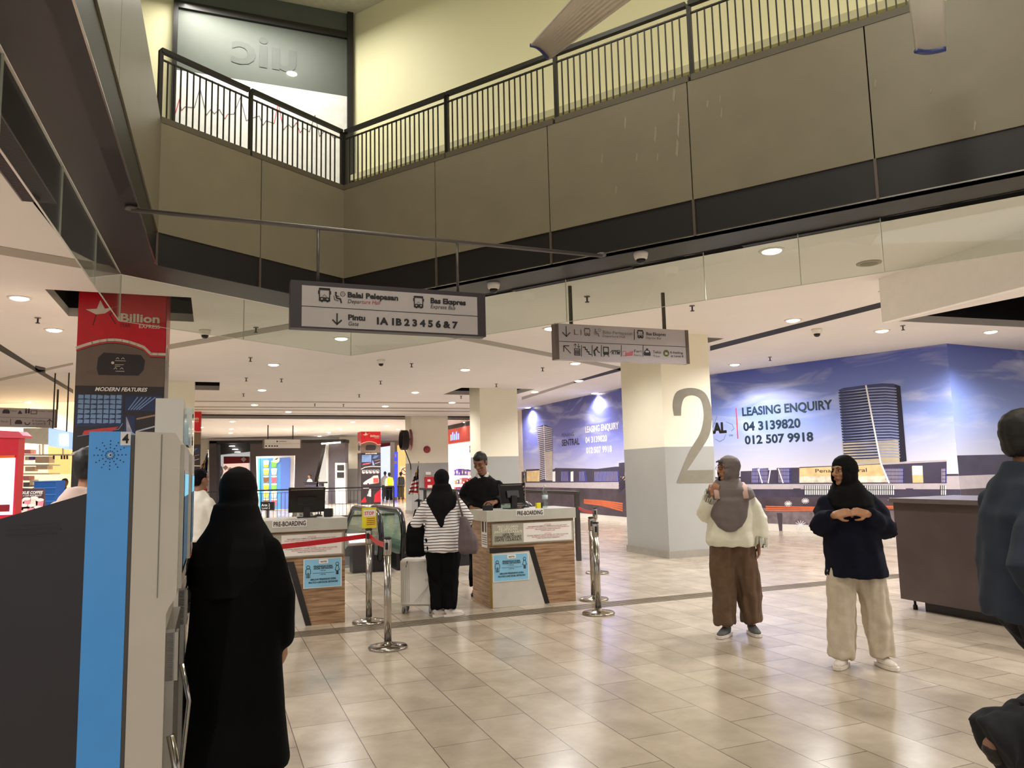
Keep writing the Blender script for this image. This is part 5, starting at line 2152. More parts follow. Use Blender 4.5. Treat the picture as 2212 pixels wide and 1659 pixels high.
# acrylic boxes on the second kiosk
q = K0_ + AX * 1.0
q = Vector((q.x, q.y, KZ))
b = MB()
b.obox(q + BX * .0, BX * .11, AX * .3, UP * .20, WHITE)
b.obox(q + BX * .115, BX * .03, AX * .28, UP * .16, PET)
tag(b.build('acrylic_holder'), 'white and clear acrylic box on top of the kiosk behind', 'holder')
for k in range(3):
    b = MB()
    qq = q + BX * (wr - .07) + AX * (.02 + .12 * k)
    b.obox(qq, BX * .06, AX * .10, UP * .012, PET)
    b.obox(qq, BX * .004, AX * .10, UP * .14, PET)
    b.obox(qq + BX * .06, BX * .004, AX * .10, UP * .09, PET)
    b.obox(qq, BX * .06, AX * .004, UP * .10, PET)
    tag(b.build('leaflet_holder'), 'clear empty plastic leaflet holder on the front of the kiosk behind', 'holder', 'clear leaflet holders')

# ================================================================ far end of the concourse and the shops
def lit(name, col, e):  # glowing surface; on walls and prints it stands in for shop lighting
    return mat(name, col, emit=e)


SHW = lit('glowing_white_wall', (250, 244, 236), .75)
SHO = lit('glowing_orange_wall', (250, 186, 116), .8)
SHB = lit('glowing_pale_blue', (214, 226, 250), .75)
PORT = mat('portal_dark', (66, 58, 60), .4, var=.08, scale=1)
WALLW = mat('far_white_wall', (226, 216, 206), .6)


def ext(b, pts, Y, depth, m):
    q = [ony(px, py, Y) for px, py in pts]
    for v in q:
        v.z = max(v.z, .004)
    b.prism(q, Vector((0, depth, 0)), m)


def ext_t(name, label, cat, pts, Y, depth, m, group=None):
    b = MB()
    ext(b, pts, Y, depth, m)
    return tag(b.build(name), label, cat, group)


mb = MB()
mb.obox((-34, 56, 0), (40, 0, 0), (0, .2, 0), (0, 0, CEIL), WALLW)
struct('wall_back', mb)
mb = MB()
mb.obox((-30, 6, 0), (.2, 0, 0), (0, 50, 0), (0, 0, CEIL), WALLW)
struct('wall_left', mb)
a1 = (L0 - L1).normalized()
mb = MB()
mb.obox(L0 + a1 * .02, a1 * 2.0, Vector((.15, .05, 0)), UP * CEIL, WALLW)
mb.obox(L0 + a1 * 12.05, a1 * .8, Vector((.15, .05, 0)), UP * CEIL, WALLW)
struct('wall_right', mb)

# ---- shop on the right, between the two grey pillars
SP = Pl(L0 + a1 * 12, -a1)
t = thing('corner_shop', 'brightly lit shop with red fascia seen between two grey pillars', 'shop', SP.o)
b = MB()
b.obox(SP.pt(0, 2.95, 0), SP.u * 10, -SP.n * .3, UP * .7, mat('shop_red', (228, 84, 70), .4))
part(b, 'fascia', t)
b = MB()
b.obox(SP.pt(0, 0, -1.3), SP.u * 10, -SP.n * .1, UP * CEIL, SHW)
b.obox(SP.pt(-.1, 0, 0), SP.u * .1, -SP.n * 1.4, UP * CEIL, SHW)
part(b, 'back_wall', t)
b = MB()
for k in range(3):
    b.obox(SP.pt(.2, .55 + .42 * k, -.5), SP.u * 9.6, -SP.n * .45, UP * .03, WHITE)
b.obox(SP.pt(.2, .0, -.5), SP.u * 9.6, -SP.n * .45, UP * .10, WHITE)
part(b, 'shelving', t)
b = MB()
b.obox(SP.pt(0, 3.65, 0), SP.u * 10, -SP.n * .2, UP * .2, BLACKP)
part(b, 'lintel', t)
b = MB()
x0 = SP.uv(974, 940)[0]
Qs = Pl(SP.pt(0, 0, .01), SP.u)
for k in range(5):
    b.rect(Qs, x0 + .28 * k, 3.10, x0 + .16 + .28 * k, 3.10 + (.38 if k % 2 else .28), lit('sign_blue', (110, 150, 255), 2.0), .01)
part(b, 'fascia_letters', t, 'blurred pale blue letters')
b = MB()
r0 = SP.uv(1016, 978)
r1 = SP.uv(1028, 961)
b.obox(SP.pt(r0[0], r0[1], .02), SP.u * (r1[0] - r0[0]), SP.n * .02, UP * (r1[1] - r0[1]), mat('sale_red', (226, 92, 84), .5))
b.rect(SP, r0[0] + .06, r0[1] + .12, r1[0] - .06, r1[1] - .10, PAPER, .045)
part(b, 'sale_poster', t, 'small red and white poster on the glass')
random.seed(11)
cols = [mat('goods_%s' % n, c, .5) for n, c in (('pink', (226, 150, 160)), ('white', (232, 228, 224)), ('grey', (120, 112, 122)), ('red', (190, 60, 60)), ('violet', (126, 92, 200)), ('orange', (232, 150, 90)))]
for k in range(3):
    x = 2.0
    while x < 9.4:
        w_ = random.uniform(.16, .42)
        h_ = random.uniform(.16, .34)
        b = MB()
        c = random.choice(cols)
        b.obox(SP.pt(x, .582 + .42 * k, -.52), SP.u * w_, -SP.n * .3, UP * h_, c)
        b.obox(SP.pt(x + w_ * .2, .582 + .42 * k + h_ * .3, -.515), SP.u * w_ * .6, -SP.n * .01, UP * h_ * .4, cols[1])
        tag(b.build('boxed_goods'), 'small boxed goods on the shelves of the red fronted shop', 'goods', 'boxed goods in the lit shop')
        x += w_ + random.uniform(.05, .3)

# ---- fittings on the hose reel pillar
PDo = Pl(do, BX)
PDl = Pl(do + AX * 1.0, -AX)
t = thing('fire_hose_reel', 'dark red fire hose reel on the side of the grey pillar', 'hose reel', do + UP * 2.9 - BX * .05)
c = do - BX * .18 + UP * 2.85 - AX * .12
b = MB()
b.lathe(c + BX * .10, [(.42, 0), (.42, .02), (.38, .03)], mat('reel_disc', (150, 96, 96), .4), 28, axis=BX)
part(b, 'disc', t)
b = MB()
for k in range(5):
    b.tube([c - BX * (.04 + .05 * k) + (AX * math.cos(a_ * .35) + UP * math.sin(a_ * .35)) * .36 for a_ in range(18)], .03, mat('hose_black', (30, 16, 18), .5), 8, closed=True)
part(b, 'hose', t)
b = MB()
b.tube([c - BX * .12 - UP * .36, c - BX * .02 - UP * .6, c + BX * .10 - AX * .02 - UP * .95, c + BX * .12 - UP * 1.15], .02, MATS['hose_black'], 8)
part(b, 'hose_end', t)
b = MB()
b.obox(c + BX * .02, BX * .2, AX * .12, UP * .06, DRED)
part(b, 'bracket', t)
al, az = PDo.uv(922, 971)
b = MB()
b.lathe(PDo.pt(al, az, 0), [(.14, 0), (.14, .03), (.05, .08)], mat('alarm_red', (150, 50, 54), .4), 20, axis=PDo.n)
tag(b.build('alarm_bell'), 'small round red alarm high on the grey pillar', 'alarm')
x0, z0 = PDo.uv(917, 1057)
x1, z1 = PDo.uv(938, 1030)
t = thing('fire_box', 'red fire call box on the front of the hose reel pillar', 'fire box', PDo.pt(x0, z0, .02))
b = MB()
b.obox(PDo.pt(x0, z0, .16), BX * (x1 - x0), AX * .16, UP * (z1 - z0), RED)
part(b, 'cabinet', t)
b = MB()
b.rect(PDo, x0 + .08, z0 + .06, x0 + .26, z0 + .16, PAPER, .164)
b.rect(PDo, x0 + .08, z0 + .30, x0 + .2, z0 + .38, PAPER, .164)
b.line(PDo, [(x0, (z0 + z1) / 2), (x1, (z0 + z1) / 2)], .02, DRED, .164)
part(b, 'label', t)
x0, z0 = PDo.uv(919, 1026)
b = MB()
b.obox(PDo.pt(x0, z0, .06), BX * .2, AX * .06, UP * .12, WHITE)
tag(b.build('switch_box'), 'small white switch box above the red fire box', 'switch')

# ---- dark portal at the far end
YP = 43
t = thing('dark_portal', 'wide dark framed shop portal at the far end of the hall', 'portal', (-13, YP, 0))
b = MB()
ext(b, [(452, 953), (468, 953), (468, 1112), (452, 1112)], YP, .6, PORT)
part(b, 'left_jamb', t)
b = MB()
ext(b, [(452, 952), (746, 949), (746, 956), (452, 958)], YP, 1.0, BLACKP)
part(b, 'header', t)
b = MB()
ext(b, [(468, 958), (541, 957), (541, 975), (468, 983)], YP + .5, .3, mat('portal_ceiling', (40, 40, 42), .5))
part(b, 'ceiling_panel', t)
b = MB()
ext(b, [(540, 957), (697, 955), (694, 975), (668, 1085), (660, 1112), (540, 1112)], YP + .1, .8, PORT)
part(b, 'slanted_wall', t)
b = MB()
ext(b, [(708, 956), (746, 955), (746, 1092), (708, 1092)], YP + .1, .8, mat('portal_mid', (92, 84, 88), .35))
part(b, 'right_partition', t)
b = MB()
ext(b, [(704, 958), (709, 958), (709, 1092), (704, 1092)], YP - .05, .15, LGREY)
part(b, 'post', t)
b = MB()
ext(b, [(469, 960), (474, 960), (474, 1106), (469, 1106)], YP - .05, .15, DGREY)
part(b, 'post', t)
b = MB()
ext(b, [(694, 957), (735, 954), (735, 957), (694, 960)], YP - .1, .1, lit('strip_light', (255, 250, 240), 3))
part(b, 'strip_light', t)
for (px, py) in ((501, 964), (508, 971), (513, 977)):
    b = MB()
    b.lathe(ony(px, py, YP + .4), [(.16, 0), (.16, .02)], lit('portal_lamp', (255, 250, 240), 4), 14)
    part(b, 'ceiling_lamp', t)
# interior behind
ext_t('interior_wall', 'pale glowing interior wall behind the left part of the dark portal', 'wall', [(466, 940), (545, 940), (545, 1112), (466, 1112)], YP + 6, .1, lit('interior_grey', (200, 204, 204), .45))
ext_t('interior_wall', 'pale glowing interior wall behind the desk worker', 'wall', [(655, 940), (712, 940), (712, 1100), (655, 1100)], YP + 6, .1, lit('interior_white', (236, 228, 214), .6))
t = thing('red_stall', 'red stall with white diamond shapes inside the dark portal', 'stall', ony(510, 1090, YP + 3))
b = MB()
ext(b, [(483, 986), (536, 986), (536, 1000), (483, 1002)], YP + 3, .3, mat('stall_red', (150, 40, 50), .5))
part(b, 'fascia', t)
b = MB()
ext(b, [(483, 1000), (536, 1000), (536, 1060), (483, 1060)], YP + 3.3, .1, lit('stall_glow', (244, 190, 176), .8))
part(b, 'back_panel', t)
b = MB()
for cx, cy in ((487, 1010), (497, 1014), (526, 992)):
    ext(b, [(cx - 6, cy), (cx, cy - 5), (cx + 6, cy), (cx, cy + 6)], YP + 2.9, .05, PAPER)
part(b, 'diamond_boards', t)
b = MB()
ext(b, [(483, 1060), (536, 1060), (536, 1090), (483, 1090)], YP + 3, .5, DRED)
part(b, 'counter', t)
t = thing('curved_duct', 'curved grey duct inside the portal beside the red stall', 'duct', ony(475, 1090, YP + 2))
b = MB()
b.tube([ony(x, y, YP + 2) for x, y in ((474, 1006), (478, 1010), (480, 1018), (478, 1026), (473, 1034), (473, 1104))], .06, GREY, 8)
part(b, 'tube', t)

# green drinks standee behind the railing
YD = 36
t = thing('drinks_standee', 'tall blue green standee showing rows of drinks, behind the railing', 'standee', ony(595, 1100, YD))
b = MB()
ext(b, [(553, 986), (636, 984), (633, 1100), (556, 1100)], YD + .12, .12, WHITE)
part(b, 'frame', t)
b = MB()
PB2 = lit('standee_blue', (84, 142, 196), .35)
ext(b, [(562, 990), (606, 989), (606, 1100), (562, 1100)], YD, .10, PB2)
ext(b, [(557, 990), (563, 990), (565, 1100), (560, 1100)], YD, .10, lit('standee_teal', (70, 170, 180), .35))
ext(b, [(606, 989), (626, 988), (624, 1100), (606, 1100)], YD, .10, lit('standee_indigo', (88, 118, 190), .35))
part(b, 'banner', t)
random.seed(5)
gc = [lit('drink_%s' % n, c, .45) for n, c in (('lime', (190, 214, 60)), ('green', (120, 180, 80)), ('yellow', (236, 220, 90)), ('cream', (226, 222, 180)), ('brown', (120, 80, 50)), ('pink', (226, 90, 110)))]
b = MB()
for col_, xx in enumerate((575, 592)):
    for r_ in range(6):
        cy = 1002 + 16.5 * r_
        P = Pl(ony(xx, cy, YD - .01), Vector((1, 0, 0)))
        c = gc[(r_ * 2 + col_) % 6]
        b.shape(P, [(-.10, -.16), (.10, -.16), (.14, .12), (-.14, .12)], c, .004)
        b.disc(P, 0, .12, .14, gc[3], .006, ry=.04)
        b.line(P, [(.02, .12), (.06, .24)], .02, gc[1], .006)
part(b, 'drink_pictures', t)
b = MB()
P = Pl(ony(597, 993, YD - .012), Vector((1, 0, 0)))
b.disc(P, 0, 0, .16, PAPER, .004)
b.shape(P, [(-.08, .0), (0, .06), (.1, .1), (.02, -.0)], mat('leaf_dark', (20, 80, 70), .5), .006)
P = Pl(ony(575, 1000, YD - .012), Vector((1, 0, 0)))
b.rect(P, -.12, -.08, .12, .12, gc[3], .005)
part(b, 'logo', t)
ext_t('level_sign', 'dark sign reading Aras 2 Level 2 left of the monitor', 'sign', [(563, 1084), (592, 1084), (592, 1102), (563, 1102)], 16.0, .06, BLACKG)
P = Pl(ony(563, 1102, 15.99), Vector((1, 0, 0)))
b = MB()
b.obox(ony(575, 1102, 16.02), (.05, 0, 0), (0, .03, 0), (0, 0, -ony(575, 1102, 16.02).z), DGREY)
b.ptext(P, 'Aras 2', (565, 1093.5), (583, 1093.5), 5.5, PAPER, bold=.01, off=.004)
b.ptext(P, 'Level 2', (566, 1099.5), (583, 1099.5), 4.5, PAPER, off=.004)
lv = b
o_ = [o for o in C.objects if o.name == 'level_sign'][0]
WM[o_] = Matrix.Identity(4)
part(lv, 'lettering', o_)

# desk where a worker bends, dark machines
t = thing('service_desk', 'black service desk inside the right part of the portal', 'desk', ony(675, 1090, 41))
b = MB()
ext(b, [(655, 1041), (700, 1041), (700, 1044), (655, 1044)], 41, .8, BLACKP)
part(b, 'desk_top', t)
b = MB()
ext(b, [(660, 1044), (694, 1044), (694, 1086), (660, 1086)], 41.1, .6, mat('desk_front', (60, 52, 70), .5))
part(b, 'desk_front', t)
t = thing('glass_cupboard', 'white cupboard with dark window panes beside the far plain pillar', 'cupboard', ony(735, 1088, 42))
b = MB()
ext(b, [(724, 1000), (746, 1000), (746, 1088), (724, 1088)], 42, .5, WHITE)
part(b, 'body', t)
for y in (1004, 1020):
    b = MB()
    ext(b, [(728, y), (743, y), (743, y + 12), (728, y + 12)], 41.96, .03, BLACKG)
    part(b, 'pane', t)

# far right bay: pale glazed shop, orange wall, blue totem
ext_t('glazed_shop', 'pale blue glowing glazed shopfront right of the far poster pillar', 'shop', [(815, 962), (848, 960), (848, 1082), (815, 1082)], 50, .2, SHB)
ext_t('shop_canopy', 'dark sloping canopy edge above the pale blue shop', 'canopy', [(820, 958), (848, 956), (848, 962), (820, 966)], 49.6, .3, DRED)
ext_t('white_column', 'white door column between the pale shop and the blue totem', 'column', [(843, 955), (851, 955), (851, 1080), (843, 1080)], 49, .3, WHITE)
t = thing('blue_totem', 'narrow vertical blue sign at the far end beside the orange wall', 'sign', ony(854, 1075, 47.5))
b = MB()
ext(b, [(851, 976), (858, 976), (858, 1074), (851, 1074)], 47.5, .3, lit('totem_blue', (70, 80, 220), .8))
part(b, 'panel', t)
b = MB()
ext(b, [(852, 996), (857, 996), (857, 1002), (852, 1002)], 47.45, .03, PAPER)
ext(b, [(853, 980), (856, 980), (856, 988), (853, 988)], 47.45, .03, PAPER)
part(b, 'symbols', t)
ext_t('orange_wall', 'orange glowing wall left of the hose reel pillar', 'wall', [(858, 962), (892, 958), (892, 1078), (858, 1078)], 50, .2, SHO)
P = Pl(ony(875, 1018, 49.98), Vector((1, 0, 0)))
b = MB()
b.obox(P.pt(-.32, -.32, .02), (.64, 0, 0), (0, .03, 0), (0, 0, .64), lit('round_sign_face', (250, 216, 170), .7))
b.ring(P, 0, 0, .22, .05, mat('round_sign_red', (214, 110, 70), .5), off=.04)
b.line(P, [(-.15, .15), (.15, -.15)], .05, MATS['round_sign_red'], .04)
tag(b.build('prohibition_sign'), 'faint round prohibition sign on the orange wall', 'sign')
ext_t('blue_bin', 'bright blue upright box beside the black backpack walker', 'bin', [(880, 1050), (886, 1050), (886, 1072), (880, 1072)], 46, .3, mat('bin_blue', (30, 50, 200), .5))
# left bay: white shopfront column beside the portal
ext_t('white_column', 'white stepped column between the left poster pillar and the dark portal', 'column', [(426, 935), (450, 940), (450, 1100), (426, 1100)], 44, .6, WHITE)

# ================================================================ shop at the left edge
t = thing('snack_shop', 'brightly lit shop with orange back wall at the left edge', 'shop', (-13, 21, 0))
b = MB()
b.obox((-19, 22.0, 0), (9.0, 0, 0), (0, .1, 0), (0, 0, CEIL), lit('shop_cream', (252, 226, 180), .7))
part(b, 'back_wall', t)
b = MB()
ext(b, [(104, 958), (152, 958), (152, 1024), (104, 1024)], 21.8, .08, SHO)
part(b, 'pegboard', t)
b = MB()
ext(b, [(50, 925), (106, 924), (106, 961), (50, 957)], 18.5, .3, mat('fascia_cream', (226, 222, 204), .5))
part(b, 'fascia', t)
b = MB()
for y in (981, 1003, 1022):
    ext(b, [(48, y), (150 if y == 981 else 106, y), (150 if y == 981 else 106, y + 3), (48, y + 3)], 20.4, .5, WHITE)
part(b, 'shelving', t)
b = MB()
for x in (84, 91, 134):
    ext(b, [(x, 960), (x + 2, 960), (x + 2, 981), (x, 981)], 20.6, .05, WHITE)
part(b, 'hanging_frame', t)
for i, (x, y, w_, h_) in enumerate(((52, 971, 14, 9), (54, 986, 8, 8), (64, 986, 8, 7), (76, 986, 30, 14), (78, 1006, 24, 8), (54, 1008, 16, 10), (50, 1028, 12, 10), (50, 1042, 12, 10), (64, 1036, 7, 12))):
    ext_t('boxed_goods', 'pale boxed goods on the shelves of the left shop', 'goods', [(x, y + h_), (x + w_, y + h_), (x + w_, y), (x, y)], 20.5, .25, cols[(i * 2) % 6] if i in (0, 2, 6, 7) else mat('goods_cream', (238, 214, 190), .5), 'boxed goods in the left shop')
for x in (114, 131, 137, 143):
    ext_t('price_tag', 'small dark hanging hook card on the orange wall', 'card', [(x, 984), (x + 3, 984), (x + 3, 992), (x, 992)], 20.3, .03, DGREY, 'hook cards on the orange wall')
t = thing('blue_lightbox', 'tilted pale blue light box sign with white strokes, left shop', 'sign', ony(125, 970, 16))
b = MB()
ext(b, [(105, 925), (149, 934), (149, 971), (104, 963)], 16, .25, lit('lightbox_blue', (150, 176, 250), .9))
part(b, 'box', t)
b = MB()
for k in range(5):
    x = 128 + 4 * k
    ext(b, [(x, 938), (x + 1.6, 938.5), (x + 2.4, 962), (x + .8, 961.5)], 15.96, .03, lit('lightbox_white', (255, 255, 255), 1.5))
part(b, 'strokes', t)
b = MB()
for px in (112, 142):
    q = ony(px, 935, 16.1)
    b.obox(q, (.02, 0, 0), (0, .02, 0), (0, 0, CEIL - q.z), BLACKP)
part(b, 'hanger', t)
# blue basket stack
q = ony(95, 1080, 15)
for k in range(12):
    z = .10 + .125 * k
    if k == 0:
        b = MB()
        o = Vector((q.x - .21, q.y, .0))
        bb = mat('basket_blue', (30, 92, 170), .5)
        b.obox(o, (.42, 0, 0), (0, .32, 0), (0, 0, .02), bb)
        for (c0_, sz) in (((0, 0, .02), (.42, .02, .11)), ((0, .30, .02), (.42, .02, .11)), ((0, .02, .02), (.02, .28, .11)), ((.40, .02, .02), (.02, .28, .11))):
            b.obox(o + Vector(c0_), (sz[0], 0, 0), (0, sz[1], 0), (0, 0, sz[2]), bb)
        b.obox(o + Vector((-.015, -.015, .11)), (.45, 0, 0), (0, .02, 0), (0, 0, .02), mat('basket_rim', (60, 130, 200), .5))
        base = b.build('shopping_basket')
        tag(base, 'blue shopping basket in the tall stack before the left shop', 'basket', 'stacked blue baskets')
        base.location.z = 0
    else:
        c_ = base.copy()
        C.objects.link(c_)
        c_.location.z = .13 * k
# poster easel with drinks
t = thing('easel_poster', 'dark poster with pink cups standing before the blue baskets', 'poster', ony(66, 1110, 12))
b = MB()
ext(b, [(38, 1054), (94, 1056), (97, 1125), (32, 1125)], 12, .04, mat('poster_maroon', (70, 48, 52), .5))
part(b, 'board', t)
P = Pl(ony(38, 1120, 11.995), Vector((1, 0, 0)))
b = MB()
b.ptext(P, 'MIXUE COFFEE', (40, 1067), (92, 1067), 6, PAPER, bold=.03, shear=.2)
b.ptext(P, 'PICK A CUP, PLAY BALLOT', (40, 1072), (90, 1072), 3.2, PAPER, bold=.02, shear=.2)
for i, (x, y) in enumerate(((44, 1090), (58, 1086), (74, 1084), (86, 1088), (52, 1100), (68, 1100), (82, 1104))):
    a_, z_ = P.uv(x, y)
    b.shape(P, [(a_ - .05, z_ - .09), (a_ + .05, z_ - .09), (a_ + .065, z_ + .06), (a_ - .065, z_ + .06)], mat('cup_pink', (228, 140, 156), .5) if i % 2 else mat('cup_cream', (236, 214, 200), .5), .006)
    b.disc(P, a_, z_ + .06, .065, PAPER, .008, ry=.025)
part(b, 'print', t)
for s_ in (0, .36):
    b = MB()
    q = ony(44, 1120, 12.03)
    b.obox((q.x + s_, q.y, 0), (.03, 0, 0), (0, .03, 0), (0, 0, 1.0), BLACKP)
    part(b, 'leg', t)
# red framed light box machine
t = thing('vending_kiosk', 'red framed self service machine with lavender screen at the left edge', 'machine', ony(0, 1110, 9.3))
YV = 9.3
b = MB()
xa, xb2 = ony(-90, 1000, YV).x, ony(38, 1000, YV).x
zt = ony(38, 944, YV).z
b.obox((xa, YV, 0), (xb2 - xa, 0, 0), (0, .12, 0), (0, 0, zt), mat('machine_red', (214, 30, 52), .35))
part(b, 'cabinet', t)
b = MB()
ext(b, [(-90, 926), (40, 932), (50, 941), (50, 946), (-90, 944)], YV - .03, .17, mat('machine_pink', (232, 90, 110), .4))
part(b, 'canopy', t)
b = MB()
z0_ = ony(20, 1112, YV - .01).z
z1_ = ony(20, 989, YV - .01).z
xr_ = ony(33, 1000, YV).x
b.obox((xa, YV - .02, z0_), (xr_ - xa, 0, 0), (0, .02, 0), (0, 0, z1_ - z0_), lit('machine_screen', (226, 206, 232), .85))
part(b, 'screen', t, 'lavender lit screen')
b = MB()
b.obox((xa, YV - .02, z1_), (xr_ - xa, 0, 0), (0, .015, 0), (0, 0, .03), mat('machine_orange', (240, 110, 40), .4))
part(b, 'orange_band', t)
b = MB()
z3 = ony(10, 1105, YV).z
b.obox((xa, YV - .03, z3), (ony(23, 1100, YV).x - xa, 0, 0), (0, .01, 0), (0, 0, ony(10, 1090, YV).z - z3), DRED)
part(b, 'trim', t)

# ================================================================ people
class Blob:
    """overlapping closed shapes fused into one continuous skin"""
    def __init__(s):
        s.b = MB()
        s.d = mat('blob_tmp', (128, 128, 128))

    def limb(s, pts, r, n=14, end=True):
        s.b.tube(pts, r, s.d, n)
        rr = r if isinstance(r, (list, tuple)) and not isinstance(r, tuple) else [r] * len(pts)
        for p, q in ((pts[0], rr[0]), (pts[-1], rr[-1]))[:2 if end else 1]:
            q = min(q) if isinstance(q, tuple) else q
            s.b.ball(p, q * .98, s.d, 12)
        return s

    def ball(s, c, r, rot=None, n=16):
        s.b.ball(c, r, s.d, n, rot)
        return s

    def stack(s, rings, n=32):
        """rings: (z, cx, cy, rx, ry)"""
        vs, fs = [], []
        for z, cx, cy, rx, ry in rings:
            for j in range(n):
                a = 2 * math.pi * j / n
                c_, s_ = math.cos(a), math.sin(a)
                vs.append(Vector((cx + rx * math.copysign(abs(c_) ** .85, c_), cy + ry * math.copysign(abs(s_) ** .85, s_), z)))
        k = len(rings)
        for i in range(k - 1):
            for j in range(n):
                fs.append((i * n + j, (i + 1) * n + j, (i + 1) * n + (j + 1) % n, i * n + (j + 1) % n))
        up = rings[-1][0] > rings[0][0]
        if up:
            fs = [tuple(reversed(f)) for f in fs]
        a_, b_ = tuple(range(n)), tuple(range((k - 1) * n, k * n))
        fs += [tuple(reversed(a_)), b_] if up else [a_, tuple(reversed(b_))]
        s.b.add(vs, fs, s.d, True)
        return s

    def skin(s, voxel=.012, smooth=3, fold=None, cut=None):
        me = bpy.data.meshes.new('t')
        me.from_pydata([tuple(v) for v in s.b.v], [], s.b.f)
        o = bpy.data.objects.new('t', me)
        C.objects.link(o)
        r = o.modifiers.new('r', 'REMESH')
        r.mode = 'VOXEL'
        r.voxel_size = voxel
        if smooth:
            q = o.modifiers.new('s', 'SMOOTH')
            q.factor = .5
            q.iterations = smooth
        dg = bpy.context.evaluated_depsgraph_get()
        dg.update()
        m2 = bpy.data.meshes.new_from_object(o.evaluated_get(dg))
        vs = [v.co.copy() for v in m2.vertices]
        ns = [v.normal.copy() for v in m2.vertices]
        fs = [tuple(p.vertices) for p in m2.polygons]
        bpy.data.objects.remove(o)
        bpy.data.meshes.remove(me)
        bpy.data.meshes.remove(m2)
        if fold:
            vs = [v + n * fold(v, n) for v, n in zip(vs, ns)]
        if cut:
            fs = [f for f in fs if not cut(sum((vs[i] for i in f), Vector()) / len(f))]
            used = sorted({i for f in fs for i in f})
            mp = {a: i for i, a in enumerate(used)}
            vs = [vs[i] for i in used]
            fs = [tuple(mp[i] for i in f) for f in fs]
        return vs, fs


def folds(amp=.006, fz=3.0, fx=16, seed=0):
    def f(v, n):
        return amp * noise.noise(Vector((v.x * fx + seed, v.y * fx, v.z * fz))) * 1.6 + amp * .5 * noise.noise(Vector((v.x * fx * .6, v.y * fx * .6 + seed, v.z * fz * 4)))
    return f


SKINM = {k: mat('skin_' + k, c, .5, var=.04, scale=20) for k, c in (('warm', (176, 126, 92)), ('tan', (168, 120, 90)), ('dark', (142, 98, 72)))}
LIPM, EYEW, EYEB, HAIRM = mat('lips', (140, 74, 64), .45), mat('eye_white', (220, 214, 206), .3), mat('eye_dark', (26, 18, 16), .2), mat('hair_black', (20, 16, 15), .55, var=.3, scale=40)
SHOEW = mat('shoe_white', (216, 206, 196), .5)


def bend(pts_r, ang, axis, org):
    m = Matrix.Rotation(ang, 3, axis)
    return m


def hand(B, wrist, d, pn, side, curl=.6, s=1.0):
    """wrist point, direction of the palm, palm normal (fingers curl towards it), side: +1 thumb on +lat"""
    d, pn = Vector(d).normalized(), Vector(pn)
    pn = (pn - d * pn.dot(d)).normalized()
    lat = d.cross(pn).normalized() * side
    wrist = Vector(wrist)
    k0 = wrist + d * .082 * s
    for o in (-.026, -.009, .009, .026):
        B.limb([wrist + lat * o * .7 * s, k0 + lat * o * s], [.0135 * s, .0115 * s], 10)
    for o, L in ((.027, .070), (.009, .078), (-.009, .073), (-.026, .057)):
        p = k0 + lat * o * s
        dd = d.copy()
        pts = [p]
        for q, c in ((.42, .5), (.32, 1.0), (.26, .8)):
            m = Matrix.Rotation(curl * c, 3, d.cross(pn).normalized())
            dd = (m @ dd).normalized()
            p = p + dd * L * q * s
            pts.append(p)
        B.limb(pts, [.0085 * s, .0082 * s, .0075 * s, .0062 * s], 10)
    b0 = wrist + d * .02 * s + lat * .024 * s
    t1 = b0 + (d * .6 + lat * .7 + pn * .25).normalized() * .036 * s
    t2 = t1 + (d * .85 + lat * .15 + pn * .45).normalized() * .028 * s
    t3 = t2 + (d * .8 - lat * .1 + pn * .6).normalized() * .022 * s
    B.limb([b0, t1, t2, t3], [.012 * s, .0105 * s, .009 * s, .007 * s], 10)


def shoe(b, ank, yaw, m, sole, s=1.0, pitch=0):
    rot = Matrix.Rotation(yaw, 3, 'Z') @ Matrix.Rotation(pitch, 3, 'X')
    B = Blob()
    f = lambda x, y, z: ank + rot @ Vector((x * s, y * s, z * s))
    B.limb([f(0, .03, -.02), f(0, -.02, -.035), f(0, -.09, -.048), f(0, -.145, -.052)], [(.036, .036), (.042, .036), (.042, .028), (.032, .02)])
    B.limb([f(0, .012, .0), f(0, .012, -.04)], [.036, .038])
    vs, fs = B.skin(.007, 2)
    b.add(vs, fs, m, True)
    pts = []
    for x, y in ((-.034, .06), (-.045, -.02), (-.048, -.10), (-.03, -.165), (0, -.18), (.03, -.165), (.048, -.10), (.045, -.02), (.034, .06), (0, .072)):
        pts.append(f(x, y, -.082))
    b.prism(pts, rot @ Vector((0, 0, .024 * s)), sole)


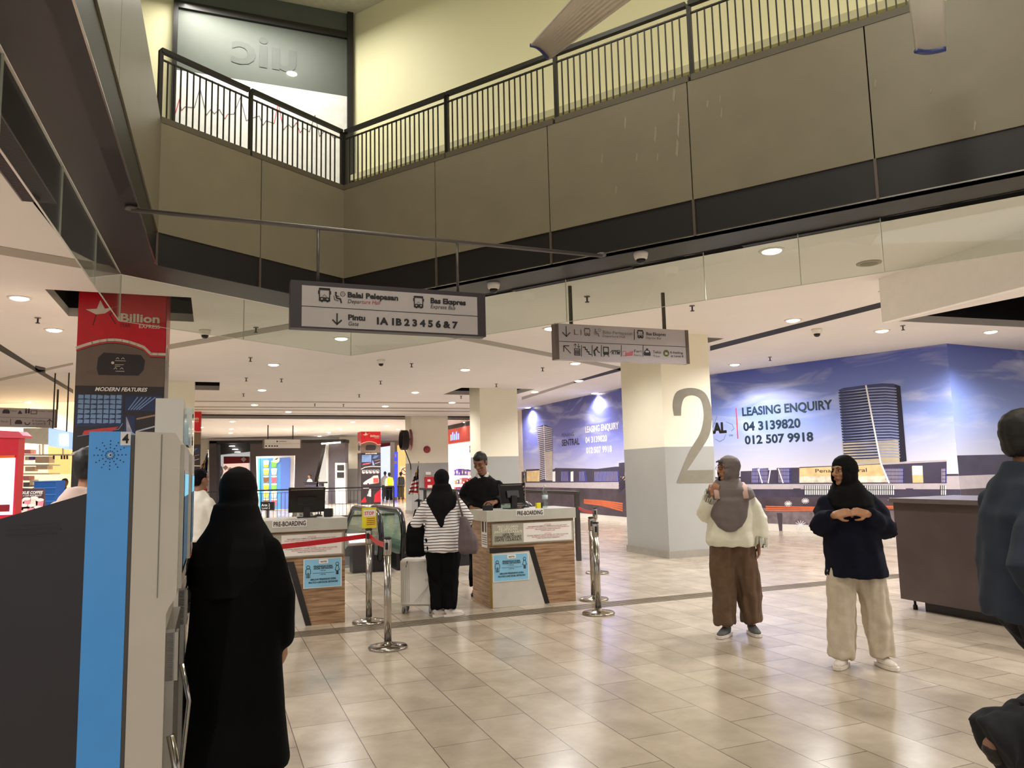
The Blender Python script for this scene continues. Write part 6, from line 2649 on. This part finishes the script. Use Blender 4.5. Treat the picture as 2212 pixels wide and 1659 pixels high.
def person(label, loc, rz, H, P=None, skin='warm', voxel=.009, top=None, pants=None, robe=None, hijab=None, hair=None, shoes=None, name='person', glasses=False, lod=False, group=None, features=True, hands=True):
    P = P or {}
    t = thing(name, label, 'person', loc, rz, group)
    M = WM[t]
    k = H / 1.6
    g = lambda key, dv: Vector(P.get(key, dv)) * k
    inner = MB()
    hc = g('head', (0, -.01, 1.487))
    HR_ = Matrix.Rotation(P.get('yaw', 0), 3, 'Z') @ Matrix.Rotation(P.get('pitch', 0), 3, 'X')
    hp = lambda x, y, z: hc + HR_ @ (Vector((x, y, z)) * k)
    neck = g('neck', (0, .015, 1.33))
    chest, waist, hip = g('chest', (0, .0, 1.18)), g('waist', (0, 0, 1.0)), g('hip', (0, 0, .86))
    J = {}
    for s_, sd in ((-1, 'R'), (1, 'L')):      # person's left is +x
        J['sh' + sd] = g('sh' + sd, (.158 * s_, .01, 1.25))
        J['el' + sd] = g('el' + sd, (.20 * s_, .02, 1.02))
        J['wr' + sd] = g('wr' + sd, (.20 * s_, -.05, .80))
        J['hp' + sd] = g('hp' + sd, (.075 * s_, 0, .84))
        J['kn' + sd] = g('kn' + sd, (.09 * s_, -.01, .46))
        J['an' + sd] = g('an' + sd, (.10 * s_, .02, .085))
    # --- body
    B = Blob()
    r3 = HR_
    B.ball(hp(0, .012, .022), tuple(a * k for a in (.073, .092, .090)), r3)
    B.ball(hp(0, -.018, -.035), tuple(a * k for a in (.058, .066, .078)), r3)
    B.ball(hp(0, -.06, -.092), tuple(a * k for a in (.028, .022, .020)), r3)
    B.limb([hp(0, -.082, .020), hp(0, -.098, -.010), hp(0, -.103, -.024)], [.007 * k, .009 * k, .012 * k])
    for s_ in (-1, 1):
        B.ball(hp(.013 * s_, -.092, -.027), .008 * k)
        B.ball(hp(.038 * s_, -.062, -.022), (.022 * k, .018 * k, .02 * k), r3)
        if not hijab:
            B.ball(hp(.075 * s_, .012, -.008), (.010 * k, .020 * k, .030 * k), r3)
    B.limb([hp(-.045, -.072, .030), hp(0, -.084, .028), hp(.045, -.072, .030)], [.008 * k] * 3)
    B.ball(hp(0, -.084, -.058), (.024 * k, .012 * k, .012 * k), r3)
    B.limb([hp(0, .01, -.06), neck, chest], [.052 * k, .054 * k, .06 * k])
    B.limb([chest + Vector((0, 0, .03)) * k, waist, hip], [(.12 * k, .085 * k), (.105 * k, .075 * k), (.115 * k, .085 * k)])
    for sd in 'RL':
        shb = J['sh' + sd] + Vector((0, 0, -.04)) * k
        B.limb([chest + Vector((0, 0, .02)) * k, shb], [.06 * k, .036 * k])
        B.limb([shb, J['el' + sd], J['wr' + sd]], [.036 * k, .033 * k, .023 * k])
        B.limb([hip, J['hp' + sd], J['kn' + sd], J['an' + sd]], [.08 * k, .07 * k, .046 * k, .034 * k])
        if lod:
            B.ball(J['an' + sd] + Vector((0, -.04, -.045)) * k, (.045 * k, .11 * k, .04 * k))
        if hands:
            d_ = J['wr' + sd] - J['el' + sd]
            hd = P.get('hd' + sd, tuple(d_))
            pn = P.get('pn' + sd, (-1 if sd == 'L' else 1, 0, 0))
            hand(B, J['wr' + sd], hd, pn, P.get('th' + sd, 1 if sd == 'L' else -1), P.get('curl' + sd, .5), k)
        else:
            B.ball(J['wr' + sd], .035 * k)
    vs, fs = B.skin(voxel if not lod else .02, 2)
    inner.add([M @ v for v in vs], fs, SKINM[skin], True)
    if features and not lod:
        W = lambda v: M @ v
        Mr = M.to_3x3() @ r3
        for s_ in (-1, 1):
            if P.get('down'):
                inner.tube([W(hp(.013 * s_, -.087, .026)), W(hp(.030 * s_, -.084, .032)), W(hp(.046 * s_, -.074, .027))], [.003 * k, .004 * k, .002 * k], HAIRM, 6)
                inner.tube([W(hp(.014 * s_, -.083, .004)), W(hp(.028 * s_, -.0845, .0)), W(hp(.042 * s_, -.076, .004))], .0024 * k, EYEB, 6)
                continue
            inner.ball(W(hp(.028 * s_, -.0735, .006)), (.0135 * k, .007 * k, .0065 * k), EYEW, 12, Mr)
            inner.ball(W(hp(.028 * s_, -.0795, .006)), (.0062 * k, .003 * k, .0062 * k), EYEB, 10, Mr)
            inner.tube([W(hp(.013 * s_, -.087, .026)), W(hp(.030 * s_, -.084, .032)), W(hp(.046 * s_, -.074, .027))], [.0028 * k, .0036 * k, .002 * k], HAIRM, 6)
            inner.tube([W(hp(.014 * s_, -.083, .010)), W(hp(.028 * s_, -.0855, .0145)), W(hp(.042 * s_, -.077, .010))], .0016 * k, EYEB, 6)
        inner.tube([W(hp(-.020, -.088, -.058)), W(hp(0, -.0945, -.055)), W(hp(.020, -.088, -.058))], [(.003 * k, .003 * k), (.0055 * k, .0055 * k), (.003 * k, .003 * k)], LIPM, 8)
        inner.tube([W(hp(-.017, -.087, -.064)), W(hp(0, -.092, -.067)), W(hp(.017, -.087, -.064))], [.003 * k, .006 * k, .003 * k], LIPM, 8)
    part(inner, 'body', t)

    def garment(nm, B_, m, vox, smooth=3, fold=None, cut=None, lab=None):
        vs, fs = B_.skin(vox, smooth, fold, cut)
        b = MB()
        b.add([M @ v for v in vs], fs, m, True)
        return part(b, nm, t, lab)

    if robe:
        B = Blob()
        B.stack([(z * k, cx * k, cy * k, rx * k, ry * k) for z, cx, cy, rx, ry in robe['rings']])
        for sd in 'RL':
            B.limb([chest + Vector((0, 0, .06)) * k, J['sh' + sd]], [.07 * k, .054 * k])
            e2 = J['el' + sd].lerp(J['wr' + sd], .93)
            B.limb([J['sh' + sd], J['el' + sd], e2], [.055 * k, .066 * k, .058 * k])
        garment('robe', B, robe['mat'], robe.get('vox', .012), 3, folds(.008, 1.2, 12))
    if pants:
        B = Blob()
        r0, r1, r2 = pants['r']
        B.limb([waist.lerp(hip, .3), hip], [(.14 * k, .095 * k), (.155 * k, .11 * k)])
        for sd in 'RL':
            e = J['kn' + sd].lerp(J['an' + sd], pants.get('end', .93))
            B.limb([hip + (J['hp' + sd] - hip) * .5, J['hp' + sd], J['kn' + sd], e], [r0 * k, r0 * k, r1 * k, r2 * k], 20, end=False)
        garment('trousers', B, pants['mat'], .012 if not lod else .02, 3, folds(pants.get('fold', .008) * 1.5, 4, 22, 3), lab=pants.get('label'))
    if top:
        B = Blob()
        B.stack([(z * k, cx * k, cy * k, rx * k, ry * k) for z, cx, cy, rx, ry in top['rings']])
        sr_ = top.get('sleeve', (.062, .055, .045))
        for sd in 'RL':
            sh_ = J['sh' + sd] + Vector((0, 0, -.022)) * k
            B.limb([neck + Vector((0, .01, -.06)) * k, sh_], [.06 * k, sr_[0] * .82 * k])
            e = J['el' + sd].lerp(J['wr' + sd], top.get('send', .95))
            mid = J['sh' + sd].lerp(J['el' + sd], .6)
            B.limb([sh_, mid, J['el' + sd], e], [sr_[0] * .86 * k, (sr_[0] + sr_[1]) / 2 * k, sr_[1] * k, sr_[2] * k], 18, end=False)
        garment(top.get('name', 'jacket'), B, top['mat'], .010 if not lod else .02, 7, folds(top.get('fold', .006) * 1.15, 5, 12, 7), lab=top.get('label'))
        if top.get('collar'):
            b = MB()
            for s_ in (-1, 1):
                q = [neck + Vector((.0, -.085, -.03)) * k, neck + Vector((.060 * s_, -.055, .04)) * k, neck + Vector((.062 * s_, .0, .045)) * k, neck + Vector((.075 * s_, -.05, .0)) * k, neck + Vector((.03 * s_, -.105, -.07)) * k]
                q = [M @ v for v in q]
                b.prism(q, M.to_3x3() @ Vector((0, .006, 0)), top['collar'])
            part(b, 'collar', t)
    if hijab:
        B = Blob()
        B.ball(hp(0, .018, .022), tuple(a * k for a in (.088, .106, .104)), r3)
        B.ball(hp(0, -.018, -.035), tuple(a * k for a in (.077, .085, .095)), r3)
        B.limb([hp(0, .03, -.03), neck + Vector((0, .01, .0)) * k, chest + Vector((0, 0, .06)) * k], [(.080 * k, .080 * k), (.080 * k, .080 * k), (.09 * k, .09 * k)], 20)
        for z0, z1 in hijab.get('extra', []):
            B.limb([Vector(z0) * k, Vector(z1) * k], [.08 * k, .03 * k])
        if hijab.get('rings'):
            B.stack([(z * k, cx * k, cy * k, rx * k, ry * k) for z, cx, cy, rx, ry in hijab['rings']])
        inv = r3.inverted()

        def cut(c):
            q = inv @ (c - hc) / k
            return q.y < -.04 and (q.x / .056) ** 2 + ((q.z + .025) / (.085 if q.z < -.025 else .072)) ** 2 < 1
        garment('headscarf', B, hijab['mat'], hijab.get('vox', .0065), 4, folds(hijab.get('fold', .006), 5, 13, 11), cut, lab=hijab.get('label'))
        if hijab.get('visor'):
            b = MB()
            b.prism([M @ hp(x, y, z) for x, y, z in ((-.05, -.088, .055), (0, -.125, .06), (.05, -.088, .055), (.03, -.075, .075), (-.03, -.075, .075))], UP * .006, hijab['visor'])
            part(b, 'visor', t)
    if hair:
        B = Blob()
        B.ball(hp(0, .022, .030), tuple(a * k for a in (.081, .096, .094)), r3)
        B.ball(hp(0, .050, -.02), tuple(a * k for a in (.070, .055, .062)), r3)
        if hair == 'quiff':
            B.ball(hp(0, -.045, .085), tuple(a * k for a in (.055, .045, .034)), r3)
        inv = r3.inverted()

        def cuth(c):
            q = inv @ (c - hc) / k
            return (q.y < -.03 and q.z < .052) or (q.y < .045 and q.z < -.002 and abs(q.x) > .0) or (q.z < -.07)
        garment('hair' if hair != 'cap' else 'cap', B, HAIRM if hair != 'cap' else BLKCL, .008 if not lod else .015, 2, folds(.003, 20, 30), cuth)
    if glasses:
        b = MB()
        for s_ in (-1, 1):
            c = hp(.029 * s_, -.098, .004)
            b.tube([M @ (c + HR_ @ Vector((math.cos(a_ * .52) * .02 * k, 0, math.sin(a_ * .52) * .016 * k))) for a_ in range(12)], .0016 * k, DGREY, 6, closed=True)
            b.tube([M @ hp(.05 * s_, -.096, .006), M @ hp(.074 * s_, -.01, .008)], .0016 * k, DGREY, 6)
        part(b, 'glasses', t)
    if shoes and not lod:
        for sd in 'RL':
            b = MB()
            bb = MB()
            shoe(bb, J['an' + sd] + Vector((0, 0, 0)), P.get('ft' + sd, 0), shoes[0], shoes[1], k, P.get('fp' + sd, 0))
            for v_, f_, mi_, s2 in [(bb.v, bb.f, bb.m, bb.sm)]:
                b.v = [M @ v for v in v_]
                b.f, b.m, b.sm, b.mats = f_, mi_, s2, bb.mats
            part(b, 'shoe', t)
    return t, M, k, J, hp


def stripes(name, c1, c2, period):
    m = mat(name, c1, .8)
    nt = m.node_tree
    b = nt.nodes['Principled BSDF']
    tc = nt.nodes.new('ShaderNodeTexCoord')
    sp = nt.nodes.new('ShaderNodeSeparateXYZ')
    nt.links.new(tc.outputs['Object'], sp.inputs[0])
    ns = nt.nodes.new('ShaderNodeTexNoise')
    ns.inputs['Scale'].default_value = 3
    nt.links.new(tc.outputs['Object'], ns.inputs['Vector'])
    ad = nt.nodes.new('ShaderNodeMath')
    ad.operation = 'MULTIPLY_ADD'
    ad.inputs[1].default_value = .05
    nt.links.new(ns.outputs['Fac'], ad.inputs[0])
    nt.links.new(sp.outputs[2], ad.inputs[2])
    md = nt.nodes.new('ShaderNodeMath')
    md.operation = 'MODULO'
    md.inputs[1].default_value = period
    nt.links.new(ad.outputs[0], md.inputs[0])
    gt = nt.nodes.new('ShaderNodeMath')
    gt.operation = 'LESS_THAN'
    gt.inputs[1].default_value = period * .27
    nt.links.new(md.outputs[0], gt.inputs[0])
    mx = nt.nodes.new('ShaderNodeMix')
    mx.data_type = 'RGBA'
    nt.links.new(gt.outputs[0], mx.inputs[0])
    mx.inputs[6].default_value = lin(c1)
    mx.inputs[7].default_value = lin(c2)
    nt.links.new(mx.outputs[2], b.inputs['Base Color'])
    return m


PI = math.pi
CREAMT = mat('cream_trousers', (196, 182, 160), .85, var=.08, scale=20)
BROWNT = mat('brown_trousers', (96, 72, 52), .85, var=.1, scale=20)
WCLOTH = mat('white_cloth', (228, 224, 204), .8, var=.04, scale=15)
SHIRTW = mat('white_shirt', (214, 208, 196), .8, var=.05, scale=12)
GSCARF = mat('grey_scarf', (112, 102, 100), .75, var=.06, scale=12)
JACKET = mat('blue_grey_jacket', (36, 46, 62), .85, var=.12, scale=12)

# ---- woman in the long black robe, back to us
bx = onz(528, 1745, 0)
person('woman in a long black robe and black headscarf seen from behind, nearest person', Vector((-1.26, 3.5, 0)), PI - .12, 1.545,
       P=dict(elL=(.245, -.06, 1.07), wrL=(.10, -.20, 1.27), elR=(-.225, .01, 1.02), wrR=(-.205, -.05, .80), shL=(.165, .01, 1.235), shR=(-.165, .01, 1.235), knL=(.10, -.01, .46), anL=(.115, .02, .085), knR=(-.11, -.02, .46), anR=(-.13, .01, .085),
              hdL=(-.1, -.2, 1), pnL=(0, 1, 0)),
       robe=dict(mat=BLKCL, rings=[(1.36, 0, .01, .07, .065), (1.31, 0, .01, .15, .09), (1.24, 0, .01, .20, .115), (1.05, 0, .01, .21, .13), (.85, 0, .01, .215, .145), (.5, .005, .015, .24, .165), (.31, .01, .03, .275, .188), (.275, .01, .03, .272, .184)]),
       hijab=dict(mat=mat('scarf_black', (10, 8, 9), .85, var=.2, scale=18, spec=.2), rings=[(1.44, 0, .03, .092, .085), (1.36, 0, .02, .115, .10), (1.29, 0, .02, .165, .115), (1.24, 0, .02, .195, .128), (1.16, 0, .03, .19, .13), (1.02, 0, .04, .14, .11)]),
       pants=dict(mat=CREAMT, r=(.08, .075, .085), end=.98), shoes=(SHOEW, SHOEW))

# ---- man in white shirt between kiosk and robe
person('man in white shirt with black cap, back to us, half hidden by the kiosk', Vector((-3.66, 8.9, 0)), PI - .5, 1.62,
       P=dict(elR=(-.23, -.05, 1.04), wrR=(-.14, -.25, 1.05), elL=(.23, -.05, 1.04), wrL=(.14, -.25, 1.05)), skin='dark', voxel=.012,
       top=dict(name='shirt', mat=SHIRTW, rings=[(1.36, 0, .01, .07, .06), (1.30, 0, .01, .15, .09), (1.2, 0, .01, .19, .13), (1.0, 0, 0, .19, .14), (.80, 0, 0, .19, .14)], sleeve=(.07, .062, .05), send=.2, fold=.009),
       pants=dict(mat=BLKCL, r=(.10, .085, .08)), hair='cap', shoes=(BLACKP, BLACKP))

# ---- woman in striped top at the counter
wsp = onz(958, 1331, 0)
wsp.z = 0
STR = stripes('striped_cotton', (232, 226, 224), (24, 24, 34), .031)
t_, M_, k_, J_, hp_ = person('woman in black headscarf and black and white striped top, back to us, by the suitcase', wsp, PI + .05, 1.545,
       P=dict(elR=(-.285, .02, 1.07), wrR=(-.25, -.12, .90), elL=(.29, -.0, 1.02), wrL=(.24, -.10, .80), knR=(-.07, 0, .46), anR=(-.07, .03, .085), knL=(.06, 0, .46), anL=(.05, .03, .085), ftL=-1.0, ftR=-1.0),
       skin='warm', voxel=.010,
       top=dict(name='striped_top', mat=STR, rings=[(1.36, 0, .01, .07, .06), (1.30, 0, .01, .14, .09), (1.22, 0, .01, .19, .125), (1.0, 0, .01, .19, .14), (.80, 0, .01, .205, .155), (.70, 0, .01, .20, .15)], sleeve=(.072, .07, .052), send=.85, fold=.008),
       pants=dict(mat=BLKCL, r=(.138, .105, .078), end=1.0),
       hijab=dict(mat=MATS['scarf_black'], rings=[(1.44, 0, .03, .092, .085), (1.36, 0, .02, .12, .10), (1.29, 0, .025, .175, .125), (1.20, 0, .04, .165, .125), (1.10, 0, .07, .10, .09), (1.0, 0, .09, .035, .075), (.97, 0, .10, .012, .06)]),
       shoes=(SHOEW, SHOEW))
# bags and suitcase
t = thing('tote_bag', 'brown grey slouchy tote bag on the right shoulder of the striped woman', 'bag', wsp + Vector((.30, .02, .62)))
Bq = Blob()
Bq.stack([(.66, .0, 0, .085, .05), (.70, .0, 0, .105, .062), (.80, 0, 0, .10, .06), (.95, -.03, 0, .06, .045), (1.05, -.05, 0, .035, .03)])
vs, fs = Bq.skin(.01, 3, folds(.008, 3, 25))
b = MB()
b.add([v + Vector((wsp.x + .285, wsp.y - .17, 0)) for v in vs], fs, mat('bag_brown', (92, 78, 80), .75, var=.1), True)
part(b, 'bag', t)
b = MB()
b.tube([wsp + Vector(v) for v in ((.235, -.17, 1.04), (.20, -.13, 1.16), (.17, -.08, 1.27), (.16, 0, 1.31), (.19, .06, 1.22), (.23, -.0, 1.05))], .011, MATS['bag_brown'], 8)
part(b, 'strap', t)
t = thing('backpack', 'black backpack hanging from the left arm of the striped woman', 'bag', wsp + Vector((-.30, -.1, .62)))
Bq = Blob()
Bq.stack([(.63, 0, 0, .09, .07), (.68, 0, 0, .115, .085), (.85, 0, 0, .11, .085), (.97, 0, 0, .085, .065), (1.01, 0, 0, .05, .04)])
vs, fs = Bq.skin(.012, 3, folds(.004, 6, 12))
b = MB()
b.add([v + Vector((wsp.x - .285, wsp.y - .0, .0)) for v in vs], fs, BLKCL, True)
part(b, 'bag', t)
b = MB()
b.tube([wsp + Vector(v) for v in ((-.27, .0, 1.0), (-.30, -.03, 1.06), (-.29, .02, 1.12), (-.25, .06, 1.0))], .012, BLKCL, 8)
part(b, 'strap', t)

sc = onz(905, 1322, 0)
sc.z = 0
SR = R(-8)
t = thing('suitcase', 'white hard shell cabin suitcase on four wheels left of the striped woman', 'suitcase', sc, SR)
MS = WM[t]
SW = mat('suitcase_white', (214, 208, 196), .3, var=.02)


def slocal(b):
    b.v = [MS @ v for v in b.v]
    return b


b = MB()
b.rbox(Vector((0, 0, .33)), (.37, .23, .50), SW, .045)
part(slocal(b), 'shell', t)
b = MB()
b.box((0, 0, .33), (.376, .012, .49), LGREY)
for i in range(5):
    b.box((-.16 + .02 * i, -.116, .33), (.006, .006, .42), LGREY)
P = Pl(Vector((0, -.1155, 0)), Vector((1, 0, 0)))
for i in range(3):
    b.line(P, [(-.02 + .03 * i, .12), (.14 + .012 * i, .30 + .02 * i)], .006, LGREY, .002)
b.disc(P, .12, .36, .02, LGREY, .002)
b.line(P, [(-.105, .50), (-.095, .56)], .012, DGREY, .002)
part(slocal(b), 'ribs', t)
b = MB()
b.box((.19, 0, .36), (.012, .04, .12), DGREY)
b.box((-.187, -.0, .36), (.008, .03, .03), DGREY)
part(slocal(b), 'lock', t)
b = MB()
for x in (-.07, .07):
    b.tube([Vector((x, .07, .57)), Vector((x, .07, .92))], .008, STEEL, 8)
b.tube([Vector((-.08, .07, .925)), Vector((.08, .07, .925))], .012, BLACKP, 8)
part(slocal(b), 'pull_handle', t)
for x in (-.15, .15):
    for y in (-.075, .075):
        b = MB()
        b.lathe(Vector((x - .012, y, .036)), [(.034, 0), (.036, .004), (.036, .02), (.034, .024)], GREY, 18, axis=(1, 0, 0))
        b.lathe(Vector((x - .014, y, .036)), [(.02, 0), (.02, .028)], BLACKP, 14, axis=(1, 0, 0))
        b.box((x, y, .07), (.03, .03, .04), LGREY)
        part(slocal(b), 'wheel', t)

# ---- the clerk behind the right counter
t_, M_, k_, J_, hp_ = person('man in black jacket with white shirt collar standing behind the right counter, looking down', Vector((-.40, 9.66, 0)), R(-6), 1.76,
       P=dict(head=(-.02, -.035, 1.485), pitch=R(28), down=1, yaw=R(-14), elL=(.25, .0, 1.07), wrL=(.17, -.22, 1.04), elR=(-.25, .0, 1.06), wrR=(-.10, -.20, .98), hdL=(-.9, -.25, -.1), pnL=(0, .6, -1), hdR=(1, -.3, -.1), pnR=(0, 0, -1), curlL=.45,
              shL=(.168, .01, 1.235), shR=(-.168, .01, 1.235)),
       skin='dark', voxel=.0065,
       top=dict(mat=mat('jacket_black', (12, 10, 10), .85, var=.2, scale=20, spec=.2), rings=[(1.345, 0, .015, .072, .06), (1.30, 0, .01, .14, .085), (1.22, 0, .01, .20, .125), (1.0, 0, 0, .205, .14), (.84, 0, 0, .20, .14)], sleeve=(.078, .068, .052), send=.92, collar=SHIRTW, fold=.008),
       pants=dict(mat=BLKCL, r=(.105, .085, .075), end=.97), hair='quiff', shoes=(BLACKP, BLACKP))

# ---- woman in grey headscarf
g0_ = onz(1592, 1372, 0)
g0_.z = 0
t_, M_, k_, J_, hp_ = person('woman in grey headscarf, white blouse and brown trousers standing near pillar two', g0_, R(-8), 1.60,
       P=dict(yaw=R(-62), elR=(-.235, .02, 1.06), wrR=(-.155, -.10, 1.25), hdR=(.35, -.1, 1), pnR=(.2, 1, .1), thR=1, curlR=1.1, elL=(.25, .03, 1.03), wrL=(.235, -.01, .80), knR=(-.10, -.02, .46), anR=(-.095, -.03, .085), anL=(.145, .06, .085), knL=(.13, .02, .46), ftR=R(-30), ftL=R(10)),
       skin='tan', voxel=.006,
       top=dict(name='blouse', mat=WCLOTH, rings=[(1.36, 0, .01, .07, .06), (1.30, 0, .01, .14, .09), (1.2, 0, .01, .19, .13), (1.0, 0, 0, .195, .15), (.84, 0, 0, .22, .165), (.79, 0, 0, .20, .15)], sleeve=(.068, .085, .075), send=.80, fold=.010),
       pants=dict(mat=BROWNT, r=(.122, .108, .094), end=.95, fold=.010),
       hijab=dict(mat=GSCARF, visor=BLACKP, rings=[(1.41, 0, .03, .085, .07), (1.37, 0, .01, .115, .09), (1.33, 0, .0, .155, .11), (1.29, 0, -.005, .212, .13), (1.23, 0, -.005, .238, .14), (1.20, -.01, -.045, .175, .13), (1.06, -.02, -.07, .16, .12), (.97, -.02, -.08, .12, .11), (.93, -.02, -.085, .06, .10)], fold=.006),
       glasses=True, shoes=(mat('shoe_grey', (84, 84, 84), .7), SHOEW))
WT = t_
PKS = mat('strap_pink', (206, 168, 156), .7)
SB = []
for s_ in (-1, 1):
    b = MB()
    SB.append(b)
    pts = [Vector((.135 * s_, .14, 1.10)), Vector((.135 * s_, .12, 1.26)), Vector((.125 * s_, .03, 1.352)), Vector((.125 * s_, -.09, 1.325)), Vector((.125 * s_, -.165, 1.22))]
    b.tube([M_ @ (p * k_) for p in pts], [(.024, .008)] * 5, PKS, 10)
t = thing('backpack', 'pale pink backpack worn by the grey scarfed woman, straps over her shoulders', 'backpack', M_ @ Vector((0, .23, .85)))
for b in SB:
    part(b, 'strap', t)
Bq = Blob()
Bq.stack([(.85, 0, .23, .12, .06), (.9, 0, .23, .145, .08), (1.1, 0, .23, .145, .08), (1.25, 0, .22, .12, .07), (1.30, 0, .21, .07, .04)])
vs, fs = Bq.skin(.014, 3)
b = MB()
b.add([M_ @ (v * k_) for v in vs], fs, PKS, True)
part(b, 'bag', t)
# frilled cuffs of the blouse and the small brand mark patch
for sd, s_ in (('R', -1), ('L', 1)):
    b = MB()
    c = J_['el' + sd].lerp(J_['wr' + sd], .80)
    ax_ = (J_['wr' + sd] - J_['el' + sd]).normalized()
    x = ax_.cross(Vector((0, 1, 0))).normalized()
    y = ax_.cross(x)
    n = 36
    vsx = []
    for i in range(n):
        a_ = 2 * PI * i / n
        rr = .078 + .010 * math.sin(i * 2.3)
        vsx.append(c + (x * math.cos(a_) + y * math.sin(a_)) * .07 - ax_ * .02)
        vsx.append(c + (x * math.cos(a_) + y * math.sin(a_)) * rr + ax_ * (.06 + .018 * math.sin(i * 1.7)))
    fsx = [(2 * i, 2 * ((i + 1) % n), 2 * ((i + 1) % n) + 1, 2 * i + 1) for i in range(n)]
    b.add([M_ @ v for v in vsx], fsx + [tuple(reversed(f)) for f in fsx], WCLOTH, True)
    part(b, 'frilled_cuff', WT)

# ---- woman in black headscarf and navy hoodie
h0_ = onz(1862, 1438, 0)
h0_.z = 0
t_, M_, k_, J_, hp_ = person('woman in black headscarf, navy hooded top and cream trousers, hands together', h0_, R(-10), 1.56,
       P=dict(yaw=R(-58), pitch=R(2), hip=(.0, 0, .86), head=(-.03, -.01, 1.487), elR=(-.245, .0, 1.06), wrR=(-.165, -.20, 1.155), elL=(.27, .03, 1.03), wrL=(.075, -.20, 1.16), hdR=(.93, -.1, .22), hdL=(-.93, -.1, .22),
              pnR=(0, .8, -.5), pnL=(0, .8, -.5), curlR=.62, curlL=.95, thR=-1, thL=1, knR=(-.125, -.02, .46), anR=(-.14, -.02, .085), knL=(.135, 0, .46), anL=(.15, .0, .085), ftR=R(-28), ftL=R(18)),
       skin='warm', voxel=.0055,
       top=dict(name='hooded_top', mat=NAVY, rings=[(1.36, 0, .01, .075, .065), (1.31, 0, .01, .15, .095), (1.2, 0, .01, .20, .135), (1.0, .0, 0, .205, .155), (.80, .01, 0, .215, .17), (.70, .01, 0, .228, .175), (.67, .01, 0, .225, .17)], sleeve=(.085, .088, .055), send=.95, fold=.010),
       pants=dict(mat=CREAMT, r=(.112, .100, .098), end=1.04, fold=.012),
       hijab=dict(mat=MATS['scarf_black'], rings=[(1.41, 0, .03, .09, .07), (1.37, 0, .01, .12, .09), (1.33, 0, .005, .145, .11), (1.28, 0, 0, .172, .125), (1.22, 0, -.02, .17, .13), (1.14, 0, -.03, .14, .12)], fold=.007),
       shoes=(SHOEW, mat('sole_cream', (226, 214, 200), .5)))

# ---- man striding past at the right edge
w0 = Vector((2.13, 3.22, 0))
person('man in blue grey jacket and dark trousers striding past, cut by the right edge', w0, PI / 2, 1.71,
       P=dict(head=(0, -.05, 1.487), neck=(0, -.01, 1.33), chest=(0, 0, 1.18), elR=(-.22, .16, 1.04), wrR=(-.20, .04, .84), elL=(.22, -.12, 1.04), wrL=(.18, -.26, .98),
              knR=(-.08, -.05, .50), anR=(-.09, .265, .365), fpR=R(-72), knL=(.09, -.30, .50), anL=(.09, -.36, .085)),
       skin='dark', voxel=.007,
       top=dict(mat=JACKET, rings=[(1.40, 0, -.015, .066, .066), (1.36, 0, -.005, .075, .075), (1.31, 0, .0, .14, .10), (1.2, 0, .0, .19, .145), (1.0, 0, .01, .19, .15), (.84, 0, .02, .18, .145), (.80, 0, .02, .175, .14)], sleeve=(.078, .07, .055), fold=.008),
       pants=dict(mat=mat('trousers_dark', (18, 18, 24), .85, var=.15, scale=20), r=(.11, .105, .11), end=1.02),
       hair='short', shoes=(BLACKP, BLACKP))

# ---- person behind the kiosk
person('person in pale pink beige hooded jacket behind the kiosk, back of head only', Vector((-2.70, 4.85, 0)), PI, 1.72, skin='tan', voxel=.012,
       top=dict(name='hooded_jacket', mat=mat('pink_beige_cloth', (200, 176, 164), .85), rings=[(1.37, 0, .02, .10, .09), (1.32, 0, .02, .15, .10), (1.22, 0, .01, .20, .13), (1.0, 0, 0, .20, .14), (.80, 0, 0, .20, .14)], sleeve=(.08, .07, .05)),
       pants=dict(mat=BLKCL, r=(.11, .085, .08)), hair='short', shoes=(BLACKP, BLACKP))


# ---- small distant figures
def far_person(label, px, pyf, Y, H, topm, botm, bag=None, rz=PI, headm='dark'):
    q = ony(px, pyf, Y)
    q.z = 0
    t, M, k, J, hp = person(label, q, rz, H, lod=True, skin=headm, hands=False, features=False,
                            top=dict(mat=topm, rings=[(1.36, 0, .01, .07, .06), (1.30, 0, .01, .15, .10), (1.1, 0, .01, .18, .13), (.85, 0, 0, .18, .14)], sleeve=(.06, .055, .045)),
                            pants=dict(mat=botm, r=(.11, .09, .08)), hair='short')
    if bag:
        b = MB()
        b.rbox(Vector((0, .19, 1.12)) * k, (.30 * k, .16 * k, .42 * k), bag[0], .05)
        b.v = [M @ v for v in b.v]
        o = MB()
        o.v, o.f, o.m, o.sm, o.mats = b.v, b.f, b.m, b.sm, b.mats
        tag(o.build('backpack'), bag[1], 'backpack')
    return t


far_person('distant person with a bright yellow backpack walking away beyond the railing', 841, 1072, 43.5, 1.66, WCLOTH, BLKCL, (YEL, 'bright yellow backpack worn by a distant walker'), PI + .4)
far_person('distant dark haired person just left of the yellow backpack walker', 832, 1072, 45.5, 1.74, LGREY, DGREY, None, PI)
far_person('distant person with a black backpack in front of the orange wall', 866, 1074, 44.0, 1.68, GREY, mat('dark_brown', (60, 50, 30), .8), (BLACKP, 'black backpack worn by a distant walker'), PI + .3)
far_person('distant worker in white bending over the black service desk', 668, 1086, 42.3, 1.66, WCLOTH, BLKCL, None, -.6)
far_person('distant person in dark clothes by the shelves of the left shop', 137, 1100, 19.0, 1.62, BLKCL, BLKCL, None, .3)
